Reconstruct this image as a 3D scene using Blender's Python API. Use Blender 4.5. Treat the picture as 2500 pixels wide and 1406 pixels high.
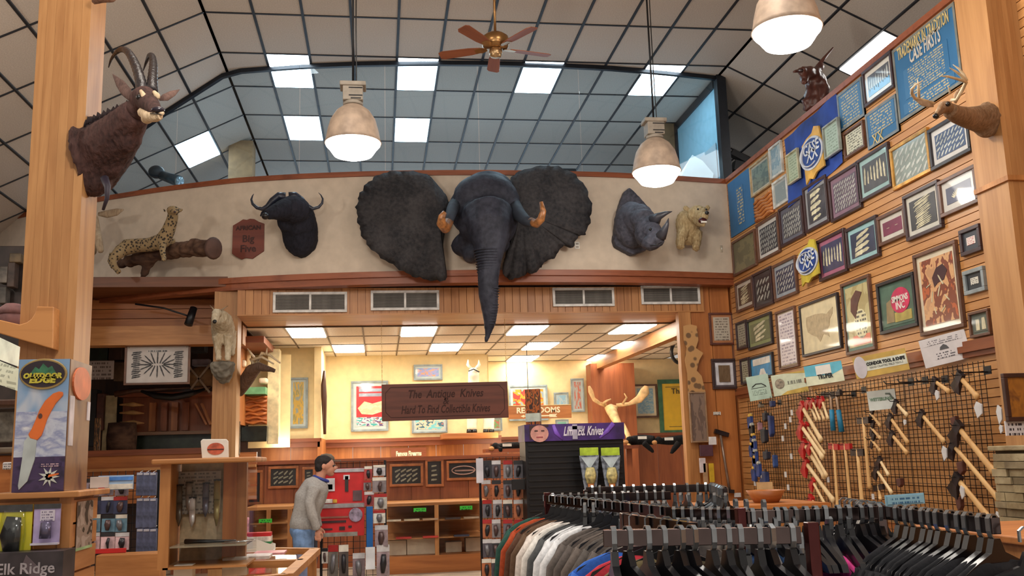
import bpy, bmesh, math, random
from math import pi, sin, cos, tan, radians, sqrt, atan2
from mathutils import Vector, Matrix, Euler, noise
rnd = random.Random(7)
for o in list(bpy.data.objects): bpy.data.objects.remove(o)
SC = bpy.context.scene
COL = SC.collection
# ------------------------------------------------------------------ camera
FPX = 2350.0; YAW = radians(8.0); PIT = radians(10.06); ROL = .0297
CAM = Vector((0, 0, 1.6))
_r0 = Vector((cos(YAW), -sin(YAW), 0)); FWD = Vector((sin(YAW)*cos(PIT), cos(YAW)*cos(PIT), sin(PIT)))
_u0 = _r0.cross(FWD)
RGT = _r0*cos(ROL) - _u0*sin(ROL); UPV = _u0*cos(ROL) + _r0*sin(ROL)
cd = bpy.data.cameras.new('camera'); cam = bpy.data.objects.new('camera', cd); COL.objects.link(cam)
m = Matrix((RGT, UPV, -FWD)).transposed().to_4x4(); m.translation = CAM; cam.matrix_world = m
cd.sensor_width = 36; cd.lens = 36*FPX/2500; cd.clip_end = 200; cd.clip_start = .05
SC.camera = cam
# ------------------------------------------------------------------ world, exposure
W = bpy.data.worlds.new('world'); SC.world = W; W.use_nodes = True
W.node_tree.nodes['Background'].inputs[0].default_value = (1, .90, .80, 1)
W.node_tree.nodes['Background'].inputs[1].default_value = .55
SC.view_settings.view_transform = 'Standard'; SC.view_settings.look = 'None'
SC.view_settings.gamma = 1; SC.view_settings.use_curve_mapping = False
SC.view_settings.exposure = -0.22
SC.cycles.max_bounces = 6; SC.cycles.diffuse_bounces = 3; SC.cycles.glossy_bounces = 3
SC.cycles.transparent_max_bounces = 10; SC.cycles.transmission_bounces = 4
def lamp(name, loc, energy, col=(1, .9, .78), size=.3, kind='POINT', rot=(0, 0, 0), sy=None):
    l = bpy.data.lights.new(name, kind); l.energy = energy; l.color = col
    if kind == 'AREA':
        l.shape = 'RECTANGLE'; l.size = size; l.size_y = sy or size
    else: l.shadow_soft_size = size
    o = bpy.data.objects.new(name, l); COL.objects.link(o); o.location = loc; o.rotation_euler = rot
    return o
WARM = (1, .90, .79)
# unseen area lamps added for room ambient, as further ceiling panels outside the frame
for i, (x, y) in enumerate([(-1.2, 1.5), (2.5, 1.5), (-1.2, 6.5), (2.4, 6.5)]):
    lamp('ceiling_fill_light', (x, y, 7.1), (40, 40, 100, 100)[i], WARM, 1.2, 'AREA')
# the cool upper storey area lamps are added fill, hidden below the parapet line
# unseen warm fill lamps added low behind the partition, brightening the museum room
for p in ((-.2, 17.4, 1.9), (2.2, 17.6, 1.9), (4.0, 18.2, 1.9), (-1.6, 16.5, 1.9)): lamp('museum_fill_light', p, 30, (1, .88, .66), .25)
lamp('upper_fill_light', (1.0, 20.8, 5.3), 130, (.74, .88, 1.0), 8.0, 'AREA', (radians(-115), 0, 0), 1.6)
lamp('upper_fill_light', (1.0, 14.6, 4.5), 60, (.74, .88, 1.0), 7.0, 'AREA', (pi, 0, 0), 1.0)
lamp('ceiling_fill_light', (-5.5, 9.0, 5.1), 50, WARM, 1.2, 'AREA')  # further unseen area lamp added at the left
# ------------------------------------------------------------------ pixel measurements -> points on real planes
def ray(x, y): return FWD + RGT*((x-1250)/FPX) - UPV*((y-703)/FPX)
def atX(x, y, v): d = ray(x, y); return CAM + d*((v-CAM.x)/d.x)
def atY(x, y, v): d = ray(x, y); return CAM + d*((v-CAM.y)/d.y)
def atZ(x, y, v): d = ray(x, y); return CAM + d*((v-CAM.z)/d.z)
# ------------------------------------------------------------------ materials
def lin(c):
    r = []
    for v in c[:3]:
        v = v/255; r.append(v/12.92 if v <= .04045 else ((v+.055)/1.055)**2.4)
    return (r[0], r[1], r[2], 1)
MATS = {}
def base(name):
    mt = bpy.data.materials.new(name); mt.use_nodes = True; nt = mt.node_tree
    return mt, nt, nt.nodes['Principled BSDF']
def nd(nt, t, **kw):
    n = nt.nodes.new(t)
    for k, v in kw.items(): setattr(n, k, v)
    return n
def coords(nt, scale=(1, 1, 1), rot=(0, 0, 0), kind='Object'):
    tc = nd(nt, 'ShaderNodeTexCoord'); mp = nd(nt, 'ShaderNodeMapping')
    mp.inputs['Scale'].default_value = scale; mp.inputs['Rotation'].default_value = rot
    nt.links.new(tc.outputs[kind], mp.inputs[0]); return mp.outputs[0]
def ramp(nt, fac, stops, interp='LINEAR'):
    r = nd(nt, 'ShaderNodeValToRGB'); r.color_ramp.interpolation = interp
    el = r.color_ramp.elements
    while len(el) < len(stops): el.new(.5)
    for e, (p, c) in zip(el, stops): e.position = p; e.color = lin(c)
    nt.links.new(fac, r.inputs[0]); return r.outputs[0]
def bump(nt, bs, fac, s=.3, d=.01):
    b = nd(nt, 'ShaderNodeBump'); b.inputs['Strength'].default_value = s; b.inputs['Distance'].default_value = d
    nt.links.new(fac, b.inputs['Height']); nt.links.new(b.outputs[0], bs.inputs['Normal'])
def M(col, rough=.6, metal=0, var=.12, scale=8, bm=0, name=None, emit=0, coat=0):
    """painted / plastic / cloth surface with a little procedural tone variation"""
    key = ('M', tuple(col), rough, metal, var, scale, bm, emit, coat)
    if key in MATS: return MATS[key]
    mt, nt, bs = base(name or 'surface_%d_%d_%d' % tuple(col))
    n = nd(nt, 'ShaderNodeTexNoise'); n.inputs['Scale'].default_value = scale; n.inputs['Detail'].default_value = 3
    nt.links.new(coords(nt), n.inputs['Vector'])
    d = [max(0, v*(1-var)) for v in col]; l = [min(255, v*(1+var)) for v in col]
    nt.links.new(ramp(nt, n.outputs[0], [(.3, d), (.7, l)]), bs.inputs['Base Color'])
    bs.inputs['Roughness'].default_value = rough; bs.inputs['Metallic'].default_value = metal
    if coat: bs.inputs['Coat Weight'].default_value = coat
    if emit:
        bs.inputs['Emission Color'].default_value = lin(col); bs.inputs['Emission Strength'].default_value = emit
    if bm: bump(nt, bs, n.outputs[0], bm, .02)
    MATS[key] = mt; return mt
def WOOD(c1, c2, axis='z', rough=.45, scale=1.0, bmp=.08):
    key = ('W', c1, c2, axis, rough, scale)
    if key in MATS: return MATS[key]
    mt, nt, bs = base('wood_%d_%d_%d_%s' % (*c1, axis))
    s = {'x': (.5, 6, 6), 'y': (6, .5, 6), 'z': (6, 6, .5)}[axis]
    oi = nd(nt, 'ShaderNodeObjectInfo')
    add = nd(nt, 'ShaderNodeVectorMath', operation='ADD'); mul = nd(nt, 'ShaderNodeVectorMath', operation='SCALE')
    mul.inputs['Scale'].default_value = 37.0
    cmb = nd(nt, 'ShaderNodeCombineXYZ')
    for k in range(3): nt.links.new(oi.outputs['Random'], cmb.inputs[k])
    nt.links.new(cmb.outputs[0], mul.inputs[0])
    nt.links.new(coords(nt, tuple(v*scale for v in s)), add.inputs[0]); nt.links.new(mul.outputs[0], add.inputs[1])
    n = nd(nt, 'ShaderNodeTexNoise'); n.inputs['Scale'].default_value = 1.0; n.inputs['Detail'].default_value = 5
    n.inputs['Distortion'].default_value = 1.2
    nt.links.new(add.outputs[0], n.inputs['Vector'])
    n2 = nd(nt, 'ShaderNodeTexNoise'); n2.inputs['Scale'].default_value = 7; nt.links.new(add.outputs[0], n2.inputs['Vector'])
    mx = nd(nt, 'ShaderNodeMath', operation='MULTIPLY_ADD'); mx.inputs[1].default_value = .3
    nt.links.new(n2.outputs[0], mx.inputs[0]); nt.links.new(n.outputs[0], mx.inputs[2])
    rr = nd(nt, 'ShaderNodeMath', operation='MULTIPLY_ADD'); rr.inputs[1].default_value = .14
    nt.links.new(oi.outputs['Random'], rr.inputs[0]); nt.links.new(mx.outputs[0], rr.inputs[2])
    mid = [(a+b)/2 for a, b in zip(c1, c2)]
    nt.links.new(ramp(nt, rr.outputs[0], [(.45, c2), (.66, mid), (.88, c1)]), bs.inputs['Base Color'])
    bs.inputs['Roughness'].default_value = rough
    bump(nt, bs, n2.outputs[0], bmp, .004)
    MATS[key] = mt; return mt
def FUR(c1, c2, scale=30, stretch=(1, 1, .3), rough=.9, b=.6):
    key = ('F', c1, c2, scale)
    if key in MATS: return MATS[key]
    mt, nt, bs = base('fur_%d_%d_%d' % c1)
    n = nd(nt, 'ShaderNodeTexNoise'); n.inputs['Scale'].default_value = scale; n.inputs['Detail'].default_value = 6
    nt.links.new(coords(nt, stretch), n.inputs['Vector'])
    n2 = nd(nt, 'ShaderNodeTexNoise'); n2.inputs['Scale'].default_value = 3; nt.links.new(coords(nt), n2.inputs['Vector'])
    ma = nd(nt, 'ShaderNodeMath', operation='ADD'); nt.links.new(n.outputs[0], ma.inputs[0]); nt.links.new(n2.outputs[0], ma.inputs[1])
    dv = nd(nt, 'ShaderNodeMath', operation='MULTIPLY'); dv.inputs[1].default_value = .5; nt.links.new(ma.outputs[0], dv.inputs[0])
    nt.links.new(ramp(nt, dv.outputs[0], [(.38, c2), (.62, c1)]), bs.inputs['Base Color'])
    bs.inputs['Roughness'].default_value = rough; bs.inputs['Specular IOR Level'].default_value = .25
    bump(nt, bs, n.outputs[0], b, .02)
    MATS[key] = mt; return mt
def SPOTS(bg, fg, scale=26):
    mt, nt, bs = base('spotted_coat')
    v = nd(nt, 'ShaderNodeTexVoronoi'); v.inputs['Scale'].default_value = scale; nt.links.new(coords(nt), v.inputs['Vector'])
    nt.links.new(ramp(nt, v.outputs['Distance'], [(0, fg), (.30, fg), (.42, bg), (1, bg)]), bs.inputs['Base Color'])
    bs.inputs['Roughness'].default_value = .9; return mt
def PRINT(cols, scale=6, stretch=(1, 1, 1), rough=.35, detail=2, hard=True, kind='Generated', dist=0.6):
    """flat printed picture: patches of several colours"""
    key = ('P', tuple(map(tuple, cols)), scale, stretch, rough, detail, hard, dist)
    if key in MATS: return MATS[key]
    mt, nt, bs = base('print')
    oi = nd(nt, 'ShaderNodeObjectInfo'); n = nd(nt, 'ShaderNodeTexNoise', noise_dimensions='4D')
    n.inputs['Scale'].default_value = scale; n.inputs['Detail'].default_value = detail; n.inputs['Distortion'].default_value = dist
    ml = nd(nt, 'ShaderNodeMath', operation='MULTIPLY'); ml.inputs[1].default_value = 30; nt.links.new(oi.outputs['Random'], ml.inputs[0])
    nt.links.new(ml.outputs[0], n.inputs['W']); nt.links.new(coords(nt, stretch, kind=kind), n.inputs['Vector'])
    k = len(cols); st = [(.32+.36*i/max(1, k-1) if k > 1 else .5, c) for i, c in enumerate(cols)]
    st[0] = (0, cols[0])
    nt.links.new(ramp(nt, n.outputs[0], st, 'CONSTANT' if hard else 'LINEAR'), bs.inputs['Base Color'])
    bs.inputs['Roughness'].default_value = rough
    MATS[key] = mt; return mt
def LINES(bg, fg, rows=12, words=7, rough=.4, thr=.48, duty=.5):
    """rows of small lettering too far away to read"""
    key = ('L', tuple(bg), tuple(fg), rows, words, rough)
    if key in MATS: return MATS[key]
    mt, nt, bs = base('printed_text')
    tc = nd(nt, 'ShaderNodeTexCoord'); sp = nd(nt, 'ShaderNodeSeparateXYZ'); nt.links.new(tc.outputs['Generated'], sp.inputs[0])
    a = nd(nt, 'ShaderNodeMath', operation='MULTIPLY'); a.inputs[1].default_value = rows; nt.links.new(sp.outputs[2], a.inputs[0])
    fr = nd(nt, 'ShaderNodeMath', operation='FRACT'); nt.links.new(a.outputs[0], fr.inputs[0])
    lt = nd(nt, 'ShaderNodeMath', operation='LESS_THAN'); lt.inputs[1].default_value = duty; nt.links.new(fr.outputs[0], lt.inputs[0])
    fl = nd(nt, 'ShaderNodeMath', operation='FLOOR'); nt.links.new(a.outputs[0], fl.inputs[0])
    cm = nd(nt, 'ShaderNodeCombineXYZ'); nt.links.new(fl.outputs[0], cm.inputs[1])
    xm = nd(nt, 'ShaderNodeMath', operation='MULTIPLY'); xm.inputs[1].default_value = words*3; nt.links.new(sp.outputs[0], xm.inputs[0])
    nt.links.new(xm.outputs[0], cm.inputs[0])
    n = nd(nt, 'ShaderNodeTexNoise'); n.inputs['Scale'].default_value = 1.3; n.inputs['Detail'].default_value = 4
    nt.links.new(cm.outputs[0], n.inputs['Vector'])
    gt = nd(nt, 'ShaderNodeMath', operation='GREATER_THAN'); gt.inputs[1].default_value = thr; nt.links.new(n.outputs[0], gt.inputs[0])
    # margins
    ax = nd(nt, 'ShaderNodeMath', operation='SUBTRACT'); ax.inputs[1].default_value = .5; nt.links.new(sp.outputs[0], ax.inputs[0])
    ab = nd(nt, 'ShaderNodeMath', operation='ABSOLUTE'); nt.links.new(ax.outputs[0], ab.inputs[0])
    mg = nd(nt, 'ShaderNodeMath', operation='LESS_THAN'); mg.inputs[1].default_value = .4; nt.links.new(ab.outputs[0], mg.inputs[0])
    p1 = nd(nt, 'ShaderNodeMath', operation='MULTIPLY'); nt.links.new(lt.outputs[0], p1.inputs[0]); nt.links.new(gt.outputs[0], p1.inputs[1])
    p2 = nd(nt, 'ShaderNodeMath', operation='MULTIPLY'); nt.links.new(p1.outputs[0], p2.inputs[0]); nt.links.new(mg.outputs[0], p2.inputs[1])
    mx = nd(nt, 'ShaderNodeMix', data_type='RGBA'); nt.links.new(p2.outputs[0], mx.inputs[0])
    mx.inputs[6].default_value = lin(bg); mx.inputs[7].default_value = lin(fg)
    nt.links.new(mx.outputs[2], bs.inputs['Base Color']); bs.inputs['Roughness'].default_value = rough
    MATS[key] = mt; return mt
def EMIT(col, s, name='lit_diffuser'):
    mt = bpy.data.materials.new(name); mt.use_nodes = True; nt = mt.node_tree; nt.nodes.clear()
    e = nd(nt, 'ShaderNodeEmission'); e.inputs[0].default_value = (*col, 1); e.inputs[1].default_value = s
    o = nd(nt, 'ShaderNodeOutputMaterial'); nt.links.new(e.outputs[0], o.inputs[0]); return mt
def GLASS(tint=(1, 1, 1), gloss=.12, name='clear_glass', rough=.03):
    mt = bpy.data.materials.new(name); mt.use_nodes = True; nt = mt.node_tree; nt.nodes.clear()
    t = nd(nt, 'ShaderNodeBsdfTransparent'); t.inputs[0].default_value = (*tint, 1)
    g = nd(nt, 'ShaderNodeBsdfGlossy'); g.inputs['Roughness'].default_value = rough
    mx = nd(nt, 'ShaderNodeMixShader'); fr = nd(nt, 'ShaderNodeFresnel'); fr.inputs[0].default_value = 1.45
    a = nd(nt, 'ShaderNodeMath', operation='MULTIPLY_ADD'); a.inputs[1].default_value = .38; a.inputs[2].default_value = gloss*.12
    nt.links.new(fr.outputs[0], a.inputs[0])
    ge = nd(nt, 'ShaderNodeNewGeometry'); iv = nd(nt, 'ShaderNodeMath', operation='SUBTRACT'); iv.inputs[0].default_value = 1; nt.links.new(ge.outputs['Backfacing'], iv.inputs[1])
    pm = nd(nt, 'ShaderNodeMath', operation='MULTIPLY'); nt.links.new(a.outputs[0], pm.inputs[0]); nt.links.new(iv.outputs[0], pm.inputs[1]); nt.links.new(pm.outputs[0], mx.inputs[0])
    nt.links.new(t.outputs[0], mx.inputs[1]); nt.links.new(g.outputs[0], mx.inputs[2])
    o = nd(nt, 'ShaderNodeOutputMaterial'); nt.links.new(mx.outputs[0], o.inputs[0]); return mt
# ------------------------------------------------------------------ mesh builder
class MB:
    def __init__(s): s.v = []; s.f = []; s.smooth = []
    def add(s, vs, fs, sm=False):
        n = len(s.v); s.v += [tuple(v) for v in vs]; s.f += [tuple(i+n for i in f) for f in fs]; s.smooth += [sm]*len(fs); return s
    def hexa(s, p):  # 8 points: bottom 4 ccw, top 4
        return s.add(p, [(3, 2, 1, 0), (4, 5, 6, 7), (0, 1, 5, 4), (1, 2, 6, 5), (2, 3, 7, 6), (3, 0, 4, 7)])
    def box(s, x0, x1, y0, y1, z0, z1):
        if x0 > x1: x0, x1 = x1, x0
        if y0 > y1: y0, y1 = y1, y0
        if z0 > z1: z0, z1 = z1, z0
        return s.hexa([(x0, y0, z0), (x1, y0, z0), (x1, y1, z0), (x0, y1, z0), (x0, y0, z1), (x1, y0, z1), (x1, y1, z1), (x0, y1, z1)])
    def bar(s, a, b, w, h=None, up=(0, 0, 1)):
        """rectangular bar from a to b"""
        a = Vector(a); b = Vector(b); h = h or w; d = (b-a).normalized(); u = Vector(up)
        if abs(d.dot(u)) > .98: u = Vector((0, 1, 0))
        sx = d.cross(u).normalized()*w/2; uz = sx.cross(d).normalized()*h/2
        return s.hexa([a-sx-uz, a+sx-uz, b+sx-uz, b-sx-uz, a-sx+uz, a+sx+uz, b+sx+uz, b-sx+uz])
    def tube(s, pts, rad, n=10, sm=True, flat=1.0, up=(0, 0, 1), cap=True):
        """tapered tube; rad scalar or list; flat = second radius ratio"""
        pts = [Vector(p) for p in pts]; k = len(pts)
        if not isinstance(rad, (list, tuple)): rad = [rad]*k
        vs = []; fs = []; prev = None
        for i, p in enumerate(pts):
            d = (pts[min(i+1, k-1)]-pts[max(i-1, 0)]).normalized()
            u = prev if prev is not None else Vector(up)
            if abs(d.dot(u)) > .97: u = Vector((0, 1, 0)) if abs(d.y) < .9 else Vector((1, 0, 0))
            a = d.cross(u).normalized(); b = a.cross(d).normalized(); prev = b
            for j in range(n):
                t = 2*pi*j/n; vs.append(p + a*cos(t)*rad[i] + b*sin(t)*rad[i]*flat)
        for i in range(k-1):
            for j in range(n):
                fs.append((i*n+j, (i+1)*n+j, (i+1)*n+(j+1) % n, i*n+(j+1) % n))
        if cap: fs.append(tuple(range(n))); fs.append(tuple((k-1)*n+j for j in reversed(range(n))))
        s.add(vs, fs, sm); return s
    def lathe(s, prof, n=24, c=(0, 0, 0), sm=True):
        vs = []; fs = []; k = len(prof)
        for r, z in prof:
            for j in range(n):
                t = 2*pi*j/n; vs.append((c[0]+r*cos(t), c[1]+r*sin(t), c[2]+z))
        for i in range(k-1):
            for j in range(n): fs.append((i*n+j, i*n+(j+1) % n, (i+1)*n+(j+1) % n, (i+1)*n+j))
        if prof[0][0] > 1e-4: fs.append(tuple(reversed(range(n))))
        if prof[-1][0] > 1e-4: fs.append(tuple((k-1)*n+j for j in range(n)))
        return s.add(vs, fs, sm)
    def ball(s, c, r, n=10, rot=None):
        if not isinstance(r, (list, tuple)): r = (r, r, r)
        c = Vector(c); vs = []; fs = []; m_ = n; q = n*2
        R = Euler(rot).to_matrix() if rot else None
        def P(v):
            v = Vector(v)
            return c + (R @ v if R else v)
        vs.append(P((0, 0, -r[2])))
        for i in range(1, m_):
            ph = -pi/2+pi*i/m_
            for j in range(q):
                t = 2*pi*j/q; vs.append(P((r[0]*cos(ph)*cos(t), r[1]*cos(ph)*sin(t), r[2]*sin(ph))))
        vs.append(P((0, 0, r[2]))); L = len(vs)-1
        for j in range(q): fs.append((0, 1+(j+1) % q, 1+j)); fs.append((L, L-q+j, L-q+(j+1) % q))
        for i in range(m_-2):
            for j in range(q):
                a = 1+i*q; fs.append((a+j, a+(j+1) % q, a+q+(j+1) % q, a+q+j))
        return s.add(vs, fs, True)
    def prism(s, outl, y0, y1, plane='xz'):
        """extrude a 2-D outline (x,z) from y0 to y1"""
        k = len(outl)
        f = (lambda p, y: (p[0], y, p[1])) if plane == 'xz' else ((lambda p, y: (p[0], p[1], y)) if plane == 'xy' else (lambda p, y: (y, p[0], p[1])))
        vs = [f(p, y0) for p in outl] + [f(p, y1) for p in outl]
        fs = [tuple(range(k)), tuple(reversed(range(k, 2*k)))] + [(i, k+i, k+(i+1) % k, (i+1) % k) for i in range(k)]
        return s.add(vs, fs)
    def mesh(s, name):
        me = bpy.data.meshes.new(name); me.from_pydata([tuple(v) for v in s.v], [], s.f)
        me.polygons.foreach_set('use_smooth', s.smooth)
        bm = bmesh.new(); bm.from_mesh(me); bmesh.ops.recalc_face_normals(bm, faces=bm.faces); bm.to_mesh(me); bm.free()
        me.update(); return me
def T(name, label, cat, loc=(0, 0, 0), rz=0, group=None, rot=None):
    o = bpy.data.objects.new(name, None); COL.objects.link(o); o.location = loc
    o.rotation_euler = rot if rot else (0, 0, rz); o.empty_display_size = .1
    o['label'] = label; o['category'] = cat
    if group: o['group'] = group
    return o
def tag(o, label, cat, group=None, kind=None):
    o['label'] = label; o['category'] = cat
    if group: o['group'] = group
    if kind: o['kind'] = kind
    return o
def O(name, mb, mat, parent=None, world=False, bevel=0, loc=None):
    """link mesh; world=True: vertices are world coordinates and the parent has no rotation"""
    me = mb.mesh(name) if isinstance(mb, MB) else mb
    if not me.materials: me.materials.append(mat)
    o = bpy.data.objects.new(name, me); COL.objects.link(o)
    if parent:
        o.parent = parent
        if world:
            inv = (Matrix.Translation(parent.location) @ parent.rotation_euler.to_matrix().to_4x4()).inverted()
            me.transform(inv)
    if loc: o.location = loc
    if bevel:
        b = o.modifiers.new('bevel', 'BEVEL'); b.width = bevel; b.segments = 2; b.limit_method = 'ANGLE'
    return o
def S(name, mb, mat, parent=None, **kw):
    o = O(name, mb, mat, parent, **kw)
    if not parent: o['kind'] = 'structure'
    return o
def W1(name, label, cat, mb, mat, group=None, bevel=0):
    """one-mesh thing built in world coordinates, origin moved to its base centre"""
    xs = [v[0] for v in mb.v]; ys = [v[1] for v in mb.v]; zs = [v[2] for v in mb.v]
    c = Vector(((min(xs)+max(xs))/2, (min(ys)+max(ys))/2, min(zs)))
    mb.v = [tuple(Vector(v)-c) for v in mb.v]
    o = O(name, mb, mat, bevel=bevel); o.location = c; return tag(o, label, cat, group)
def text(name, body, size, mat, parent, loc, rot=(pi/2, 0, 0), shear=0, ext=.0015, align='CENTER', sx=1.0, bold=0, fit=None):
    if fit: sx = min(sx, fit/(.60*size*len(body)))
    cu = bpy.data.curves.new(name, 'FONT'); cu.body = body; cu.size = size; cu.extrude = ext; cu.align_x = align; cu.align_y = 'CENTER'
    cu.shear = shear; cu.resolution_u = 2; cu.offset = bold; cu.materials.append(mat)
    o = bpy.data.objects.new(name, cu); COL.objects.link(o); o.parent = parent; o.location = loc; o.rotation_euler = rot; o.scale = (sx, 1, 1)
    return o
def P(x, y, Y, R=None):
    return atY(x, y, Y)
def rp(px, Y): return px*Y*1.0/FPX/ (FWD.y)**.0
def sculpt(name, prims, mat, parent, voxel=.02, smooth=3, world=True, noise_amp=0, noise_scale=10, mesh_only=False):
    """union of overlapping volumes remeshed into ONE continuous skin.
    prims: ('b', centre, radii, rot) ellipsoid, ('t', points, radii, flat) tube"""
    mb = MB()
    for p in prims:
        if p[0] == 'b': mb.ball(p[1], p[2], 10, p[3] if len(p) > 3 else None)
        elif p[0] == 't': mb.tube(p[1], p[2], 12, flat=p[3] if len(p) > 3 else 1, cap=True)
        elif p[0] == 'm': mb.add(p[1].v, p[1].f)
    me = mb.mesh('tmp'); o = bpy.data.objects.new('tmp', me); COL.objects.link(o)
    r = o.modifiers.new('r', 'REMESH'); r.mode = 'VOXEL'; r.voxel_size = voxel
    sm = o.modifiers.new('s', 'SMOOTH'); sm.iterations = smooth; sm.factor = .6
    dg = bpy.context.evaluated_depsgraph_get(); ev = o.evaluated_get(dg)
    me2 = bpy.data.meshes.new_from_object(ev, depsgraph=dg); bpy.data.objects.remove(o)
    me2.name = name
    if noise_amp:
        for v, nn in zip(me2.vertices, [n.vector.copy() for n in me2.vertex_normals]):
            v.co += nn*noise.noise(v.co*noise_scale)*noise_amp
    me2.polygons.foreach_set('use_smooth', [True]*len(me2.polygons))
    me2.materials.clear()
    if mesh_only: return me2
    return O(name, me2, mat, parent, world=world)
def pxp(lst, default=None):
    """[(px,py,Y,rpx)] -> points, radii in metres"""
    pts = []; rs = []
    for q in lst:
        pts.append(atY(q[0], q[1], q[2])); rs.append(q[3]*q[2]/FPX)
    return pts, rs
def tp(lst, flat=1.0):
    a, b = pxp(lst); return ('t', a, b, flat)
def bp(x, y, Y, rx, ry=None, rz=None, rot=None):
    k = Y/FPX; ry = rx if ry is None else ry; rz = rx if rz is None else rz
    r = ('b', atY(x, y, Y), (rx*k, ry*k, rz*k)); return r + ((rot,) if rot else ())
def copy_tree(o, parent=None):
    c = o.copy(); COL.objects.link(c); c.parent = parent
    for ch in list(KIDS.get(o.name, o.children)): copy_tree(ch, c)
    return c
KIDS = {}
# common materials
OAK = WOOD((196, 138, 82), (150, 96, 50), 'z'); OAKX = WOOD((196, 138, 82), (150, 96, 50), 'x'); OAKY = WOOD((192, 132, 78), (146, 92, 48), 'y')
HONEY = WOOD((190, 120, 62), (150, 86, 40), 'z'); HONEYX = WOOD((190, 120, 62), (150, 86, 40), 'x')
CHERRY = WOOD((150, 82, 48), (112, 56, 30), 'x'); CHERRYZ = WOOD((160, 90, 50), (120, 62, 32), 'z')
GLU = WOOD((184, 136, 86), (150, 102, 58), 'z', .45)
DARKW = WOOD((96, 60, 40), (58, 34, 22), 'z')
BLACKM = M((26, 26, 30), .4, .3); BLACKP = M((20, 20, 22), .35); WHITE = M((225, 222, 214), .5, var=.04)
CHROME = M((190, 192, 195), .18, 1, var=.05)
GLZ = GLASS((.97, .98, .98), .1)
# ================================================================== THE SETTING
XW = 5.13; XL = -2.16; ZC = 7.25
cream = M((236, 212, 160), .8, var=.03, name='cream_paint'); plaster = M((205, 190, 172), .85, var=.03, name='plaster')
tilem = None
mt, nt, bs = base('ceiling_tile_board')
n = nd(nt, 'ShaderNodeTexNoise'); n.inputs['Scale'].default_value = 60; n.inputs['Detail'].default_value = 4; nt.links.new(coords(nt), n.inputs['Vector'])
oi = nd(nt, 'ShaderNodeObjectInfo'); ad = nd(nt, 'ShaderNodeMath', operation='MULTIPLY_ADD'); ad.inputs[1].default_value = .16
nt.links.new(oi.outputs['Random'], ad.inputs[0]); nt.links.new(n.outputs[0], ad.inputs[2])
nt.links.new(ramp(nt, ad.outputs[0], [(.35, (194, 184, 172)), (.75, (214, 204, 192))]), bs.inputs['Base Color']); bs.inputs['Roughness'].default_value = .9
bump(nt, bs, n.outputs[0], .25, .004); tilem = mt
gridm = M((44, 46, 52), .5, .2, name='ceiling_grid_metal')
# floor
fl = S('floor', MB().box(-9, 9.2, -3, 22, -.1, 0), M((176, 158, 138), .6, var=.1, scale=3))
# main ceiling: flat strip with sloping sides, 2 x 4 ft tiles in a dark grid
ceil = T('ceiling', '', '', (0, 0, 0)); del ceil['label'], ceil['category']; ceil['kind'] = 'structure'
KL = .5; KR = .48; aL = math.atan(KL); aR = math.atan(KR); P1 = .608; PY = 1.22; Y0 = 11.71
def rowy(j): return Y0 + PY*j
tb = MB().box(-.292, .292, -.597, .597, 0, .018).mesh('tile'); tb.materials.append(tilem)
def colpos(side, i):
    if side == 0: return (XL+P1*(i+.5), ZC, 0)
    if side < 0:
        d = P1*(i+.5); return (XL-d*cos(aL), ZC-d*sin(aL), -aL)
    d = P1*(i+.5); return (XL+12*P1+d*cos(aR), ZC-d*sin(aR), aR)
LIGHTS = {(0, 1, 1): 1, (0, 4, 1): 1, (0, 7, 1): 1, (0, 10, 1): 1, (0, 1, 3): 1, (0, 4, 3): 1, (-1, 1, 3): 1, (1, 2, -1): 1, (-1, 7, 1): 1}
tiles = []
for j in range(-6, 8):
    for side, nc in ((0, 12), (-1, 10), (1, 7)):
        for i in range(nc):
            if (side, i, j) in LIGHTS: continue
            x, z, a = colpos(side, i); tiles.append((j, side, i, x, rowy(j)+PY/2, z, a))
def seen(t):
    w = Vector(t[3:6])-CAM; d = w.dot(FWD)
    if d < 1: return -1e9
    px = abs(w.dot(RGT)/d)*FPX; py = w.dot(UPV)/d*FPX
    return -(max(0, px-1330)+max(0, py-760)) - (0 if t[4] < 20 else 60)
tiles.sort(key=lambda t: -seen(t))
rest = MB()
for k, (j, side, i, x, y, z, a) in enumerate(tiles):
    if k < 290:
        o = bpy.data.objects.new('ceiling_tile', tb); COL.objects.link(o); o.parent = ceil; o.location = (x, y, z); o.rotation_euler = (0, a, 0)
    else:
        c_, s_ = cos(a), sin(a); vs = []
        for zz in (0, .018):
            for (dx, dy) in ((-.292, -.597), (.292, -.597), (.292, .597), (-.292, .597)): vs.append((x+dx*cos(a), y+dy, z-dx*sin(a) * 1 + zz))
        rest.hexa(vs)
o = O('ceiling_tile', rest, tilem, ceil); o['kind'] = 'stuff'
g = MB()
def cz(x):
    if x < XL: return ZC-(XL-x)*KL
    r = XL+12*P1
    return ZC-(x-r)*KR if x > r else ZC
ys0, ys1 = rowy(-6), rowy(8)
for side, nc in ((0, 12), (-1, 10), (1, 7)):
    for i in range(nc+1):
        x, z, a = colpos(side, i-.5); g.bar((x, ys0, z-.004), (x, ys1, z-.004), .034 if side < 0 or i not in (0, 12) else .034, .02)
xe0 = colpos(-1, 9.5)[0]; xe1 = colpos(1, 6.5)[0]; xr = XL+12*P1
for j in range(-6, 9):
    y = rowy(j)
    g.bar((XL, y, ZC-.004), (xr, y, ZC-.004), .026, .018); g.bar((xe0, y, cz(xe0)-.004), (XL, y, ZC-.004), .026, .018); g.bar((xr, y, ZC-.004), (xe1, y, cz(xe1)-.004), .026, .018)
O('ceiling_grid', g, gridm, ceil)
deck = MB()
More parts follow.
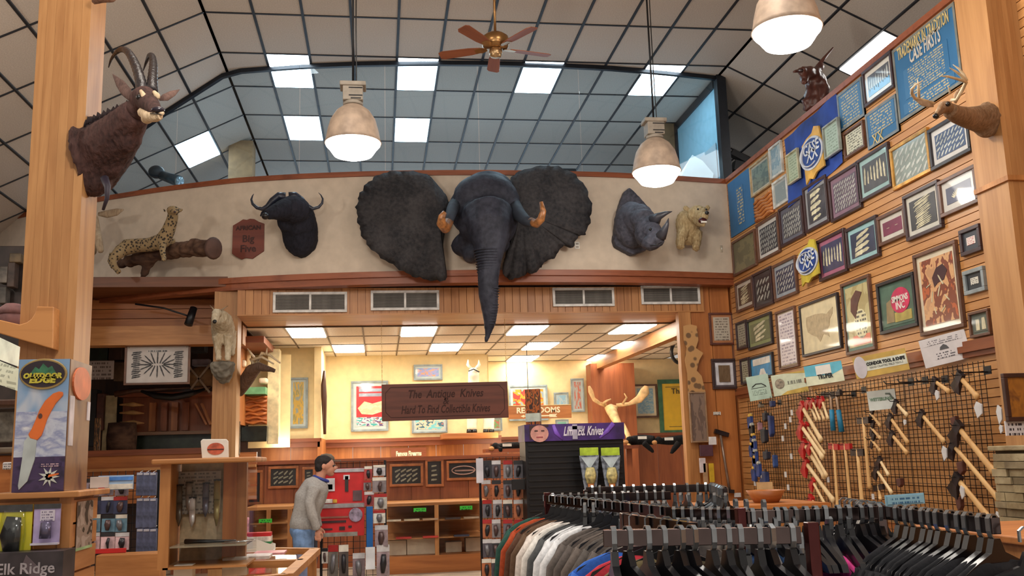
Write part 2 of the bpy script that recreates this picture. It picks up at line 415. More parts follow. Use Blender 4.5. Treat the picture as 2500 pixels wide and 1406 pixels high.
for (xa, xb) in ((xe0, XL), (XL, xr), (xr, xe1)):
    deck.hexa([(xa, ys0, cz(xa)+.05), (xb, ys0, cz(xb)+.05), (xb, ys1, cz(xb)+.05), (xa, ys1, cz(xa)+.05)] + [(q, w, cz(q)+.1) for q, w in ((xa, ys0), (xb, ys0), (xb, ys1), (xa, ys1))])
O('ceiling_deck', deck, tilem, ceil)
# ceiling panel lights
cool = EMIT((.80, .94, 1.0), 16); warmpan = EMIT((1.0, .93, .80), 9, 'warm_diffuser'); neut = EMIT((1, .97, .92), 9, 'neutral_diffuser')
frm = MB().box(-.3, .3, -.605, .605, 0, .03).mesh('frame'); frm.materials.append(M((200, 205, 208), .5))
dfm = {}
def panel(side, i, j, mtl, label, key):
    x, z, a = colpos(side, i)
    t = T('ceiling_light', label, 'ceiling light', (x, rowy(j)+PY/2, z-.004), group='fluorescent ceiling panels of the tall ceiling', rot=(0, a, 0))
    o = bpy.data.objects.new('frame', frm); COL.objects.link(o); o.parent = t
    if key not in dfm:
        me = MB().box(-.28, .28, -.59, .59, -.012, .004).mesh('diffuser'); me.materials.append(mtl); dfm[key] = me
    o = bpy.data.objects.new('diffuser', dfm[key]); COL.objects.link(o); o.parent = t
panel(0, 1, 1, cool, 'bright ceiling panel behind the glass, first of the upper row above the left pendant lamp', 'c')
panel(0, 4, 1, cool, 'bright ceiling panel behind the glass between left pendant lamp and ceiling fan', 'c')
panel(0, 7, 1, cool, 'bright ceiling panel behind the glass just right of the ceiling fan', 'c')
panel(0, 10, 1, cool, 'bright ceiling panel crossed by the glass top rail above the far pendant lamp', 'c')
panel(0, 1, 3, cool, 'bright ceiling panel of the second row beside the left pendant lamp shade', 'c')
panel(0, 4, 3, cool, 'bright ceiling panel of the second row above the elephant head', 'c')
panel(-1, 1, 3, cool, 'bright panel in the sloping ceiling beside the sable antelope', 'c')
panel(1, 2, -1, neut, 'bright ceiling panel above the picture wall beside the big pendant lamp', 'n')
panel(-1, 7, 1, neut, 'bright ceiling panel half hidden by the left timber column', 'n')
# right wall of slatwall boards
wr = S('wall_right', MB().box(XW+.03, XW+.2, -2, 13.6, 0, 5.5), HONEY)
slm = WOOD((204, 150, 94), (168, 114, 62), 'y', .4)
sl = MB().box(0, .035, 0, 15.4, .004, .0722).mesh('slat'); sl.materials.append(slm)
for k in range(62):
    o = bpy.data.objects.new('slat', sl); COL.objects.link(o); o.parent = wr; o.location = (XW, -2, .85+k*.0762)
S('trim_1', MB().box(XW-.03, XW+.26, -2, 13.6, 5.535, 5.60), CHERRY)
t2 = MB().box(XW-.06, XW, -1, 13.35, 2.40, 2.455).box(XW-.03, XW, -1, 13.35, 2.455, 2.50).box(XW-.035, XW, -1, 13.35, 2.355, 2.40)
S('trim_2', t2, WOOD((150, 84, 44), (112, 58, 30), 'y'))
# slab added at right to keep world light from leaking in; end walls
S('light_leak_slab', MB().box(XW+.2, 9.3, -2, 22, 5.0, 5.1), M((90, 70, 55), .8))
S('wall_left', MB().box(-8.4, -8.2, -3, 22, 0, 5), DARKW)
S('wall_upper_right', MB().box(9.0, 9.2, -2, 22, 5.1, 6.0), plaster)
# balcony parapet (curved) -- polyline through measured points
ARC = [(-6.3, 16.1), (-5.2, 15.25), (-4.17, 14.55), (-3.1, 13.95), (-2.0, 13.46), (-1.1, 13.23), (-.14, 13.07), (.7, 12.99), (1.5, 12.95), (2.4, 12.95), (3.3, 12.99), (4.2, 13.10), (XW, 13.27)]
def arcy(x):
    for (a, b), (c, d) in zip(ARC, ARC[1:]):
        if a <= x <= c: return b+(d-b)*(x-a)/(c-a)
    return ARC[0][1] if x < ARC[0][0] else ARC[-1][1]
def arcwall(mb, z0, z1, o0, o1, zf=None, x0=None, x1=None, n=48):
    xa = x0 if x0 is not None else ARC[0][0]; xb = x1 if x1 is not None else XW
    vs = []
    pts = [xa+(xb-xa)*i/n for i in range(n+1)]
    for x in pts:
        y = (arcy(x-.25)+2*arcy(x)+arcy(x+.25))/4
        zt = zf(x) if zf else z1
        vs += [(x, y+o0, z0), (x, y+o1, z0), (x, y+o1, zt), (x, y+o0, zt)]
    fs = [(0, 1, 2, 3), tuple(4*n+i for i in (3, 2, 1, 0))]
    for i in range(n):
        for k in range(4): fs.append((4*i+k, 4*i+4+k, 4*i+4+(k+1) % 4, 4*i+(k+1) % 4))
    mb.add(vs, fs); return mb
S('wall_balcony', arcwall(MB(), 4.16, 5.53, 0, .15), plaster)
S('trim_3', arcwall(MB(), 5.53, 5.60, -.03, .18), CHERRY)
tr = arcwall(MB(), 4.09, 4.17, -.05, .2); arcwall(tr, 4.0, 4.09, -.01, .2)
S('trim_4', tr, CHERRY)
S('floor_balcony', MB().box(-6.3, 9, 13.5, 22, 4.06, 4.2), WOOD((120, 70, 40), (86, 48, 26), 'x'))
S('wall_balcony_back', MB().box(-8.2, 9, 21.4, 21.6, 4.2, 7.3), plaster)
# wooden vertical planks on soffit box under the balcony
sof = S('beam_soffit', MB().box(-1.93, 4.73, 13.47, 14.55, 3.66, 4.02), HONEYX)
pk = MB().box(.003, .105, 0, .02, 3.66, 4.02).mesh('plank'); pk.materials.append(WOOD((190, 134, 82), (156, 102, 58), 'z'))
for k in range(61):
    o = bpy.data.objects.new('plank', pk); COL.objects.link(o); o.parent = sof; o.location = (-1.93+k*.1092, 13.45, 0)
O('underside', MB().box(-1.93, 4.73, 13.45, 14.55, 3.64, 3.66), OAKX, sof)
# ceiling of the museum room under the balcony
cm = T('ceiling_lower', '', '', (0, 0, 0)); del cm['label'], cm['category']; cm['kind'] = 'structure'
ctile = M((236, 226, 204), .9, var=.05, scale=40, name='cream_tile')
ct = MB().box(-.276, .276, -.54, .54, 0, .018).mesh('tile'); ct.materials.append(ctile)
ALC = [(0, 0), (3, 0), (6, 0), (9, 0), (1, 2), (4, 2), (7, 2), (10, 2), (7, 4), (10, 4)]
PXA = .575; PYA = 1.1; XA0 = -1.11; YA0 = 15.1; ZA = 3.63
# exclude tiles over the higher bay right of the slanted beam
for j in range(0, 6):
    for i in range(-1, 13):
        if (i, j) in ALC: continue
        o = bpy.data.objects.new('ceiling_tile', ct); COL.objects.link(o); o.parent = cm; o.location = (XA0+PXA*i, YA0+PYA*j, ZA)
g = MB()
for i in range(-1, 14): g.box(XA0+PXA*(i-.5)-.012, XA0+PXA*(i-.5)+.012, YA0-.55, YA0+5.5*PYA, ZA-.01, ZA+.004)
for j in range(0, 7): g.box(XA0-1.5*PXA, XA0+12.5*PXA, YA0+PYA*(j-.5)-.012, YA0+PYA*(j-.5)+.012, ZA-.01, ZA+.004)
O('ceiling_grid', g, M((110, 96, 76), .6), cm)
O('ceiling_deck', MB().box(XA0-1.5*PXA, XA0+12.6*PXA, YA0-.55, YA0+5.6*PYA, ZA+.02, ZA+.05), ctile, cm)
af = MB().box(-.275, .275, -.54, .54, 0, .02).mesh('frame'); af.materials.append(WHITE)
ad_ = MB().box(-.262, .262, -.525, .525, -.014, .002).mesh('diffuser'); ad_.materials.append(EMIT((1, .94, .82), 24, 'alcove_diffuser'))
rown = {0: 'front', 2: 'middle', 4: 'back'}; cn = {}
for (i, j) in ALC:
    cn[j] = cn.get(j, 0)+1
    ordn = ['first', 'second', 'third', 'fourth'][cn[j]-1]
    t = T('ceiling_light', '%s panel light from the left in the %s row of the low cream ceiling' % (ordn, rown[j]), 'ceiling light', (XA0+PXA*i, YA0+PYA*j, ZA-.012), group='panel lights of the low cream ceiling')
    for nm, me in (('frame', af), ('diffuser', ad_)):
        o = bpy.data.objects.new(nm, me); COL.objects.link(o); o.parent = t
# museum room walls
S('wall_back_left', MB().box(-4.2, -1.02, 17.2, 17.35, 2.05, 3.64), cream)
S('wall_back_side', MB().box(-1.12, -1.0, 17.05, 18.6, 2.05, 3.64), cream)
S('wall_back_middle', MB().box(-1.0, 2.08, 18.6, 18.75, 2.05, 3.64), cream)
S('wall_back_middle_side', MB().box(2.0, 2.12, 18.75, 20.2, 2.05, 3.64), cream)
S('wall_back_right', MB().box(2.1, 9, 20.1, 20.25, 2.05, 3.64), cream)
rail = MB()
for (x0, x1, y) in ((-5, -1.02, 17.2), (-1.02, 2.3, 18.55), (2.1, 9, 20.05)):
    rail.box(x0, x1, y-.14, y+.05, 1.99, 2.05).box(x0, x1, y-.10, y+.05, 1.90, 1.99)
S('trim_5', rail, CHERRY)
wns = T('wall_wainscot', '', '', (0, 0, 0)); del wns['label'], wns['category']; wns['kind'] = 'structure'
pm = {}
def panels(x0, x1, y, z0, z1, w, mat, parent, nm='panel'):
    k = max(1, round((x1-x0)/w)); w = (x1-x0)/k
    me = MB().box(.004, w-.004, 0, .03, z0, z1).mesh(nm); me.materials.append(mat)
    for i in range(k):
        o = bpy.data.objects.new(nm, me); COL.objects.link(o); o.parent = parent; o.location = (x0+i*w, y, 0)
O('side_panel', MB().box(-1.06, -.99, 17.1, 18.6, 0, 2.05), HONEY, wns)
panels(-5, -1.02, 17.16, 0, 1.9, .5, HONEY, wns); panels(-1.02, 2.1, 18.52, 0, 1.9, .52, HONEY, wns); panels(2.1, 9, 20.02, 0, 1.9, .55, CHERRYZ, wns)
# timber pillar in the museum room and the sloping beam
S('pillar_wood', MB().box(4.34, 5.27, 19.55, 20.0, 0, 3.5), CHERRYZ)
bm_ = MB().bar((4.62, 13.6, 3.50), (4.55, 20.0, 3.50), .16, .22); S('beam_1', bm_, OAKY)
# pier at the corner with the right wall
pier = S('wall_pier', MB().box(4.53, XW, 13.52, 13.8, 0, 4.02), HONEY)
panels(4.53, XW, 13.49, 0, 2.6, .3, HONEY, pier); panels(4.53, XW, 13.49, 2.61, 4.02, .3, HONEY, pier)
# glass screen on the balcony
gl = GLASS((.80, .88, .93), .3, 'blue_glass')
seams = [-4.9, -2.9, -1.1, .1 + -.0, 1.42, 2.9, XW-.02]
gs = T('window_1', '', '', (0, 0, 0)); del gs['label'], gs['category']; gs['kind'] = 'structure'
for a, b in zip(seams, seams[1:]):
    p = arcwall(MB(), 5.60, 0, .05, .065, lambda x: cz(x)-.03, a+.006, b-.006, 8); O('pane', p, gl, gs)
fr = MB()
N = 40; prev = None
for i in range(N+1):
    x = -6.2+(XW+6.2)*i/N; p = Vector((x, arcy(x)+.057, cz(x)-.035))
    if prev: fr.bar(prev, p, .06, .06)
    prev = p
fr.box(XW-.04, XW+.10, 13.25, 13.40, 5.6, 7.25)
O('frame', fr, M((30, 34, 42), .4, .3), gs)
# glazed side bay at the right end of the screen
sb = T('window_2', '', '', (0, 0, 0)); del sb['label'], sb['category']; sb['kind'] = 'structure'
O('pane', MB().box(XW-.02, XW, 13.42, 15.3, 5.3, 7.1), M((150, 196, 214), .5, var=.03, name='pale_blue_frosted_glass'), sb)
O('frame', MB().box(XW-.05, XW+.03, 13.42, 15.4, 7.1, 7.22).box(XW-.05, XW+.03, 15.3, 15.4, 5.3, 7.1), M((30, 34, 42), .4, .3), sb)
# timber columns
def column(x0, x1, y0, y1, z1, nm='column_1', z0=0):
    k = 6; c = S(nm, MB().box(x0+.01, x1-.01, y0+.01, y1-.01, z0, z1), GLU)
    h = (x1-x0)/k
    for i in range(k):
        O('lamination', MB().box(x0+i*h+.0004, x0+(i+1)*h-.0004, y0, y1, z0, z1), GLU, c)
    return c
column(-2.50, -2.13, 7.1, 7.48, 7.0, 'column_1')
CX2 = atY(2388, 500, 7.05).x
column(CX2, 5.13, 6.65, 7.05, 6.9, 'column_2')
c3 = column(-2.25, -1.93, 13.55, 13.9, 4.0, 'column_3')
for (xx, yy, nm) in ((-2.35, 16.6, 'column_4'), (5.0, 15.6, 'column_5')):
    S(nm, MB().box(xx-.2, xx+.2, yy-.2, yy+.2, 4.2, cz(xx)), M((140, 108, 74), .7, var=.1))
S('trim_6', MB().box(CX2-.02, 5.13, 6.62, 7.06, 3.62, 3.66), OAK)
# ================================================================== LAMPS AND FAN
def high_bay(px, py, Y, label, energy, drop=True):
    c = atY(px, py, Y); z0 = c.z
    t = T('pendant_lamp', label, 'pendant lamp', c, group=None)
    tan_ = M((176, 156, 138), .55, .1, name='lamp_beige_enamel')
    O('shade', MB().lathe([(.07, .40), (.10, .385), (.17, .33), (.225, .24), (.255, .13), (.27, .04), (.285, .0), (.27, .0), (.24, .13), (.2, .24), (.06, .36)], 32), tan_, t)
    O('lens', MB().lathe([(.272, .0), (.27, -.02), (.235, -.06), (.215, -.09), (.19, -.125), (.12, -.15), (.0, -.16)], 32), EMIT((1, .95, .88), 14, 'lamp_lens'), t)
    hs = MB().box(-.10, .10, -.09, .09, .43, .58).box(-.13, .13, -.10, .10, .58, .625).lathe([(.10, .395), (.10, .43)], 16)
    O('ballast_box', hs, M((150, 142, 130), .5), t, bevel=.008)
    O('vent_slot', MB().box(-.04, .095, -.095, -.089, .55, .56).box(-.04, .095, -.095, -.089, .47, .48).box(-.02, .08, -.095, -.089, .44, .45), BLACKM, t)
    top = ZC - z0
    O('rod', MB().tube([(0, 0, .62), (0, 0, top)], .011, 8), BLACKM, t)
    O('cord', MB().tube([(.03, 0, .62), (.035, .0, .66), (.03, 0, top*.5), (.035, 0, top)], .006, 6), BLACKP, t)
    l = lamp('pendant_lamp_bulb', (0, 0, -.22), energy, (1, .93, .84), .16); l.parent = t
    return t
l1 = high_bay(862, 350, 9.35, 'bell-shaped pendant lamp left of the elephant head', 95)
l2 = high_bay(1603, 420, 10.3, 'bell-shaped pendant lamp above the rhino head', 95)
l3 = high_bay(1921, 74, 6.95, 'largest and nearest bell-shaped pendant lamp, top of shade out of frame', 110)
# bare point lamps added out of frame as shadeless pendants, lighting the ceiling too
for (x, y) in ((-1.0, 4.8), (3.0, 2.5), (-5.0, 7.0), (-.5, .0)):
    lamp('pendant_fill_light', (x, y, 4.5), 170, (1, .93, .84), .16)
# ceiling fan
fc = atY(1210, 118, 10.1)
fan = T('ceiling_fan', 'brass ceiling fan with five brown wooden blades', 'ceiling fan', (fc.x, fc.y, fc.z))
BRASS = M((170, 130, 84), .28, .9, var=.1)
O('motor', MB().lathe([(.0, .17), (.10, .165), (.145, .13), (.155, .08), (.15, .03), (.13, .0), (.0, -.005)], 28), BRASS, fan)
O('switch_housing', MB().lathe([(.0, -.01), (.07, -.01), (.075, -.06), (.06, -.10), (.0, -.11)], 24), M((190, 160, 120), .3, .8), fan)
O('rod', MB().tube([(0, 0, .16), (0, 0, ZC-fc.z)], .015, 8).lathe([(.0, ZC-fc.z-.09), (.04, ZC-fc.z-.08), (.075, ZC-fc.z), (0, ZC-fc.z)], 20), BRASS, fan)
bl = MB().prism([(.17, -.045), (.30, -.065), (.62, -.075), (.66, -.05), (.66, .05), (.62, .075), (.30, .065), (.17, .045)], -.004, .004, 'xy').mesh('blade')
bl.materials.append(WOOD((150, 88, 58), (120, 66, 44), 'x'))
ir = MB().prism([(.10, -.02), (.16, -.05), (.24, -.035), (.24, .035), (.16, .05), (.10, .02)], -.008, -.004, 'xy').mesh('blade_iron'); ir.materials.append(BRASS)
for k in range(5):
    a = radians(14+72*k)
    b = bpy.data.objects.new('blade', bl); COL.objects.link(b); b.parent = fan; b.rotation_euler = Euler((radians(11), 0, a)); b.location.z = .0
    i_ = bpy.data.objects.new('blade_iron', ir); COL.objects.link(i_); i_.parent = b
# ================================================================== ELEPHANT
def outline_smooth(pts, n):
    """closed Catmull-Rom resample"""
    k = len(pts); out = []
    for i in range(k):
        p0, p1, p2, p3 = [Vector(pts[(i+d) % k]) for d in (-1, 0, 1, 2)]
        for s in range(n):
            t = s/n
            out.append(.5*((2*p1)+(-p0+p2)*t+(2*p0-5*p1+4*p2-p3)*t*t+(-p0+3*p1-3*p2+p3)*t*t*t))
    return out
EY = 12.85
elg = FUR((64, 62, 64), (36, 36, 40), 22, (1, 1, 1), .75, .5)
eleh = FUR((56, 58, 70), (32, 34, 44), 16, (1, 1, 1), .6, .5)
ec = atY(1185, 540, EY)
ele = T('elephant_head', 'huge dark grey elephant head with spread ears and long hanging trunk on the balcony wall', 'mounted head', (ec.x, ec.y+.1, ec.z-1.5))
def Z4(x, y): return (850+x/2.93, 380+y/2.93)
def ear(pts, root, seed, nm='ear'):
    ol = outline_smooth([Z4(*p)+(0,) for p in pts], 5); r = Vector(Z4(*root)+(0,)); rings = 9; vs = []; k = len(ol)
    rw = atY(r.x, r.y, EY-.28); vs.append(rw)
    for q in range(1, rings+1):
        f = q/rings
        for i, p in enumerate(ol):
            a = i/k*2*pi; e = p.copy()
            jag = 1+(.012*sin(a*23+seed)+.01*sin(a*41))*(f**4)
            x = r.x+(e.x-r.x)*f*jag; y = r.y+(e.y-r.y)*f*jag
            low = max(0, (y-r.y)/150)
            dep = EY-.28+ .16*f + (.035*sin(a*15+seed)*low + .015*sin(a*31+2*seed))*f*f - .06*sin(f*pi)
            vs.append(atY(x, y, min(dep, EY-.0)))
    fs = [(0, 1+i, 1+(i+1) % k) for i in range(k)]
    for q in range(rings-1):
        for i in range(k):
            a = 1+q*k; fs.append((a+i, a+k+i, a+k+(i+1) % k, a+(i+1) % k))
    mb = MB().add(vs, fs, True); o = O(nm, mb, elg, ele, world=True)
    sd = o.modifiers.new('thick', 'SOLIDIFY'); sd.thickness = .035; sd.offset = 0
ear([(700, 300), (640, 220), (560, 140), (400, 115), (250, 130), (150, 190), (90, 270), (62, 370), (75, 480), (110, 590), (190, 690), (320, 780), (440, 850), (560, 885), (680, 892), (698, 850), (680, 750), (672, 640), (690, 520), (720, 400)], (640, 420), 1)
ear([(1150, 300), (1160, 200), (1180, 150), (1260, 105), (1400, 78), (1520, 90), (1620, 140), (1700, 240), (1738, 370), (1722, 480), (1690, 560), (1640, 575), (1605, 650), (1530, 645), (1480, 720), (1400, 765), (1345, 830), (1270, 845), (1190, 882), (1118, 862), (1112, 790), (1140, 680), (1170, 560), (1130, 420)], (1240, 400), 4)
hp = [
 bp(1188, 512, 12.75, 98, 60, 80), bp(1192, 462, 12.7, 66, 60, 46), bp(1186, 480, 12.45, 84, 50, 60), bp(1190, 545, 12.3, 76, 60, 70),
 bp(1146, 492, 12.6, 42, 50, 40), bp(1230, 492, 12.6, 42, 50, 40), bp(1175, 595, 12.55, 74, 60, 38), bp(1145, 600, 12.6, 46, 50, 30), bp(1152, 622, 12.4, 24, 40, 22),
 tp([(1122, 500, 12.55, 22), (1106, 514, 12.3, 15)]), tp([(1244, 496, 12.55, 24), (1262, 510, 12.3, 16)]),
 tp([(1190, 520, 12.25, 66), (1194, 560, 12.1, 58), (1196, 600, 12.02, 42), (1194, 640, 12.0, 31), (1192, 680, 12.0, 27), (1192, 720, 12.0, 25), (1196, 760, 12.02, 21), (1196, 790, 12.02, 15), (1191, 815, 12.02, 9), (1187, 837, 12.02, 5)])]
head = sculpt('head', hp, eleh, ele, .03, 4)
# trunk rings
rg = MB()
for i in range(28):
    f = i/27; y = 612+f*178; x = 1195 + (-3 if y < 700 else 0) + (3 if y > 740 else 0); w = 37-10*min(1, (y-610)/60) if y < 670 else 25.5-(max(0, y-700)/105)**1.2*17
    c = atY(x, y, 12.01); r = w*12/FPX*1.0
    pts = [c+Vector((r*cos(t), r*sin(t)*1.0, .012*sin(t))) for t in [2*pi*q/18 for q in range(19)]]
    rg.tube(pts, .007, 5, cap=False)
o = O('trunk_wrinkles', rg, eleh, ele, world=True); o['kind'] = 'stuff'
# tusks: dark blue-grey sleeve, horn coloured tip curving up
slv = M((36, 42, 54), .75, name='tusk_sleeve'); ivory = M((140, 92, 52), .35, var=.25, scale=20, name='tusk_horn')
a, b = pxp([(1250, 500, 12.5, 22), (1266, 522, 12.15, 18), (1285, 540, 11.9, 14), (1302, 544, 11.75, 11)]); O('tusk_sleeve', MB().tube(a, b, 14), slv, ele, world=True)
a, b = pxp([(1296, 541, 11.8, 11), (1310, 546, 11.7, 11), (1321, 535, 11.62, 10), (1326, 515, 11.6, 8), (1321, 493, 11.6, 5)]); O('tusk', MB().tube(a, b, 14), ivory, ele, world=True)
a, b = pxp([(1112, 500, 12.5, 18), (1104, 512, 12.15, 15), (1099, 530, 11.9, 12), (1093, 548, 11.75, 10)]); O('tusk_sleeve', MB().tube(a, b, 14), slv, ele, world=True)
a, b = pxp([(1096, 540, 11.85, 12), (1087, 556, 11.65, 14), (1077, 545, 11.5, 12), (1079, 528, 11.45, 9), (1086, 518, 11.45, 6)]); O('tusk', MB().tube(a, b, 14), ivory, ele, world=True)
for (x, y) in ((1137, 535), (1243, 530)):
    O('eye', MB().ball(atY(x, y, 12.28), .025, 8), BLACKP, ele, world=True)
# ================================================================== CAPE BUFFALO
def Z3(x, y, Y, r=0): return (540+x/6.39, 440+y/6.39, Y, r/6.39)
bufm = FUR((38, 38, 48), (20, 20, 27), 30, (1, 1, .4)); hornm = M((30, 34, 48), .35, var=.3, scale=14, bm=.3, name='dark_horn')
b0 = Vector((atY(735, 560, 13.2).x, 13.22, 4.45))
buf = T('buffalo_head', 'black cape buffalo head with upcurved horns between the red plaque and the elephant', 'mounted head', b0)
sculpt('head', [
 ('m', MB().prism([tuple(Vector((q.x, q.z))) for q in [atY(*Z3(x, y, 13.2)[:2], 13.2) for x, y in [(905, 560), (900, 700), (975, 830), (980, 980), (1010, 1060), (1100, 1140), (1240, 1212), (1330, 1195), (1470, 1080), (1515, 950), (1500, 780), (1480, 600), (1400, 450), (1100, 420)]]], 13.28, 13.12)),
 bp(*Z3(1230, 800, 13.1)[:3], 44, 40, 64), bp(*Z3(1180, 620, 13.0)[:3], 46, 44, 50), bp(*Z3(1120, 470, 12.8)[:3], 44, 44, 36),
 tp([Z3(1100, 440, 12.8, 210), Z3(960, 470, 12.62, 170), Z3(830, 500, 12.5, 120), Z3(740, 530, 12.42, 90), Z3(700, 545, 12.4, 76)]),
 bp(*Z3(1000, 640, 12.85)[:3], 20, 20, 26)], bufm, buf, .018, 3, noise_amp=.006, noise_scale=30)
hm = MB()
for pts in ([(1090, 300, 260), (1000, 260, 120), (900, 250, 110), (800, 320, 90), (720, 410, 66), (640, 450, 52), (560, 430, 44), (490, 370, 36), (470, 300, 28), (490, 240, 16), (510, 212, 6)],
            [(950, 300, 260), (1060, 255, 120), (1150, 245, 110), (1250, 310, 90), (1340, 400, 62), (1430, 445, 48), (1520, 420, 40), (1575, 360, 32), (1585, 290, 24), (1555, 230, 14), (1515, 192, 5)]):
    a, b = pxp([Z3(x, y, 12.75, r*.62 if i else 60) for i, (x, y, r) in enumerate(pts)]); 
    O('horn', MB().tube(a[1:], b[1:], 12), hornm, buf, world=True)
for x, y, s in ((700, 470, -1), (1330, 470, 1)):
    a, b = pxp([Z3(x+40*-s, y-20, 12.85, 30), Z3(x+70*s*.6, y+50, 12.8, 44), Z3(x+150*s*.6, y+90, 12.8, 10)]); O('ear', MB().tube(a, b, 10, flat=.4, up=(0, 1, 0)), bufm, buf, world=True)
O('muzzle', MB().ball(atY(*Z3(690, 560, 12.36)[:3]), (.05, .06, .045), 8), M((20, 18, 22), .3), buf, world=True)
O('eye', MB().ball(atY(*Z3(880, 455, 12.46)[:3]), .022, 8), M((70, 66, 60), .15), buf, world=True)
# red plaque  AFRICAN BIG FIVE
pc = atY(607, 585, 13.42); pl = T('wall_plaque', 'carved red-brown wooden plaque on the white balcony wall beside the buffalo', 'plaque', (pc.x, arcy(pc.x)-.03, pc.z), rz=-.18)
oc = [(180, 700), (270, 650), (340, 605), (400, 618), (450, 600), (520, 610), (590, 655), (680, 690), (682, 1130), (600, 1180), (500, 1245), (440, 1235), (390, 1225), (330, 1248), (240, 1200), (175, 1150)]
olp = [((x-430)/6.39*13.3/FPX, -(y-927)/6.39*13.3/FPX) for x, y in oc]
redw = WOOD((120, 56, 40), (96, 42, 30), 'x', .5)
O('board', MB().prism(olp, 0, .03), redw, pl, bevel=.006)
ink = M((58, 22, 18), .6)
for s_, zz, sz in (('AFRICAN', .155, .085), ('Big', .0, .14), ('Five', -.14, .14)): text('lettering', s_, sz, ink, pl, (0, -.003, zz), bold=.003)
# ================================================================== RHINO
def Z5(x, y, Y, r=0): return (1450+x/5.02, 420+y/5.02, Y, r/5.02)
rhm = FUR((86, 86, 98), (52, 54, 64), 24, (1, 1, 1), .6, .5); r0 = Vector((atY(1555, 560, 13.05).x, 13.1, 4.4))
rh = T('rhino_head', 'grey rhinoceros head with two horns facing right on the balcony wall', 'mounted head', r0)
shield = [(425, 205), (520, 300), (640, 430), (690, 600), (680, 800), (640, 965), (460, 1028), (350, 975), (240, 915), (222, 830), (250, 640), (300, 400), (360, 250)]
sculpt('head', [
 ('m', MB().prism([(q.x, q.z) for q in [atY(*Z5(x, y, 12.95)[:2], 12.95) for x, y in shield]], 13.02, 12.86)),
 bp(*Z5(470, 650, 12.8)[:3], 48, 44, 62), bp(*Z5(560, 600, 12.6)[:3], 40, 40, 46),
 tp([Z5(500, 560, 12.65, 170), Z5(620, 620, 12.4, 150), Z5(720, 720, 12.2, 120), Z5(780, 810, 12.05, 88), Z5(790, 870, 12.0, 84)]),
 bp(*Z5(700, 870, 12.15)[:3], 26, 26, 20), bp(*Z5(640, 760, 12.35)[:3], 30, 30, 36), bp(*Z5(620, 540, 12.4)[:3], 26, 26, 18)], rhm, rh, .02, 3, noise_amp=.008, noise_scale=18)
rhorn = M((58, 58, 66), .4, bm=.2, name='rhino_horn')
a, b = pxp([Z5(740, 590, 12.2, 90), Z5(800, 540, 12.1, 48), Z5(880, 505, 12.05, 28), Z5(960, 482, 12.0, 4)]); O('horn', MB().tube(a, b, 14), rhorn, rh, world=True)
a, b = pxp([Z5(820, 790, 11.95, 74), Z5(865, 710, 11.88, 48), Z5(895, 640, 11.82, 28), Z5(915, 565, 11.8, 4)]); O('horn', MB().tube(a, b, 14), rhorn, rh, world=True)
for q in ([(560, 520, 12.6, 30), (525, 480, 12.5, 44), (490, 450, 12.45, 12)], [(620, 460, 12.7, 26), (600, 430, 12.7, 30), (580, 410, 12.7, 8)]):
    a, b = pxp([Z5(*k) for k in q]); O('ear', MB().tube(a, b, 10, flat=.5, up=(0, 1, 0)), rhm, rh, world=True)
O('eye', MB().ball(atY(*Z5(690, 700, 12.05)[:3]), .02, 8), BLACKP, rh, world=True)
a, b = pxp([Z5(690, 905, 12.0, 6), Z5(760, 895, 11.93, 8), Z5(830, 860, 11.92, 5)]); O('mouth', MB().tube(a, b, 6), BLACKP, rh, world=True)
# ================================================================== SNARLING BEAR
br = T('mounted_bear', 'pale blond snarling bear half mount with forepaws beside the rhino head', 'mounted head', (atY(1690, 560, 13.1).x, 13.1, 4.5))
brm = FUR((196, 176, 136), (150, 126, 90), 40, (1, 1, .35))
sculpt('body', [
 bp(*Z5(1270, 520, 12.7)[:3], 27, 26, 24), tp([Z5(1290, 520, 12.65, 110), Z5(1330, 545, 12.5, 66), Z5(1372, 545, 12.4, 44)]), tp([Z5(1280, 600, 12.65, 70), Z5(1320, 635, 12.48, 40), Z5(1350, 645, 12.4, 26)]),
 bp(*Z5(1150, 640, 12.9)[:3], 32, 26, 40), bp(*Z5(1160, 760, 12.95)[:3], 32, 24, 30),
 tp([Z5(1100, 720, 12.85, 80), Z5(1060, 850, 12.75, 62), Z5(1062, 925, 12.7, 50)]), tp([Z5(1260, 740, 12.85, 76), Z5(1260, 870, 12.75, 56), Z5(1248, 945, 12.7, 48)]),
 bp(*Z5(1130, 445, 12.72)[:3], 8, 5, 8), bp(*Z5(1390, 440, 12.72)[:3], 7, 5, 8)], brm, br, .014, 2, noise_amp=.012, noise_scale=40)
O('mouth', MB().ball(atY(*Z5(1332, 596, 12.42)[:3]), (.062, .04, .045), 8), M((70, 24, 26), .3), br, world=True)
O('nose', MB().ball(atY(*Z5(1385, 500, 12.33)[:3]), (.03, .025, .025), 8), BLACKP, br, world=True)
O('teeth', MB().box(*[f for p in [(0, 0)] for f in (atY(*Z5(1300, 620, 12.36)[:3]).x, atY(*Z5(1365, 620, 12.36)[:3]).x)], 12.30, 12.32, atY(*Z5(1330, 632, 12.36)[:3]).z, atY(*Z5(1330, 612, 12.36)[:3]).z), WHITE, br, world=True)
for x, y in ((1275, 455), (1378, 458)): O('eye', MB().ball(atY(*Z5(x, y, 12.42)[:3]), .014, 8), BLACKP, br, world=True)
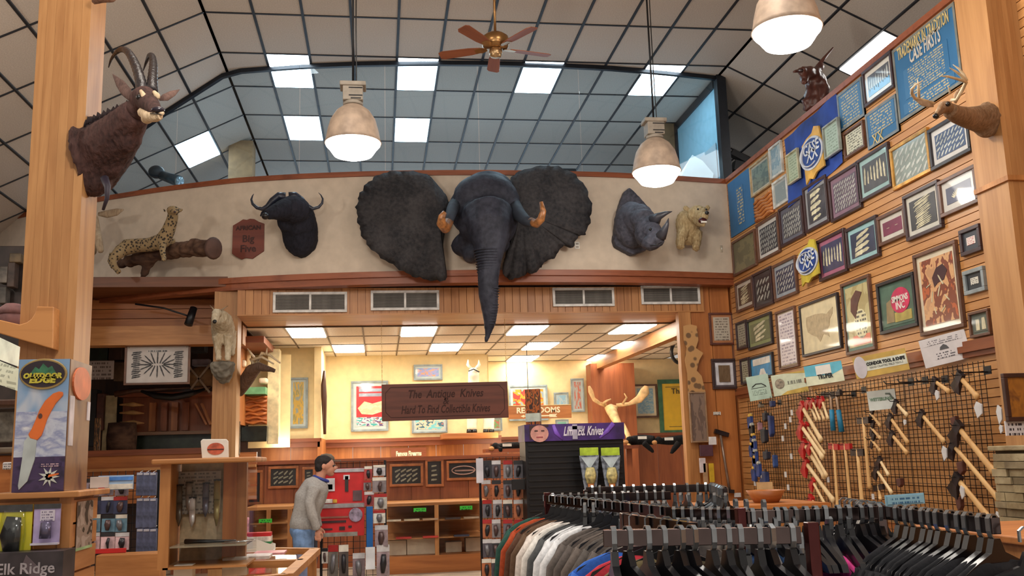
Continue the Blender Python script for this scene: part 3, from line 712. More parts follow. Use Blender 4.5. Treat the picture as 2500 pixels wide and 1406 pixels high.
# ================================================================== LEOPARD ON A LOG
def Z2(x, y, Y, r=0): return (220+x/6.11, 470+y/6.11, Y, r/6.11)
lg = T('tree_log', 'rough brown log bracket with a downward branch on the balcony wall', 'log', (atY(410, 600, 13.6).x, 13.9, 4.5))
lgm = FUR((104, 78, 62), (58, 40, 34), 14, (.4, 1, 1), .9, 1.0)
sculpt('trunk', [tp([Z2(430, 1080, 13.75, 60), Z2(620, 1010, 13.6, 90), Z2(850, 950, 13.45, 105), Z2(1100, 880, 13.3, 112), Z2(1400, 850, 13.1, 118), Z2(1640, 830, 12.95, 128), Z2(1830, 830, 12.85, 130)]),
  tp([Z2(900, 960, 13.45, 90), Z2(850, 1100, 13.5, 70), Z2(790, 1230, 13.6, 48), Z2(765, 1295, 13.65, 34)]), bp(*Z2(1560, 740, 13.0)[:3], 12, 12, 8), tp([Z2(900, 900, 13.4, 80), Z2(1000, 900, 13.7, 90), Z2(1050, 900, 13.95, 100)])], lgm, lg, .022, 1, noise_amp=.03, noise_scale=14)
O('cut_end', MB().tube([atY(*Z2(1838, 832, 12.84)[:3]), atY(*Z2(1862, 832, 12.82)[:3])], [.15, .12], 18), M((84, 60, 52), .8, bm=.4), lg, world=True)
lp = T('leopard', 'spotted leopard standing on the log with raised head', 'leopard', (atY(380, 590, 13.4).x, 13.3, 4.85))
lpm = SPOTS((146, 124, 90), (48, 40, 34), 24)
sculpt('body', [tp([Z2(480, 860, 13.35, 100), Z2(560, 810, 13.3, 120), Z2(700, 790, 13.25, 105), Z2(880, 780, 13.15, 105), Z2(1040, 740, 13.05, 120), Z2(1130, 680, 13.0, 120)]),
  tp([Z2(1100, 690, 13.0, 115), Z2(1170, 560, 12.95, 98), Z2(1220, 420, 12.9, 86), Z2(1240, 320, 12.85, 78)]),
  bp(*Z2(1240, 265, 12.8)[:3], 16, 15, 11), bp(*Z2(1258, 285, 12.68)[:3], 9, 9, 7),
  tp([Z2(1080, 740, 12.95, 66), Z2(1080, 880, 12.85, 44), Z2(1105, 990, 12.8, 36), Z2(1090, 1005, 12.72, 30)]), tp([Z2(1210, 700, 13.1, 56), Z2(1250, 800, 13.15, 40), Z2(1270, 850, 13.1, 34)]),
  tp([Z2(480, 850, 13.25, 100), Z2(400, 930, 13.15, 84), Z2(330, 1010, 13.1, 56), Z2(370, 1110, 13.08, 44), Z2(430, 1190, 13.0, 42)]),
  tp([Z2(1120, 290, 12.85, 20), Z2(1095, 235, 12.85, 16)]), tp([Z2(1340, 280, 12.85, 24), Z2(1380, 240, 12.85, 22)])], lpm, lp, .018, 2)
a, b = pxp([Z2(500, 900, 13.5, 26), Z2(300, 920, 13.55, 24), Z2(280, 1020, 13.5, 22), Z2(330, 1120, 13.4, 20)]); O('tail', MB().tube(a, b, 8), lpm, lp, world=True)
for x, y in ((1225, 262), (1285, 262)): O('eye', MB().ball(atY(*Z2(x, y, 12.66)[:3]), .012, 6), BLACKP, lp, world=True)
O('nose', MB().ball(atY(*Z2(1262, 290, 12.60)[:3]), .018, 6), M((60, 40, 36), .4), lp, world=True)
# pale antelope head behind the column
pa = T('antelope_head', 'pale long-eared antelope head half hidden behind the left timber column', 'mounted head', (atY(240, 580, 14).x, 14.1, 4.6))
pam = FUR((188, 168, 142), (150, 128, 104), 40)
sculpt('head', [tp([Z2(20, 380, 13.7, 95), Z2(60, 520, 13.6, 84), Z2(110, 680, 13.5, 66), Z2(150, 830, 13.4, 52), Z2(160, 890, 13.38, 44)]), tp([Z2(20, 420, 13.7, 100), Z2(-60, 650, 13.9, 140), Z2(-80, 860, 14.2, 170)])], pam, pa, .02, 2)
a, b = pxp([Z2(120, 320, 13.7, 26), Z2(260, 320, 13.65, 60), Z2(400, 290, 13.6, 56), Z2(500, 255, 13.58, 10)]); O('ear', MB().tube(a, b, 10, flat=.35, up=(0, 1, 0)), pam, pa, world=True)
a, b = pxp([Z2(40, 300, 13.7, 24), Z2(-60, 260, 13.65, 50), Z2(-160, 240, 13.6, 8)]); O('ear', MB().tube(a, b, 10, flat=.35, up=(0, 1, 0)), pam, pa, world=True)
# ================================================================== SABLE ANTELOPE on the left column
def Z1(x, y, Y, r=0): return (180+x/3.27, 90+y/3.27, Y, r/3.27)
sb_ = T('sable_antelope_head', 'big dark brown sable antelope head with long backswept horns on the left timber column', 'mounted head', (-2.1, 7.2, 3.9))
sbm = FUR((80, 56, 52), (40, 28, 28), 34, (1, 1, .4), .9, .9)
body = sculpt('neck', [
  tp([Z1(75, 965, 7.28, 318), Z1(160, 955, 7.28, 290), Z1(250, 890, 7.2, 232), Z1(350, 790, 7.05, 185), Z1(440, 680, 6.95, 145), Z1(500, 600, 6.85, 118)]),
  bp(*Z1(270, 960, 7.2)[:3], 52, 46, 56), bp(*Z1(160, 1130, 7.25)[:3], 42, 40, 46), bp(*Z1(180, 740, 7.2)[:3], 50, 26, 34), bp(*Z1(420, 800, 7.0)[:3], 38, 34, 42)], sbm, sb_, .016, 3, noise_amp=.005, noise_scale=45)
sculpt('head', [bp(*Z1(560, 500, 6.8)[:3], 34, 32, 32), tp([Z1(560, 480, 6.78, 96), Z1(610, 540, 6.6, 76), Z1(650, 590, 6.48, 58), Z1(680, 610, 6.42, 46)]), bp(*Z1(520, 580, 6.85)[:3], 30, 28, 30)], sbm, sb_, .01, 3)
pale = FUR((212, 190, 160), (180, 156, 124), 40)
sculpt('muzzle_patch', [tp([Z1(545, 600, 6.66, 40), Z1(600, 635, 6.52, 50), Z1(660, 640, 6.42, 40), Z1(690, 632, 6.39, 30)]), bp(*Z1(585, 655, 6.56)[:3], 15, 14, 12), bp(*Z1(700, 608, 6.37)[:3], 8, 8, 7)], pale, sb_, .009, 2)
for q in ([(535, 430, 6.62, 14), (560, 470, 6.6, 24), (575, 520, 6.58, 14)], [(640, 440, 6.62, 16), (665, 470, 6.6, 26), (680, 490, 6.6, 12)]):
    a, b = pxp([Z1(*k) for k in q]); O('eye_patch', MB().tube(a, b, 8), pale, sb_, world=True)
O('eye', MB().ball(atY(*Z1(520, 480, 6.62)[:3]), .02, 8), BLACKP, sb_, world=True)
O('nose', MB().ball(atY(*Z1(672, 582, 6.36)[:3]), (.045, .03, .022), 8), M((34, 28, 40), .25), sb_, world=True)
a, b = pxp([Z1(610, 612, 6.42, 4), Z1(660, 612, 6.36, 5), Z1(700, 622, 6.33, 4)]); O('mouth', MB().tube(a, b, 6), BLACKP, sb_, world=True)
hs_ = M((30, 26, 30), .4, bm=.5, scale=30, name='sable_horn')
def ringed(pts, nm='horn'):
    P_ = outline = []
    k = len(pts); out = []
    for i in range(k-1):
        p = [Vector(pts[max(0, min(k-1, i+d))]) for d in (-1, 0, 1, 2)]
        for s in range(8):
            t = s/8; out.append(.5*((2*p[1])+(-p[0]+p[2])*t+(2*p[0]-5*p[1]+4*p[2]-p[3])*t*t+(-p[0]+3*p[1]-3*p[2]+p[3])*t*t*t))
    out.append(Vector(pts[-1])); L = []
    for i, q in enumerate(out):
        L.append((q.x, q.y, q.z, 1.35*q.w*(1+.10*(i % 2)*(1 if i < len(out)*.7 else 0))))
    a, b = pxp(L); O(nm, MB().tube(a, b, 12), hs_, sb_, world=True)
ringed([Z1(545, 440, 6.8, 34), Z1(530, 340, 6.85, 30), Z1(490, 220, 6.95, 26), Z1(440, 130, 7.05, 21), Z1(390, 100, 7.15, 17), Z1(340, 125, 7.25, 12), Z1(300, 180, 7.35, 8), Z1(278, 245, 7.4, 3)])
ringed([Z1(625, 440, 6.8, 34), Z1(628, 340, 6.9, 28), Z1(635, 230, 7.1, 23), Z1(628, 160, 7.25, 18), Z1(605, 150, 7.4, 14), Z1(580, 200, 7.55, 9), Z1(555, 270, 7.6, 3)])
for q in ([(460, 510, 6.85, 14), (420, 440, 6.85, 44), (370, 370, 6.9, 36), (310, 297, 6.95, 3)], [(680, 500, 6.85, 12), (730, 485, 6.85, 34), (790, 450, 6.9, 28), (845, 420, 6.95, 3)]):
    a, b = pxp([Z1(*k) for k in q]); O('ear', MB().tube(a, b, 12, flat=.3, up=(0, 1, 0)), FUR((112, 88, 80), (76, 58, 54), 50), sb_, world=True)
mn = MB()
for i in range(34):
    f = i/33; x = 110+f*370; y = 690-f*150+18*sin(i*1.9); c = atY(*Z1(x, y+25, 7.1-.25*f)[:3]); tip = atY(*Z1(x-14+9*sin(i*2.7), y-24-16*rnd.random(), 7.1-.25*f)[:3])
    mn.tube([c, c.lerp(tip, .5), tip], [.035, .022, .003], 5)
O('mane', mn, FUR((50, 36, 38), (26, 20, 24), 60), sb_, world=True)
a, b = pxp([Z1(245, 1130, 7.1, 34), Z1(270, 1200, 7.05, 26), Z1(265, 1290, 7.05, 18), Z1(235, 1380, 7.1, 12)]); O('strap_hanging', MB().tube(a, b, 8), M((40, 32, 46), .6), sb_, world=True)
# second mount, only its underside in frame at the top of the column
um = T('mounted_animal', 'underside of a mounted head at the top of the left timber column', 'mounted head', (-2.2, 7.0, 4.9))
sculpt('muzzle', [tp([(228, 4, 6.95, 8), (246, -6, 6.9, 14), (275, -10, 6.85, 16)])], FUR((120, 86, 66), (80, 56, 44), 40), um, .012, 2)
# ================================================================== DEER on the right column
def Z6(x, y, Y, r=0): return (2200+x/5.623, 130+y/5.623, Y, r/5.623)
dr = T('deer_head', 'whitetail deer head with forked antlers on the right timber column', 'mounted head', (4.85, 6.8, 3.9))
drm = FUR((150, 122, 96), (112, 88, 66), 50, (1, 1, .5)); 
sculpt('neck', [tp([Z6(1340, 930, 6.8, 300), Z6(1240, 915, 6.8, 272), Z6(1050, 900, 6.7, 205), Z6(900, 880, 6.6, 165), Z6(760, 840, 6.45, 140), Z6(660, 780, 6.35, 118)]), bp(*Z6(1160, 980, 6.75)[:3], 36, 30, 38), bp(*Z6(1190, 780, 6.8)[:3], 26, 24, 24),
   bp(*Z6(620, 740, 6.32)[:3], 19, 20, 18), tp([Z6(600, 730, 6.3, 92), Z6(545, 790, 6.18, 66), Z6(500, 840, 6.1, 46), Z6(480, 860, 6.08, 38)])], drm, dr, .014, 3)
face = FUR((190, 164, 136), (156, 128, 100), 50)
sculpt('face', [tp([Z6(560, 690, 6.14, 40), Z6(520, 760, 6.06, 36), Z6(480, 820, 6.02, 28)])], face, dr, .009, 2)
O('nose', MB().ball(atY(*Z6(478, 862, 6.0)[:3]), (.024, .02, .02), 8), M((20, 18, 20), .12), dr, world=True)
O('eye', MB().ball(atY(*Z6(645, 698, 6.08)[:3]), .018, 8), M((20, 14, 12), .1), dr, world=True)
a, b = pxp([Z6(440, 720, 6.25, 22), Z6(350, 700, 6.2, 52), Z6(270, 680, 6.18, 46), Z6(190, 640, 6.16, 6)]); O('ear', MB().tube(a, b, 12, flat=.35, up=(0, 1, 0)), FUR((200, 176, 150), (160, 134, 108), 60), dr, world=True)
a, b = pxp([Z6(740, 680, 6.4, 26), Z6(760, 590, 6.42, 50), Z6(800, 520, 6.45, 40), Z6(870, 460, 6.5, 6)]); O('ear', MB().tube(a, b, 12, flat=.35, up=(0, 1, 0)), face, dr, world=True)
ant = M((196, 176, 144), .45, var=.15, scale=12, name='antler_bone')
A1 = MB()
def br_(pts):
    a, b = pxp([Z6(k[0], k[1], k[2], k[3]*1.3) for k in pts]); A1.tube(a, b, 8)
br_([(450, 690, 6.3, 20), (330, 650, 6.25, 18), (190, 620, 6.15, 20), (145, 550, 6.05, 20), (150, 490, 5.98, 18), (200, 430, 5.95, 14), (295, 380, 5.95, 4)])
br_([(245, 625, 6.2, 16), (240, 540, 6.15, 18), (235, 440, 6.12, 14), (225, 360, 6.1, 4)])
O('antler', A1, ant, dr, world=True); A1 = MB()
br_([(690, 640, 6.35, 20), (760, 640, 6.3, 20), (830, 520, 6.25, 22), (890, 400, 6.2, 22), (860, 380, 6.15, 18), (760, 350, 6.1, 18), (640, 318, 6.05, 15), (545, 315, 6.0, 4)])
br_([(890, 395, 6.2, 20), (830, 310, 6.18, 18), (750, 250, 6.15, 14), (665, 200, 6.1, 5)]); br_([(900, 380, 6.2, 20), (860, 290, 6.2, 16), (790, 210, 6.2, 12), (710, 155, 6.2, 4)]); br_([(670, 560, 6.3, 12), (665, 500, 6.28, 10), (640, 450, 6.26, 3)])
O('antler', A1, ant, dr, world=True)
# carved bear statue standing on the wall top
def S6(x, y, Y, r=0): return (x, y, Y, r)
st = T('carved_statue', 'dark brown carved wooden bear-like statue standing on top of the picture wall', 'statue', (5.22, 10.75, 5.6))
stm = WOOD((104, 62, 52), (70, 40, 36), 'z', .35)
sculpt('body', [tp([(1990, 268, 10.75, 30), (1992, 235, 10.75, 30), (1992, 205, 10.75, 27), (1990, 185, 10.7, 24)]), tp([(1992, 182, 10.7, 20), (1975, 178, 10.6, 18), (1955, 172, 10.5, 12)]), tp([(1966, 190, 10.6, 12), (1962, 202, 10.5, 8)]), tp([(2005, 196, 10.7, 14), (2016, 220, 10.6, 10), (2012, 240, 10.6, 9)]),
   tp([(1994, 176, 10.7, 12), (2004, 158, 10.7, 9), (2000, 150, 10.7, 6)]), tp([(1975, 268, 10.75, 13), (1970, 240, 10.72, 14)])], stm, st, .02, 2, noise_amp=.02, noise_scale=16)
a, b = pxp([(1995, 165, 10.7, 7), (2012, 142, 10.7, 5), (2034, 116, 10.7, 2)]); O('raised_stick', MB().tube(a, b, 7), stm, st, world=True)
a, b = pxp([(1958, 172, 10.5, 6), (1942, 174, 10.4, 4), (1936, 176, 10.4, 2)]); O('spout', MB().tube(a, b, 7), stm, st, world=True)
# dark projector on the ledge in the corner
W1('spotlight', 'dark spotlight bracket standing on the wall ledge in the far corner', 'spotlight', MB().bar(atY(1785, 372, 13.9), atY(1832, 398, 13.9), .12, .1).bar(atY(1790, 405, 13.9), atY(1818, 412, 13.9), .16, .16), BLACKM)
# mountain goat standing on a rock bracket, on the third column
def Z7(x, y, Y, r=0): return (210+x/3.347, 700+y/3.347, Y, r/3.347)
gt = T('mountain_goat', 'white mountain goat standing on the rock ledge of the timber column', 'goat', (-2.08, 13.3, 3.0))
gtm = FUR((206, 194, 170), (166, 148, 120), 40, (1, 1, .35))
sculpt('body', [tp([Z7(1120, 420, 13.45, 84), Z7(1120, 340, 13.3, 92), Z7(1110, 280, 13.15, 84), Z7(1090, 240, 13.0, 62)]), bp(*Z7(1070, 215, 12.95)[:3], 12, 12, 11), tp([Z7(1060, 230, 12.9, 34), Z7(1050, 290, 12.82, 24)]),
  tp([Z7(1070, 400, 13.2, 44), Z7(1078, 500, 13.2, 26), Z7(1085, 600, 13.15, 22)]), tp([Z7(1160, 400, 13.2, 44), Z7(1160, 500, 13.2, 26), Z7(1158, 605, 13.15, 22)]), tp([Z7(1190, 360, 13.5, 40), Z7(1195, 480, 13.5, 30), Z7(1190, 560, 13.45, 22)])], gtm, gt, .016, 2, noise_amp=.01, noise_scale=50)
for q in ([(1050, 195, 12.95, 8), (1030, 170, 12.98, 5), (1012, 150, 13.05, 2)], [(1100, 195, 12.95, 8), (1130, 175, 12.98, 5), (1160, 155, 13.05, 2)]):
    a, b = pxp([Z7(*k) for k in q]); O('horn', MB().tube(a, b, 7), M((150, 130, 104), .5), gt, world=True)
O('muzzle', MB().ball(atY(*Z7(1052, 285, 12.78)[:3]), .028, 6), BLACKP, gt, world=True)
rkm = FUR((150, 144, 130), (104, 98, 88), 12, (1, 1, 1), .9, 1)
rk = MB(); 
rkb = sculpt('rock_ledge', [('t', [atY(*Z7(1118, 640, 13.3)[:3])+Vector((0, 0, .0)), atY(*Z7(1120, 700, 13.32)[:3]), atY(*Z7(1130, 770, 13.42)[:3])], [.17, .14, .07]), ('b', atY(*Z7(1118, 638, 13.3)[:3]), (.17, .17, .05))], rkm, None, .016, 1, world=False, noise_amp=.02, noise_scale=20)
tag(rkb, 'grey rock ledge under the white mountain goat on the timber column', 'rock')
# ================================================================== FRAMED DISPLAYS
pic_glass = GLASS((1, 1, 1), .12, 'picture_glass', .05)
def knife_rows(w, h, style, n, mat_, parent, seed=0, nm='knife_print'):
    r = random.Random(seed); mb = MB(); y = -.004
    def knife(cx, cz_, L, a, t=.13):
        dx, dz = cos(a), sin(a); nx, nz = -dz, dx
        pts = [(-.5, -t*.45), (-.45, t*.5), (.0, t*.55), (.05, t*.4), (.35, t*.4), (.5, -t*.1), (.3, -t*.5), (.02, -t*.4), (-.03, -t*.6), (-.3, -t*.4)]
        mb.prism([(cx+L*(p*dx+q*nx), cz_+L*(p*dz+q*nz)) for p, q in pts], y, y+.002)
    if style == 'd':
        rows = max(3, round(n*.7)); cols = max(2, round(rows*w/h*.85))
        for i in range(rows):
            for j in range(cols): knife(-w/2+(j+.5)*w/cols, -h/2+(i+.5)*h/rows, w/cols*1.12, radians(38+r.uniform(-16, 16)), .26)
    elif style == 'h':
        for i in range(n): knife(r.uniform(-.05, .05)*w, -h/2+(i+.5)*h/n, w*r.uniform(.5, .72), radians(r.uniform(4, 12)), min(.3, .62*h/n/(w*.6)))
    elif style == 'v':
        for i in range(n): knife(-w/2+(i+.5)*w/n, r.uniform(-.06, .1)*h, h*r.uniform(.5, .75), radians(88+r.uniform(-5, 5)), min(.16, .8*w/n/(h*.6)))
    elif style == 'f':
        for i in range(n):
            a = radians(28+124*i/(n-1)); knife(cos(a)*w*.27, -h*.36+sin(a)*h*.45, h*.36, a, .24)
    elif style == 's':
        for i in range(n): a = 2*pi*i/n; knife(cos(a)*w*.24, sin(a)*h*.24, min(w, h)*.42, a, .1)
    o = O(nm, mb, mat_, parent); return o
def frame(name, label, cat, c, w, h, rz, fcol, mcol=None, inner=None, fw=.035, mw=.05, depth=.035, gloss=True, group=None, tilt=0):
    t = T(name, label, cat, c, group=group, rot=(tilt, 0, rz))
    fm = fcol if not isinstance(fcol, tuple) else M(fcol, .4, var=.15)
    fb = MB()
    for (x0, x1, z0, z1) in ((-w/2, w/2, h/2-fw, h/2), (-w/2, w/2, -h/2, -h/2+fw), (-w/2, -w/2+fw, -h/2+fw, h/2-fw), (w/2-fw, w/2, -h/2+fw, h/2-fw)):
        fb.box(x0, x1, -depth, 0, z0, z1)
    O('frame', fb, fm, t, bevel=.004)
    iw, ih = w-2*fw, h-2*fw
    if mcol is not None:
        O('mat_board', MB().box(-iw/2, iw/2, -.012, -.004, -ih/2, ih/2), M(mcol, .8, var=.03), t); iw -= 2*mw; ih -= 2*mw
    if inner is not None: O('picture', MB().box(-iw/2, iw/2, -.016, -.006, -ih/2, ih/2), inner, t)
    t['iw'] = iw; t['ih'] = ih
    if gloss: O('glass', MB().box(-w/2+fw, w/2-fw, -.026, -.024, -h/2+fw, h/2-fw), pic_glass, t)
    return t, iw, ih
def onwall(xl, xr, yt, yb, off=0):
    cx, cy = (xl+xr)/2, (yt+yb)/2; X = XW-off
    a = atX(xl, cy, X); b = atX(xr, cy, X); t_ = atX(cx, yt, X); u = atX(cx, yb, X)
    return Vector((X, (a.y+b.y)/2, (t_.z+u.z)/2)), abs(a.y-b.y), abs(t_.z-u.z)
DK = (58, 38, 40); BR = (96, 64, 48); GD = M((190, 140, 70), .3, .6, var=.2, name='gilt'); BK = (38, 34, 38); WH = (200, 198, 192)
silver = M((176, 178, 170), .35, .2, var=.2, name='printed_steel'); bone = M((196, 190, 160), .5, var=.2)
navy = M((52, 58, 82), .5, var=.25); char = M((62, 60, 66), .6, var=.25); slate = M((78, 80, 92), .6, var=.2); olive = M((110, 116, 84), .6, var=.1)
BLUEP = M((46, 104, 150), .6, var=.06, scale=3, name='blue_sign_paint'); goldt = M((196, 176, 120), .6, name='gold_lettering')
def F(xl, xr, yt, yb, label, fcol, mcol, inner, style=None, n=8, kn=None, fw=.035, mw=.05, name='framed_display', cat='framed display', off=.0, seed=0, gloss=True):
    c, w, h = onwall(xl, xr, yt, yb, off)
    t, iw, ih = frame(name, label, cat, (c.x-.002, c.y, c.z), w, h, -pi/2, fcol, mcol, inner, fw, mw, gloss=gloss)
    if style:
        o = knife_rows(iw*.94, ih*.94, style, n, kn or silver, t, seed or int(xl)); o.location.y = -.014
    return t, iw, ih
F(1842+40-47, 1885, 388, 469, 'tan framed grey-green picture beside the tall blue banner in the far corner', (170, 150, 116), (190, 190, 180), PRINT([(90, 110, 108), (120, 138, 128), (80, 96, 98)], 5), fw=.03, mw=.03)
F(1883, 1914, 350, 432, 'white framed pale blue print left of the big blue banner, upper of two', (190, 190, 184), None, PRINT([(130, 160, 176), (170, 186, 190), (120, 146, 160)], 4), fw=.03)
F(1891, 1928, 434, 502, 'white framed pale grey print left of the big blue banner, lower of two', (196, 196, 190), (170, 176, 176), PRINT([(130, 146, 150), (176, 184, 180)], 5), fw=.03, mw=.03)
# carved panel
c, w, h = onwall(1845, 1892, 476, 532)
t = T('carved_wood_panel', 'brown carved wood panel with wavy relief on the picture wall', 'carving', c, rz=-pi/2)
O('board', MB().box(-w/2, w/2, -.02, 0, -h/2, h/2), CHERRYZ, t); mb = MB()
for i in range(6):
    z = -h/2+(i+.5)*h/6; mb.tube([(-w/2*.95+w*.95*j/8, -.022, z+.015*sin(j*1.3+i)) for j in range(9)], .022, 6)
o = O('relief', mb, HONEY, t); o['kind'] = 'stuff'
F(2064, 2117, 307, 376, 'small frame with cream certificate beside the big blue banner', BR, (70, 52, 44), LINES((206, 206, 184), (90, 90, 80), 8, 5), fw=.03, mw=.01)
tt, iw, ih = F(2111, 2188, 146, 241, 'dark framed knife poster with bright blue foot, high beside the largest blue sign', DK, (214, 212, 204), M((86, 88, 96), .5), 'v', 9, silver)
O('blue_band', MB().box(-iw/2, iw/2, -.018, -.008, -ih/2, -ih/2+ih*.34), M((96, 160, 206), .4), tt)
F(2180, 2278, 334, 445, 'gilt framed sage knife poster below the largest blue sign', GD, None, M((132, 144, 136), .4, var=.08), 'd', 6, silver)
F(2273, 2376, 287, 396, 'dark framed blue knife poster with white mat beneath the deer head', BK, (206, 206, 204), M((66, 84, 116), .45), 'd', 5, silver)
F(2099, 2181, 366, 478, 'dark framed knife poster with pale aqua mat left of the gilt frame', DK, (156, 188, 188), M((76, 78, 82), .5), 'v', 7, bone)
F(2029, 2106, 413, 528, 'dark framed knife poster with mauve mat below the big blue banner', DK, (132, 104, 120), M((98, 84, 98), .5), 'd', 9, silver)
F(1967, 2027, 440, 558, 'narrow dark framed display of four short white knives in a column', DK, (140, 142, 146), char, 'h', 5, bone)
F(1907, 1967, 492, 592, 'dark framed grey knife display right of the two stacked white frames', DK, (92, 92, 104), M((78, 78, 86), .5), 'd', 7, silver)
F(1852, 1907, 532, 630, 'framed knife display with white mat below the carved wood panel', BR, (200, 196, 190), char, 'd', 7, silver)
F(1792, 1850, 573, 663, 'dark framed olive brown print directly below the tall blue banner', BR, None, PRINT([(96, 92, 64), (120, 112, 78), (76, 84, 66)], 4))
F(2298, 2394, 420, 515, 'dark framed navy poster with a fan of knives at the right timber column', BR, (208, 206, 200), M((62, 66, 92), .45), 'f', 11, bone, mw=.06)
F(2213, 2304, 456, 575, 'tall white-matted black poster crowded with knives beside the fan poster', DK, (206, 204, 194), M((48, 46, 48), .45), 'h', 16, bone, mw=.05)
F(2148, 2218, 514, 590, 'small white-matted maroon print with one open folding knife', BR, (208, 204, 194), M((120, 46, 74), .45), 's', 2, bone, mw=.05)
F(2071, 2151, 540, 642, 'dark framed display of white knives with light aqua mat', DK, (150, 190, 194), M((56, 62, 84), .45), 'h', 4, bone, mw=.05)
F(2001, 2071, 570, 677, 'dark framed knife display with pink mat right of the round emblem sign', DK, (160, 96, 120), M((66, 66, 94), .45), 'v', 7, bone, mw=.05)
F(1892, 1950, 634, 728, 'grey-matted navy knife display left of the round emblem sign', BR, (150, 156, 164), M((60, 62, 84), .45), 'd', 5, silver)
F(1843, 1890, 658, 751, 'very dark knife display, middle of the three frames nearest the corner', DK, (70, 60, 60), M((58, 50, 52), .45), 'd', 4, silver)
F(1800, 1843, 681, 757, 'white-matted brown knife display nearest the corner of the balcony', BR, (196, 188, 176), M((88, 72, 60), .45), 'h', 10, bone)
t, iw, ih = F(2350, 2402, 553, 620, 'small dark frame with a white card, top of three beside the right column', DK, None, M((62, 66, 74), .5)); O('card', MB().box(-iw*.27, iw*.27, -.02, -.014, -ih*.22, ih*.2), LINES((230, 220, 214), (180, 90, 90), 5, 3), t)
t, iw, ih = F(2243, 2352, 600, 812, 'large frame with photo of folding knives scattered on orange ground', BR, (216, 206, 182), PRINT([(196, 150, 110), (214, 166, 118), (130, 70, 50), (186, 96, 56), (90, 56, 50)], 3.2, detail=3), mw=.05)
kb = MB()
for (cx_, cz_, L, a) in ((.1, .14, .34, 2.2), (.02, -.02, .30, 1.1), (-.2, -.08, .28, 1.3), (.24, -.15, .26, 2.4), (.1, -.3, .24, .6), (-.15, -.3, .2, 1.9), (-.28, .1, .22, .3)):
    pts = [(-.5, -.06), (-.45, .07), (.05, .08), (.4, .05), (.5, -.01), (.3, -.07), (0, -.05)]
    kb.prism([(cx_*iw+L*ih*.6*(p*cos(a)-q*sin(a)), cz_*ih+L*ih*.6*(p*sin(a)+q*cos(a))) for p, q in pts], -.02, -.016)
O('knife_print', kb, bone, t); O('dark_figure', MB().prism([(-.1*iw, .05*ih), (-.15*iw, .2*ih), (.0, .33*ih), (.2*iw, .36*ih), (.32*iw, .25*ih), (.2*iw, .12*ih), (.0, .1*ih)], -.019, -.015), M((64, 34, 40), .4), t)
t, iw, ih = F(2359, 2411, 655, 716, 'small silver-framed dark picture, middle of three beside the right column', (136, 146, 150), None, M((46, 52, 56), .5)); O('card', MB().box(-iw*.24, iw*.24, -.02, -.014, -ih*.2, ih*.22), LINES((220, 218, 206), (90, 90, 90), 4, 2), t)
t, iw, ih = F(2373, 2424, 757, 822, 'small grey-green frame with two pale objects, lowest of three beside the right column', BR, (96, 108, 98), M((90, 100, 92), .5), fw=.025, mw=.02)
O('print', MB().prism([(-.3*iw, -.4*ih), (-.05*iw, -.4*ih), (-.05*iw, .3*ih), (-.3*iw, .3*ih)], -.02, -.016).prism([(.1*iw, -.4*ih), (.4*iw, -.4*ih), (.35*iw, .35*ih), (.15*iw, .35*ih)], -.02, -.016), bone, t)
t, iw, ih = F(2149, 2243, 676, 808, 'green framed poster with a red oval sign reading SIMMONS INC', BK, (72, 100, 86), M((78, 108, 92), .5), mw=.03)
O('boot_print', MB().prism([(-.38*iw, -.42*ih), (-.12*iw, -.42*ih), (-.12*iw, .05*ih), (-.2*iw, .16*ih), (-.34*iw, .1*ih)], -.02, -.016), M((150, 130, 92), .5), t)
O('yellow_base', MB().box(-.1*iw, .44*iw, -.02, -.016, -.44*ih, -.2*ih), M((176, 160, 84), .5), t)
O('red_oval', MB().prism([(.12*iw+.30*iw*cos(a), .08*ih+.32*ih*sin(a)) for a in [2*pi*k/24 for k in range(24)]], -.022, -.016), M((196, 44, 88), .5), t)
text('lettering', 'SIMMONS', .085, WHITE, t, (.12*iw, -.024, .12*ih), fit=.5*iw, bold=.002); text('lettering', 'INC', .1, WHITE, t, (.12*iw, -.024, -.06*ih), bold=.002)
t, iw, ih = F(2064, 2136, 678, 862, 'tall brown framed teal poster with a figure and a cream oval panel', BR, (110, 140, 128), PRINT([(196, 186, 136), (176, 160, 110), (140, 150, 120)], 3), mw=.035)
O('cream_panel', MB().prism([(.1*iw+.3*iw*cos(a), -.14*ih+.24*ih*sin(a)) for a in [2*pi*k/24 for k in range(24)]], -.02, -.016), LINES((224, 218, 176), (90, 90, 80), 7, 2), t)
O('salmon_panel', MB().box(-.3*iw, .45*iw, -.019, -.016, -.48*ih, -.32*ih), M((220, 130, 104), .5), t); O('figure_print', MB().prism([(-.3*iw, .1*ih), (-.25*iw, .3*ih), (.0, .42*ih), (.25*iw, .36*ih), (.05*iw, .2*ih), (-.1*iw, -.05*ih)], -.021, -.016), M((96, 62, 54), .5), t)
t, iw, ih = F(1959, 2056, 728, 862, 'dark framed cream map of the United States', BK, None, M((222, 208, 170), .6, var=.05), fw=.03)
us = [(-.36, .26), (-.1, .27), (.1, .24), (.2, .2), (.3, .26), (.38, .3), (.36, .18), (.28, .08), (.26, -.04), (.2, -.1), (.24, -.28), (.18, -.22), (.08, -.18), (-.02, -.32), (-.1, -.2), (-.22, -.14), (-.34, -.06), (-.38, .1)]
O('map_print', MB().prism([(p*iw, q*ih) for p, q in us], -.02, -.016), M((186, 168, 134), .6, var=.08, scale=20), t)
F(1902, 1950, 752, 900, 'tall narrow frame with a pale white and lilac certificate', BR, (170, 156, 132), LINES((222, 214, 218), (150, 138, 156), 16, 4), fw=.03, mw=.02)
t, iw, ih = F(1829, 1889, 770, 848, 'dark framed olive green certificate near the corner', BK, (142, 150, 104), olive, 'h', 4, bone)
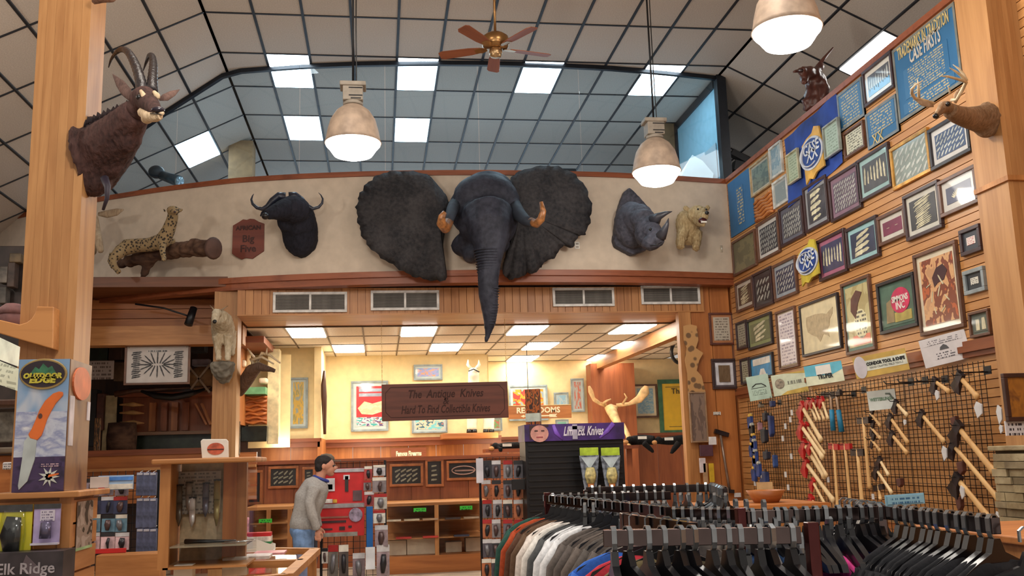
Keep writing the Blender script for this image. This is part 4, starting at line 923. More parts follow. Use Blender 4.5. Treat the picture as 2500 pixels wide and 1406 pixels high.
F(1802, 1827, 784, 853, 'narrow dark frame beside the olive certificate in the corner', DK, (100, 92, 82), LINES((170, 164, 144), (90, 84, 70), 9, 3), fw=.025, mw=.02)
t, iw, ih = F(1835, 1892, 865, 925, 'dark framed blue and white print, second lowest in the corner', BK, None, M((70, 150, 200), .4, var=.1), fw=.03)
O('white_panel', MB().box(-iw*.4, iw*.4, -.02, -.016, ih*.12, ih*.45).prism([(-.15*iw, -.45*ih), (.2*iw, -.45*ih), (.1*iw, -.1*ih), (-.05*iw, -.1*ih)], -.02, -.016), M((224, 222, 214), .5), t)
F(1812, 1834, 874, 938, 'narrow dark frame at the bottom of the corner column of frames', DK, (110, 104, 90), LINES((180, 176, 150), (90, 84, 70), 9, 3), fw=.025, mw=.02)
# frames on the pier facing the camera
def FY(xl, xr, yt, yb, Y, label, fcol, mcol, inner, rz=0, name='framed_display', cat='framed display', **kw):
    cx, cy = (xl+xr)/2, (yt+yb)/2; a = atY(xl, cy, Y); b = atY(xr, cy, Y); u = atY(cx, yt, Y); d = atY(cx, yb, Y)
    return frame(name, label, cat, (((a+b)/2).x, Y, ((u+d)/2).z), (b-a).length, (u-d).length, rz, fcol, mcol, inner, **kw)
FY(1731, 1791, 764, 842, 13.48, 'wood framed text certificate, upper of two on the corner pier', (92, 50, 40), (176, 116, 76), LINES((190, 182, 166), (120, 110, 100), 9, 4), fw=.03, mw=.035)
FY(1737, 1799, 876, 950, 13.48, 'dark framed brown picture with white mat, lower of two on the corner pier', (62, 44, 44), (92, 80, 84), M((214, 214, 222), .6), fw=.035, mw=.025)
t = bpy.data.objects[-1] if False else None
q = atY(1768, 912, 13.46); W1('small_picture', 'brown picture centred inside the white mat of the pier frame', 'picture', MB().box(q.x-.085, q.x+.085, 13.444, 13.449, q.z-.12, q.z+.12), FUR((130, 108, 84), (100, 80, 60), 30))
# ------------------------------------------------------------------ blue painted signs on the wall
def sign(xl, xr, yt, yb, label, mat_, edge=None, off=.0, th=.02, name='blue_sign', cat='sign'):
    c, w, h = onwall(xl, xr, yt, yb, off); t = T(name, label, cat, c, rz=-pi/2)
    O('board', MB().box(-w/2, w/2, -th, 0, -h/2, h/2), mat_, t)
    if edge: 
        e = MB(); k = .03
        e.box(-w/2, w/2, -th-.006, 0, h/2-k, h/2).box(-w/2, w/2, -th-.006, 0, -h/2, -h/2+k).box(-w/2, -w/2+k, -th-.006, 0, -h/2+k, h/2-k).box(w/2-k, w/2, -th-.006, 0, -h/2+k, h/2-k)
        O('edging', e, M(edge, .5), t)
    return t, w, h
TXT = LINES((46, 104, 150), (188, 172, 126), 14, 9)
def linesblock(t, w, h, z0, z1, rows, words, bgc=(46, 104, 150), fgc=(188, 172, 126), x=.86):
    O('small_lettering', MB().box(-w*x/2, w*x/2, -.024, -.018, z0*h, z1*h), LINES(bgc, fgc, rows, words), t)
t, w, h = sign(1782, 1842, 424, 566, 'tall blue sign with one vertical column of gold lettering in the far corner', BLUEP)
linesblock(t, w, h, -.36, .3, 12, 1, x=.3)
t, w, h = sign(2049, 2113, 207, 306, 'blue text sign with grey edging right of the big blue banner', BLUEP, (116, 126, 132)); linesblock(t, w, h, -.42, .42, 11, 7)
t, w, h = sign(2118, 2198, 252, 346, 'blue text sign with grey edging below the poster with the blue foot', BLUEP, (116, 126, 132)); linesblock(t, w, h, -.2, .42, 8, 6)
text('lettering', 'XX', .16, goldt, t, (-.15*w, -.026, -.34*h))
t, w, h = sign(2186, 2352, 56, 258, 'largest blue sign with gold title lettering partly behind the antlers', BLUEP, (116, 118, 112))
text('lettering', 'TRADEMARKS IN TRADITION', .17, goldt, t, (.0, -.026, h*.38), fit=w*.86, bold=.003); text('lettering', 'CASE FIRSTS', .20, M((196, 190, 180), .5), t, (.02*w, -.026, h*.24), shear=.1, fit=w*.6, bold=.003)
linesblock(t, w, h, -.26, .13, 12, 10, x=.7); linesblock(t, w, h, -.44, -.30, 4, 9, x=.8)
# blue cloth banner with round emblem
banm = M((30, 62, 140), .7, var=.2, scale=4, name='royal_blue_cloth')
q = [atX(*p, XW-.01) for p in ((1917, 341), (2044, 228), (2062, 396), (1928, 508))]
bn = T('blue_banner', 'royal blue cloth banner carrying a gold and blue round emblem', 'banner', q[0].lerp(q[2], .5))
vs = []; G = 14
for i in range(G+1):
    for j in range(G+1):
        a = q[0].lerp(q[1], j/G); b = q[3].lerp(q[2], j/G); p = a.lerp(b, i/G); p.x += .012*sin(j*.9+i*.3)-.012; vs.append(p)
O('cloth', MB().add(vs, [(i*(G+1)+j, i*(G+1)+j+1, (i+1)*(G+1)+j+1, (i+1)*(G+1)+j) for i in range(G) for j in range(G)], True), banm, bn, world=True)
F(1925, 1955, 368, 446, 'pale green certificate on the left half of the blue banner', (176, 170, 140), (160, 170, 148), LINES((172, 186, 160), (130, 146, 120), 9, 4), fw=.02, mw=.02, off=.05, gloss=False)
F(2015, 2055, 296, 380, 'pale green certificate on the right half of the blue banner', (140, 146, 140), (150, 166, 156), LINES((160, 180, 166), (124, 142, 126), 9, 4), fw=.02, mw=.02, off=.05, gloss=False)
def emblem(name, label, xl, xr, yt, yb, yc0, yc1, gold):
    c, w, h = onwall(xl, xr, yt, yb, .06); t = T(name, label, 'sign', c, rz=-pi/2)
    gm = M(gold, .5, var=.12, scale=6); wm = M((190, 196, 206), .5); bm2 = M((28, 60, 128), .45, var=.15)
    # ribbon / shield: pointed crown on top and torn tail below
    O('gold_shield', MB().prism([(-.38*w, -.14*h), (-.36*w, -.5*h), (-.2*w, -.42*h), (-.05*w, -.47*h), (.12*w, -.38*h), (.46*w, -.36*h), (.42*w, .2*h), (.36*w, .44*h), (.16*w, .50*h), (.05*w, .40*h), (-.2*w, .36*h), (-.42*w, .28*h)], -.02, 0), gm, t)
    O('white_ring', MB().prism([(.0+.5*w*cos(a), .02*h+.31*h*sin(a)) for a in [2*pi*k/32 for k in range(32)]], -.032, -.02), wm, t)
    O('blue_disc', MB().prism([(.0+.44*w*cos(a), .02*h+.27*h*sin(a)) for a in [2*pi*k/32 for k in range(32)]], -.04, -.03), bm2, t)
    cu = [(-.02*w+.36*w*cos(a), .0*h+.22*h*sin(a)) for a in [radians(60+245*k/16) for k in range(17)]]
    O('letter_c', MB().tube([(x, -.042, z) for x, z in cu], [.012+.02*sin(pi*i/16) for i in range(17)], 6, flat=.4), wm, t)
    text('lettering', 'CASE', .30*w, wm, t, (.06*w, -.046, .10*h), bold=.004); text('lettering', 'XX', .34*w, wm, t, (.08*w, -.046, -.03*h), bold=.004)
    return t
emblem('round_emblem_sign', 'blue and gold round emblem sign in the middle of the blue banner', 1958, 2016, 310, 442, 0, 0, (206, 160, 70))
emblem('round_emblem_sign', 'smaller blue and yellow round emblem sign below the blue banner', 1950, 2003, 585, 694, 0, 0, (190, 170, 60))
# ------------------------------------------------------------------ paper signs fixed to the slatwall, turned toward the aisle
def aisle_sign(cx, cy, wpx, hpx, Xo, label, mat_, rz=-.62, tilt=0, name='paper_sign', roll=0):
    c = atX(cx, cy, XW-Xo); k = c.y/FPX
    t = T(name, label, 'sign', c, rot=(0, roll, rz)); w = wpx*k/ max(.6, cos(rz+YAW)); h = hpx*k
    O('board', MB().box(-w/2, w/2, -.008, 0, -h/2, h/2), mat_, t); return t, w, h
mint = M((176, 200, 184), .5, var=.06)
t, w, h = aisle_sign(1853, 946, 50, 62, .2, 'mint green square sign with a knife sketch above the blue gloves', mint, roll=-.12)
O('print', MB().tube([(-.3*w, -.012, .05*h), (-.1*w, -.012, .16*h), (.15*w, -.012, .14*h), (.32*w, -.012, .02*h)], .006, 5).box(-.35*w, .35*w, -.011, -.008, -.02*h, .0*h), BLACKP, t)
O('small_lettering', MB().box(-.4*w, .4*w, -.010, -.008, -.3*h, -.08*h), LINES((176, 200, 184), (110, 130, 116), 4, 4), t)
t, w, h = aisle_sign(1928, 936, 78, 54, .2, 'cream sign with ochre corners and a round grey crest', M((196, 204, 180), .5, var=.08), roll=-.10)
O('ochre_corner', MB().prism([(-.1*w, .5*h), (.5*w, .5*h), (.48*w, .38*h)], -.011, -.008), M((186, 156, 70), .5), t); O('ochre_corner', MB().prism([(-.3*w, -.5*h), (.5*w, -.5*h), (.5*w, -.26*h), (-.1*w, -.34*h)], -.011, -.008), M((186, 156, 70), .5), t)
O('crest', MB().prism([(-.28*w+.14*w*cos(a), .05*h+.24*h*sin(a)) for a in [2*pi*k/20 for k in range(20)]], -.012, -.008), M((130, 120, 104), .5, var=.3, scale=40), t); O('small_lettering', MB().box(-.1*w, .42*w, -.011, -.008, -.04*h, .16*h), LINES((196, 204, 180), (110, 112, 100), 1, 3, duty=.8), t)
t, w, h = aisle_sign(2012, 912, 84, 52, .25, 'turquoise and cream sign with a white square in its middle', M((214, 218, 190), .5, var=.08), roll=-.10)
O('turquoise_field', MB().prism([(-.5*w, .5*h), (.5*w, .5*h), (.5*w, .1*h), (.2*w, -.1*h), (-.5*w, -.02*h)], -.010, -.008), M((96, 180, 204), .5, var=.12, scale=6), t)
O('white_field', MB().box(-.2*w, .2*w, -.012, -.009, -.02*h, .42*h), WHITE, t); text('lettering', 'TRUPER', .3*h, BLACKP, t, (.02*w, -.013, -.14*h), bold=.003, fit=.4*w)
t, w, h = aisle_sign(2150, 888, 118, 56, .3, 'long ochre and white sign with a pale oval and bold black lettering', M((190, 158, 76), .5, var=.12, scale=5), roll=-.13)
O('white_field', MB().box(-.3*w, .49*w, -.011, -.008, -.22*h, .26*h), M((206, 210, 196), .5), t)
O('oval', MB().prism([(-.38*w+.12*w*cos(a), .0+.52*h*sin(a)) for a in [2*pi*k/24 for k in range(24)]], -.014, -.008), M((196, 192, 200), .5, var=.06), t)
text('lettering', 'CONDOR TOOL & KNIFE', .2*h, BLACKP, t, (.1*w, -.013, .08*h), bold=.003, fit=.72*w); text('lettering', 'HAND CRAFTED FIELD TOOLS', .13*h, M((90, 90, 90), .5), t, (.1*w, -.013, -.1*h), fit=.66*w)
t, w, h = aisle_sign(2307, 852, 88, 76, .12, 'white paper notice tilted below the large scattered-knives picture', M((206, 202, 204), .6, var=.04), rz=-.9, roll=-.16)
O('small_lettering', MB().box(-.42*w, .42*w, -.010, -.008, .22*h, .42*h), LINES((206, 202, 204), (120, 118, 124), 3, 5), t); O('print', MB().prism([(-.1*w, .0), (.1*w, .0), (.06*w, .12*h), (0, .18*h), (-.08*w, .1*h)], -.012, -.008), M((80, 80, 84), .5), t); O('small_lettering', MB().box(-.25*w, .25*w, -.010, -.008, -.3*h, -.05*h), LINES((206, 202, 204), (90, 88, 94), 3, 3), t)
t, w, h = aisle_sign(2153, 976, 64, 50, .22, 'white sign with green swoosh lettering on the black grid wall', M((216, 224, 220), .5, var=.03), rz=-.5, roll=-.06)
text('lettering', 'WETTERLINGS', .22*h, M((110, 140, 116), .5), t, (-.02*w, -.011, .04*h), fit=.8*w, bold=.002); O('print', MB().tube([(.15*w, -.011, .3*h), (.3*w, -.011, .28*h), (.36*w, -.011, .1*h), (.42*w, -.011, .0)], .008, 5), M((100, 112, 104), .5), t)
q = atY(2208, 1219, 3.33); w, h = 106*3.33/FPX, 27*3.33/FPX; t = T('paper_sign', 'light blue sign strip standing above the chrome rack rail', 'sign', q, rot=(0, -.03, 0))
O('board', MB().box(-w/2, w/2, -.004, 0, -h/2, h/2), M((150, 196, 216), .5, var=.04), t); O('holder', MB().box(-.006, .006, 0, .006, -.06, 0), CHROME, t)
O('small_lettering', MB().box(-.46*w, .46*w, -.007, -.004, -.36*h, .36*h), LINES((150, 196, 216), (60, 110, 150), 2, 6), t)
# ================================================================== GRID WALL AND TOOLS
gp_n = atX(2412, 889, XW-.1); gp_f = atX(1825, 978, XW-.1)
ys = [gp_f.y-.02, gp_f.y-1.35, gp_f.y-2.7, gp_f.y-4.05, 7.45]
GX = XW-.10
for k, (a, b) in enumerate(zip(ys, ys[1:])):
    nm_ = ['farthest black wire grid panel next to the corner pier', 'second black wire grid panel from the corner, with red-headed axes', 'third black wire grid panel from the corner, behind the white sign', 'nearest black wire grid panel beside the right timber column'][k]
    t = T('wire_grid_panel', nm_, 'grid panel', (GX, (a+b)/2, .45)); mb = MB(); x = GX
    z = .5
    while z < 2.30: mb.box(x-.0022, x+.0022, b+.01, a-.01, z-.0022, z+.0022); z += .0762
    y = b+.01; L = a-b-.02; nn = round(L/.0762)
    for i in range(nn+1): yy = b+.01+L*i/nn; mb.box(x-.007, x-.0022, yy-.0022, yy+.0022, .46, 2.30)
    O('wires', mb, BLACKM, t, world=True)['kind'] = 'stuff'
hickory = WOOD((240, 212, 164), (222, 188, 136), 'z', .5); hick2 = WOOD((226, 184, 124), (204, 156, 98), 'z', .5); redp = M((176, 30, 34), .4, name='red_steel'); darksteel = M((56, 50, 54), .35, .7, var=.25); leather = M((84, 44, 34), .6, var=.2); tagw = M((206, 206, 208), .5, var=.06)
AX = GX-.10
def axe(p0, p1, wpx, label, hm, headm, group, head='hatchet', kind='axe', X=AX, curve=0):
    a = atX(*p0, X); b = atX(*p1, X); w = wpx*((a.y+b.y)/2)/FPX
    w *= 1.25; t = T(kind, label, kind.replace('_', ' '), a, group=group); d = (b-a); L = d.length; dn = d.normalized()
    side = Vector((0, -1, 0)) if abs(dn.y) < .7 else Vector((0, 0, 1)); side = (side-dn*side.dot(dn)).normalized()
    mid = a.lerp(b, .5)+side*curve*L
    O('handle', MB().tube([a-dn*.03, a.lerp(mid, .6), mid, mid.lerp(b, .7), b-dn*.03, b], [w*.42, w*.40, w*.42, w*.46, w*.56, w*.50], 10, flat=.6, up=(1, 0, 0)), hm, t, world=True)
    if head:
        o_ = side; hh = w*1.5
        pr = [(-.5, -.5), (-.5, .6), (.5, .55), (1.6, 1.1), (1.75, .0), (1.5, -1.0), (.5, -.5)] if head == 'hatchet' else [(-1.6, -.5), (-1.6, .5), (1.6, .5), (1.6, -.5)]
        vs = []
        for s in (-.35, .35):
            for (q, r) in pr: vs.append(a-dn*(r*hh*.8)+o_*(q*hh)*-1+Vector((1, 0, 0))*s*w*(.9 if q < 1 else .25))
        k = len(pr)
        O('head', MB().add(vs, [tuple(range(k)), tuple(reversed(range(k, 2*k)))]+[(i, k+i, k+(i+1) % k, (i+1) % k) for i in range(k)]), headm, t, world=True)
    O('hook', MB().tube([Vector((GX-.003, a.y, a.z+.02)), Vector((X-.06, a.y, a.z+.02)), Vector((X-.075, a.y, a.z+.04))], .004, 5), BLACKM, t, world=True)
    return t
def E1(x, y): return (1800+x/3.606, 860+y/3.606)
red_list = [((572, 480), (742, 778), 62), ((625, 430), (700, 600), 40), ((660, 430), (730, 600), 34), ((705, 420), (765, 600), 44), ((745, 420), (800, 590), 44),
            ((565, 650), (755, 930), 60), ((610, 650), (770, 900), 46), ((590, 810), (770, 1100), 62), ((640, 820), (790, 1090), 44), ((605, 975), (850, 1310), 62), ((665, 1140), (790, 1370), 44), ((650, 1300), (720, 1390), 60)]
wl = ['top long hickory handle of the red-headed axe cluster', 'short red-headed hatchet, first of the four hanging side by side', 'short red-headed hatchet, second of the four hanging side by side', 'short red-headed hatchet, third of the four hanging side by side', 'short red-headed hatchet, last of the four beside the blue-gripped hammers', 'pale hickory axe in the middle of the cluster, hanging lower', 'pale hickory axe just right of the middle cluster axe', 'red-headed axe below the pale middle axes', 'hickory axe overlapping the red-headed axe below the middle', 'long red-headed axe reaching lowest to the right in the cluster', 'slim hickory axe under the long low axe', 'red-headed axe at the very bottom of the cluster above the rack rail']
for i, (p, q, w) in enumerate(red_list):
    axe(E1(*p), E1(*q), w/3.606*.72, wl[i], hickory, redp, 'red-headed axes on the grid wall', X=AX-.03*(i % 3))
for i, (p, q, w, lb) in enumerate([((850, 830), (885, 1370), 44, 'long straight sledge handle with red head, left of the upright row'), ((950, 830), (995, 1340), 46, 'long straight sledge handle with wide red head, second of the upright row'), ((1060, 880), (1100, 1330), 56, 'thick straight sledge handle with dark head, third of the upright row'), ((1110, 600), (1165, 1200), 50, 'long upright handle with a dark head, right end of the upright row')]):
    axe(E1(*p), E1(*q), w/3.606*.8, lb, hick2, redp if i < 2 else darksteel, 'upright sledge hammers on the grid wall', 'sledge', 'sledge_hammer', X=AX-.02)
for i, (p, q, lb) in enumerate([((820, 370), (845, 690), 'blue-gripped hammer, left of the pair beside the red hatchets'), ((870, 370), (920, 700), 'blue-gripped hammer, right of the pair beside the red hatchets')]):
    a = E1(*p); b = E1(*q); t = axe(a, b, 9, lb, M((160, 130, 104), .4), darksteel, 'blue-gripped hammers', 'sledge', 'hammer')
    pa_, pb_ = atX(*a, AX), atX(*b, AX); O('grip', MB().tube([pa_.lerp(pb_, .42), pb_], [.026, .03], 10), M((24, 120, 160), .5), t, world=True)
# darker tools nearer the right column
def R8(x, y): return (2150+x/2.529, 850+y/2.529)
rl = [((335, 205), (425, 270), 34, 'short hatchet high on the grid wall with a white tag'), ((490, 180), (600, 305), 44, 'hatchet hanging highest beside the right column'), ((255, 410), (395, 580), 34, 'hatchet with white tag in the middle of the near grid panel'),
      ((480, 490), (705, 770), 50, 'long axe with pale handle, upper of the big axes by the stone pillar'), ((450, 600), (730, 935), 40, 'slimmer long axe crossing behind the big axes by the stone pillar'), ((475, 810), (715, 1100), 50, 'lowest long axe with pale handle by the stone pillar'),
      ((60, 430), (170, 585), 30, 'small hatchet right of the white sign, upper of two parallel'), ((70, 535), (165, 650), 30, 'small hatchet right of the white sign, lower of two parallel'), ((95, 340), (165, 415), 28, 'small short hatchet at the corner of the white sign'),
      ((-5, 690), (50, 785), 26, 'small pale hatchet below the white sign, upper'), ((-25, 750), (70, 895), 28, 'small pale hatchet below the white sign, lower')]
for i, (p, q, w, lb) in enumerate(rl):
    axe(R8(*p), R8(*q), w/2.529*.85, lb, hick2 if i < 8 else hickory, darksteel, None, X=AX-.02*(i % 2))
for i, (p, q, w, lb) in enumerate([((1180, 545), (1262, 650), 36, 'short dark-headed hammer under the white sign'), ((1185, 670), (1262, 760), 34, 'pinkish short hammer under the white sign'), ((1190, 780), (1262, 870), 34, 'short hammer below the pinkish one'), ((1245, 1190), (1262, 1300), 40, 'stubby hammer low on the middle grid panel')]):
    axe(E1(*p), E1(*q), w/3.606*.8, lb, hick2, darksteel, None, 'sledge', 'hammer')
# leather sheaths / dark heads hanging below, white tags
for i, (x, y, w, h, lb) in enumerate([(460, 470, 60, 110, 'dark leather sheath hanging above the upper long axe'), (500, 740, 70, 90, 'dark brown sheath behind the big axes'), (490, 960, 60, 90, 'dark brown sheath low by the stone pillar'), (120, 830, 60, 60, 'dark sheath hanging below the small hatchets')]):
    c = atX(*R8(x, y), AX); k = c.y/FPX/2.529; ww, hh = w*k*.5, h*k*.5
    W1('axe_sheath', lb, 'sheath', MB().prism([(c.y-ww, c.z+hh), (c.y+ww, c.z+hh*.8), (c.y+ww*.7, c.z-hh*.6), (c.y, c.z-hh), (c.y-ww*.9, c.z-hh*.4)], c.x-.02, c.x+.02, 'yz'), leather, bevel=.006)
for i, (x, y, w, h, lb) in enumerate([(350, 290, 50, 70, 'white price tag on the short high hatchet'), (605, 380, 90, 110, 'large white folded tag below the highest hatchet'), (395, 650, 60, 100, 'white folded tag below the middle hatchet'), (150, 458, 34, 40, 'small white tag below the two parallel hatchets'), (505, 890, 50, 90, 'pale grey plastic tag beside the lowest long axe'), (725, 1050, 46, 90, 'white tag at the foot of the lowest long axe'), (735, 410, 60, 130, 'crumpled white paper on the right timber column edge'), (745, 500, 40, 60, 'small white paper below the crumpled one on the column edge')]):
    c = atX(*R8(x, y), AX-.04); k = c.y/FPX/2.529; ww, hh = w*k*.5, h*k*.5
    W1('price_tag', lb, 'tag', MB().prism([(-ww+c.y, c.z+hh*.6), (c.y+ww*.3, c.z+hh), (c.y+ww, c.z+hh*.3), (c.y+ww*.4, c.z-hh), (c.y-ww*.8, c.z-hh*.5)], c.x-.006, c.x+.006, 'yz'), tagw, bevel=.002)
for i, (x, y) in enumerate([(480, 530), (467, 592), (423, 650), (400, 758), (475, 915), (425, 1075), (448, 1188), (120, 560), (195, 640), (155, 1150), (130, 905), (800, 1120), (1195, 1270)]):
    c = atX(*E1(x, y), AX); k = c.y/FPX/3.606
    tag(W1('shelf_tag', 'small white price tag on an empty hook of the far grid panels', 'tag', MB().box(c.x-.004, c.x+.004, c.y-20*k, c.y+20*k, c.z-25*k, c.z+25*k), tagw), 'small white price tag on an empty hook of the far grid panels', 'tag', 'hook tags on the far grid panels')
# hooks
for i, (x, y) in enumerate([(2225, 936), (2260, 932), (2308, 930), (2412, 908), (2050, 962), (2085, 965), (2010, 968), (1905, 985), (2110, 955)]):
    c = atX(x, y, GX); tag(W1('display_hook', 'black empty display hook at the top of the grid wall', 'hook', MB().tube([c, c+Vector((-.26, 0, 0)), c+Vector((-.28, 0, .03))], .006, 6).box(c.x-.006, c.x, c.y-.05, c.y+.05, c.z-.02, c.z+.05), BLACKM), 'black empty display hook at the top of the grid wall', 'hook', 'empty hooks along the top of the grid wall')
# blue and black packs with yellow heads on the far grid panel
bluep = M((34, 54, 110), .6, var=.3); yel = M((214, 172, 70), .4)
pk_ = [(115, 610, 'y'), (130, 690, 'k'), (140, 780, 'y'), (150, 830, 'b'), (130, 860, 'y'), (160, 920, 'b'), (160, 975, 'y'), (190, 1030, 'b'), (150, 1070, 'y'), (230, 1150, 'b')]
for i, (x, y, c_) in enumerate(pk_):
    c = atX(*E1(x, y), AX-.02); k = c.y/FPX/3.606
    t = T('packaged_tool', 'blue and yellow packaged folding tool hanging on the far grid panel', 'packaged tool', c, group='blue and yellow packaged tools on the far grid panel')
    O('body', MB().prism([(-.05, -.10), (.06, -.09), (.08, .03), (.02, .09), (-.06, .07)], -.02, .02, 'yz'), bluep if c_ != 'k' else BLACKP, t, bevel=.006); O('tip', MB().ball((0, -.01, .08), (.03, .055, .03), 6), yel if c_ == 'y' else silver, t)
for i, (x, y, w, h, cc, lb) in enumerate([(250, 570, 70, 80, (34, 34, 44), 'black glove pack upper on the far grid panel'), (300, 650, 60, 200, (38, 52, 100), 'long navy glove pack on the far grid panel'), (240, 740, 110, 130, (30, 32, 42), 'wide black glove pack in the middle of the far grid panel'), (260, 910, 110, 80, (34, 36, 50), 'black glove pack below the wide one on the far grid panel'), (335, 960, 40, 120, (40, 66, 120), 'slim blue pack right of the glove packs'), (250, 1130, 90, 170, (34, 52, 100), 'tapering blue pack lowest on the far grid panel'), (310, 455, 60, 60, (50, 60, 100), 'small blue pack at the top of the far grid panel'), (210, 470, 60, 40, (110, 100, 86), 'small beige pack at the top of the far grid panel'), (200, 655, 40, 80, (150, 110, 120), 'small pink card on the far grid panel')]):
    c = atX(*E1(x, y), AX-.03); k = c.y/FPX/3.606; ww, hh = w*k*.5, h*k*.5
    t = T('hanging_pack', lb, 'hanging pack', c); O('pack', MB().prism([(-ww, hh*.9), (ww*.9, hh), (ww, -hh*.5), (ww*.3, -hh), (-ww*.8, -hh*.7)], -.03, .03, 'yz'), M(cc, .6, var=.2), t, bevel=.01)
    O('header_card', MB().box(-.004, .004, -ww*.5, ww*.5, hh*.9, hh*1.05+.02), BLACKP, t)
# long hammer on the pier and labels
a = atY(1759, 1062, 13.44); b = atY(1781, 1196, 13.44)
t = T('long_hammer', 'long thin steel hammer hanging on the corner pier', 'hammer', a); O('handle', MB().tube([a, b], [.018, .02], 10), M((150, 130, 116), .35, .5), t, world=True)
O('head', MB().bar(atY(1745, 1052, 13.44), atY(1778, 1062, 13.44), .06, .06), darksteel, t, world=True); O('foot', MB().bar(atY(1768, 1198, 13.42), atY(1792, 1200, 13.42), .04, .05), darksteel, t, world=True)
c = atY(1751, 1009, 13.47); W1('wall_label', 'small white label strip on the corner pier', 'label', MB().box(c.x-.055, c.x+.055, 13.474, 13.484, c.z-.022, c.z+.022), LINES((224, 222, 216), (90, 90, 90), 2, 3))
c = atY(1800, 1208, 13.47); W1('wall_label', 'white label low on the corner pier', 'label', MB().box(c.x-.06, c.x+.04, 13.43, 13.44, c.z-.03, c.z+.03), tagw)
# spotted hide on a pole left of the pier
hp_ = T('spotted_hide', 'long pale hide with dark spots hanging on the pier edge', 'hide', (4.42, 13.45, 2.2))
ol = [(1668, 796), (1684, 792), (1700, 796), (1704, 830), (1698, 850), (1716, 862), (1706, 880), (1700, 905), (1712, 918), (1722, 960), (1704, 968), (1690, 955), (1680, 962), (1678, 915), (1672, 880), (1676, 850), (1669, 830)]
vs = [atY(x, y, 13.42) for x, y in ol]; mt_ = SPOTS((196, 150, 98), (120, 92, 66), 9)
O('hide', MB().prism([(v.x, v.z) for v in vs], 13.40, 13.43), mt_, hp_, world=True)
W1('timber_post', 'slim honey coloured timber post at the edge of the corner pier', 'post', MB().box(atY(1662, 900, 13.5).x, atY(1692, 900, 13.5).x, 13.46, 13.6, 0, 3.64), OAK)
FY(1683, 1725, 957, 1080, 13.38, 'tall grey carved picture hanging below the spotted hide', (150, 120, 92), None, PRINT([(140, 118, 104), (110, 92, 84), (160, 142, 124)], 3), fw=.02)
for i, (x, y, w, h, cc, lb) in enumerate([(1739, 1076, 20, 20, (222, 220, 222), 'square white tag beside the grey carved picture'), (1724, 1100, 34, 28, (84, 50, 62), 'dark maroon cap hanging below the carved picture'), (1715, 1136, 16, 36, (216, 204, 208), 'slim white card below the maroon cap'), (1737, 1154, 13, 46, (206, 168, 40), 'slim yellow card on the corner pier'), (1722, 1160, 12, 60, (176, 140, 104), 'tan stick hanging between the white and yellow cards')]):
    c = atY(x, y, 13.36); k = 13.5/FPX; W1('hanging_item', lb, 'hanging item', MB().box(c.x-w*k/2, c.x+w*k/2, 13.34, 13.37, c.z-h*k/2, c.z+h*k/2), M(cc, .5, var=.1), bevel=.008)
# vents in the soffit
for i, (x0, x1, y0, y1) in enumerate([(670, 845, 709, 767), (906, 1072, 705, 762), (1346, 1503, 698, 753), (1560, 1714, 693, 748)]):
    Yv = 13.44; a = atY((x0+x1)/2, (y0+y1)/2, Yv); w = (x1-x0)*13.55/FPX; h = (y1-y0)*13.45/FPX*.86
    t = T('air_vent', ['leftmost', 'second', 'third', 'rightmost'][i]+' white louvred air vent in the wooden soffit', 'vent', (a.x, Yv, a.z+.0), group='white air vents in the wooden soffit')
    f = MB()
    for (p, q, r, s) in ((-w/2, w/2, h/2-.035, h/2), (-w/2, w/2, -h/2, -h/2+.035), (-w/2, -w/2+.035, -h/2+.035, h/2-.035), (w/2-.035, w/2, -h/2+.035, h/2-.035), (-.015, .015, -h/2+.035, h/2-.035)): f.box(p, q, -.025, 0, r, s)
    O('frame', f, M((214, 212, 208), .5), t, bevel=.003); O('backing', MB().box(-w/2+.03, w/2-.03, -.004, 0, -h/2+.03, h/2-.03), M((50, 46, 44), .7), t)
    sl_ = MB().hexa([(-w/2+.035, -.018, .003), (w/2-.035, -.018, .003), (w/2-.035, -.004, .012), (-w/2+.035, -.004, .012), (-w/2+.035, -.018, .005), (w/2-.035, -.018, .005), (w/2-.035, -.004, .014), (-w/2+.035, -.004, .014)]).mesh('louvre'); sl_.materials.append(M((150, 144, 138), .5))
    ns = 13
    for k in range(ns):
        o = bpy.data.objects.new('louvre', sl_); COL.objects.link(o); o.parent = t; o.location.z = -h/2+.035+(h-.07)*k/ns
# sockets on the balcony wall
c = atY(1411, 597, 12.9); t = T('wall_socket', 'white double wall socket beside the elephant ear', 'socket', (c.x, arcy(c.x)-.004, c.z)); O('plate', MB().box(-.035, .035, -.01, 0, -.05, .05), WHITE, t, bevel=.003)
O('outlet', MB().box(-.02, .02, -.013, -.01, .01, .035).box(-.02, .02, -.013, -.01, -.035, -.01), M((150, 140, 130), .5), t)
c = atY(1763, 606, 13.2); t = T('wall_switch', 'small beige switch plate at the right end of the balcony wall', 'switch', (c.x, arcy(c.x)-.004, c.z)); O('plate', MB().box(-.02, .02, -.01, 0, -.05, .05), M((170, 158, 140), .5), t, bevel=.003); O('toggle', MB().box(-.006, .006, -.02, -.01, -.012, .012), WHITE, t)
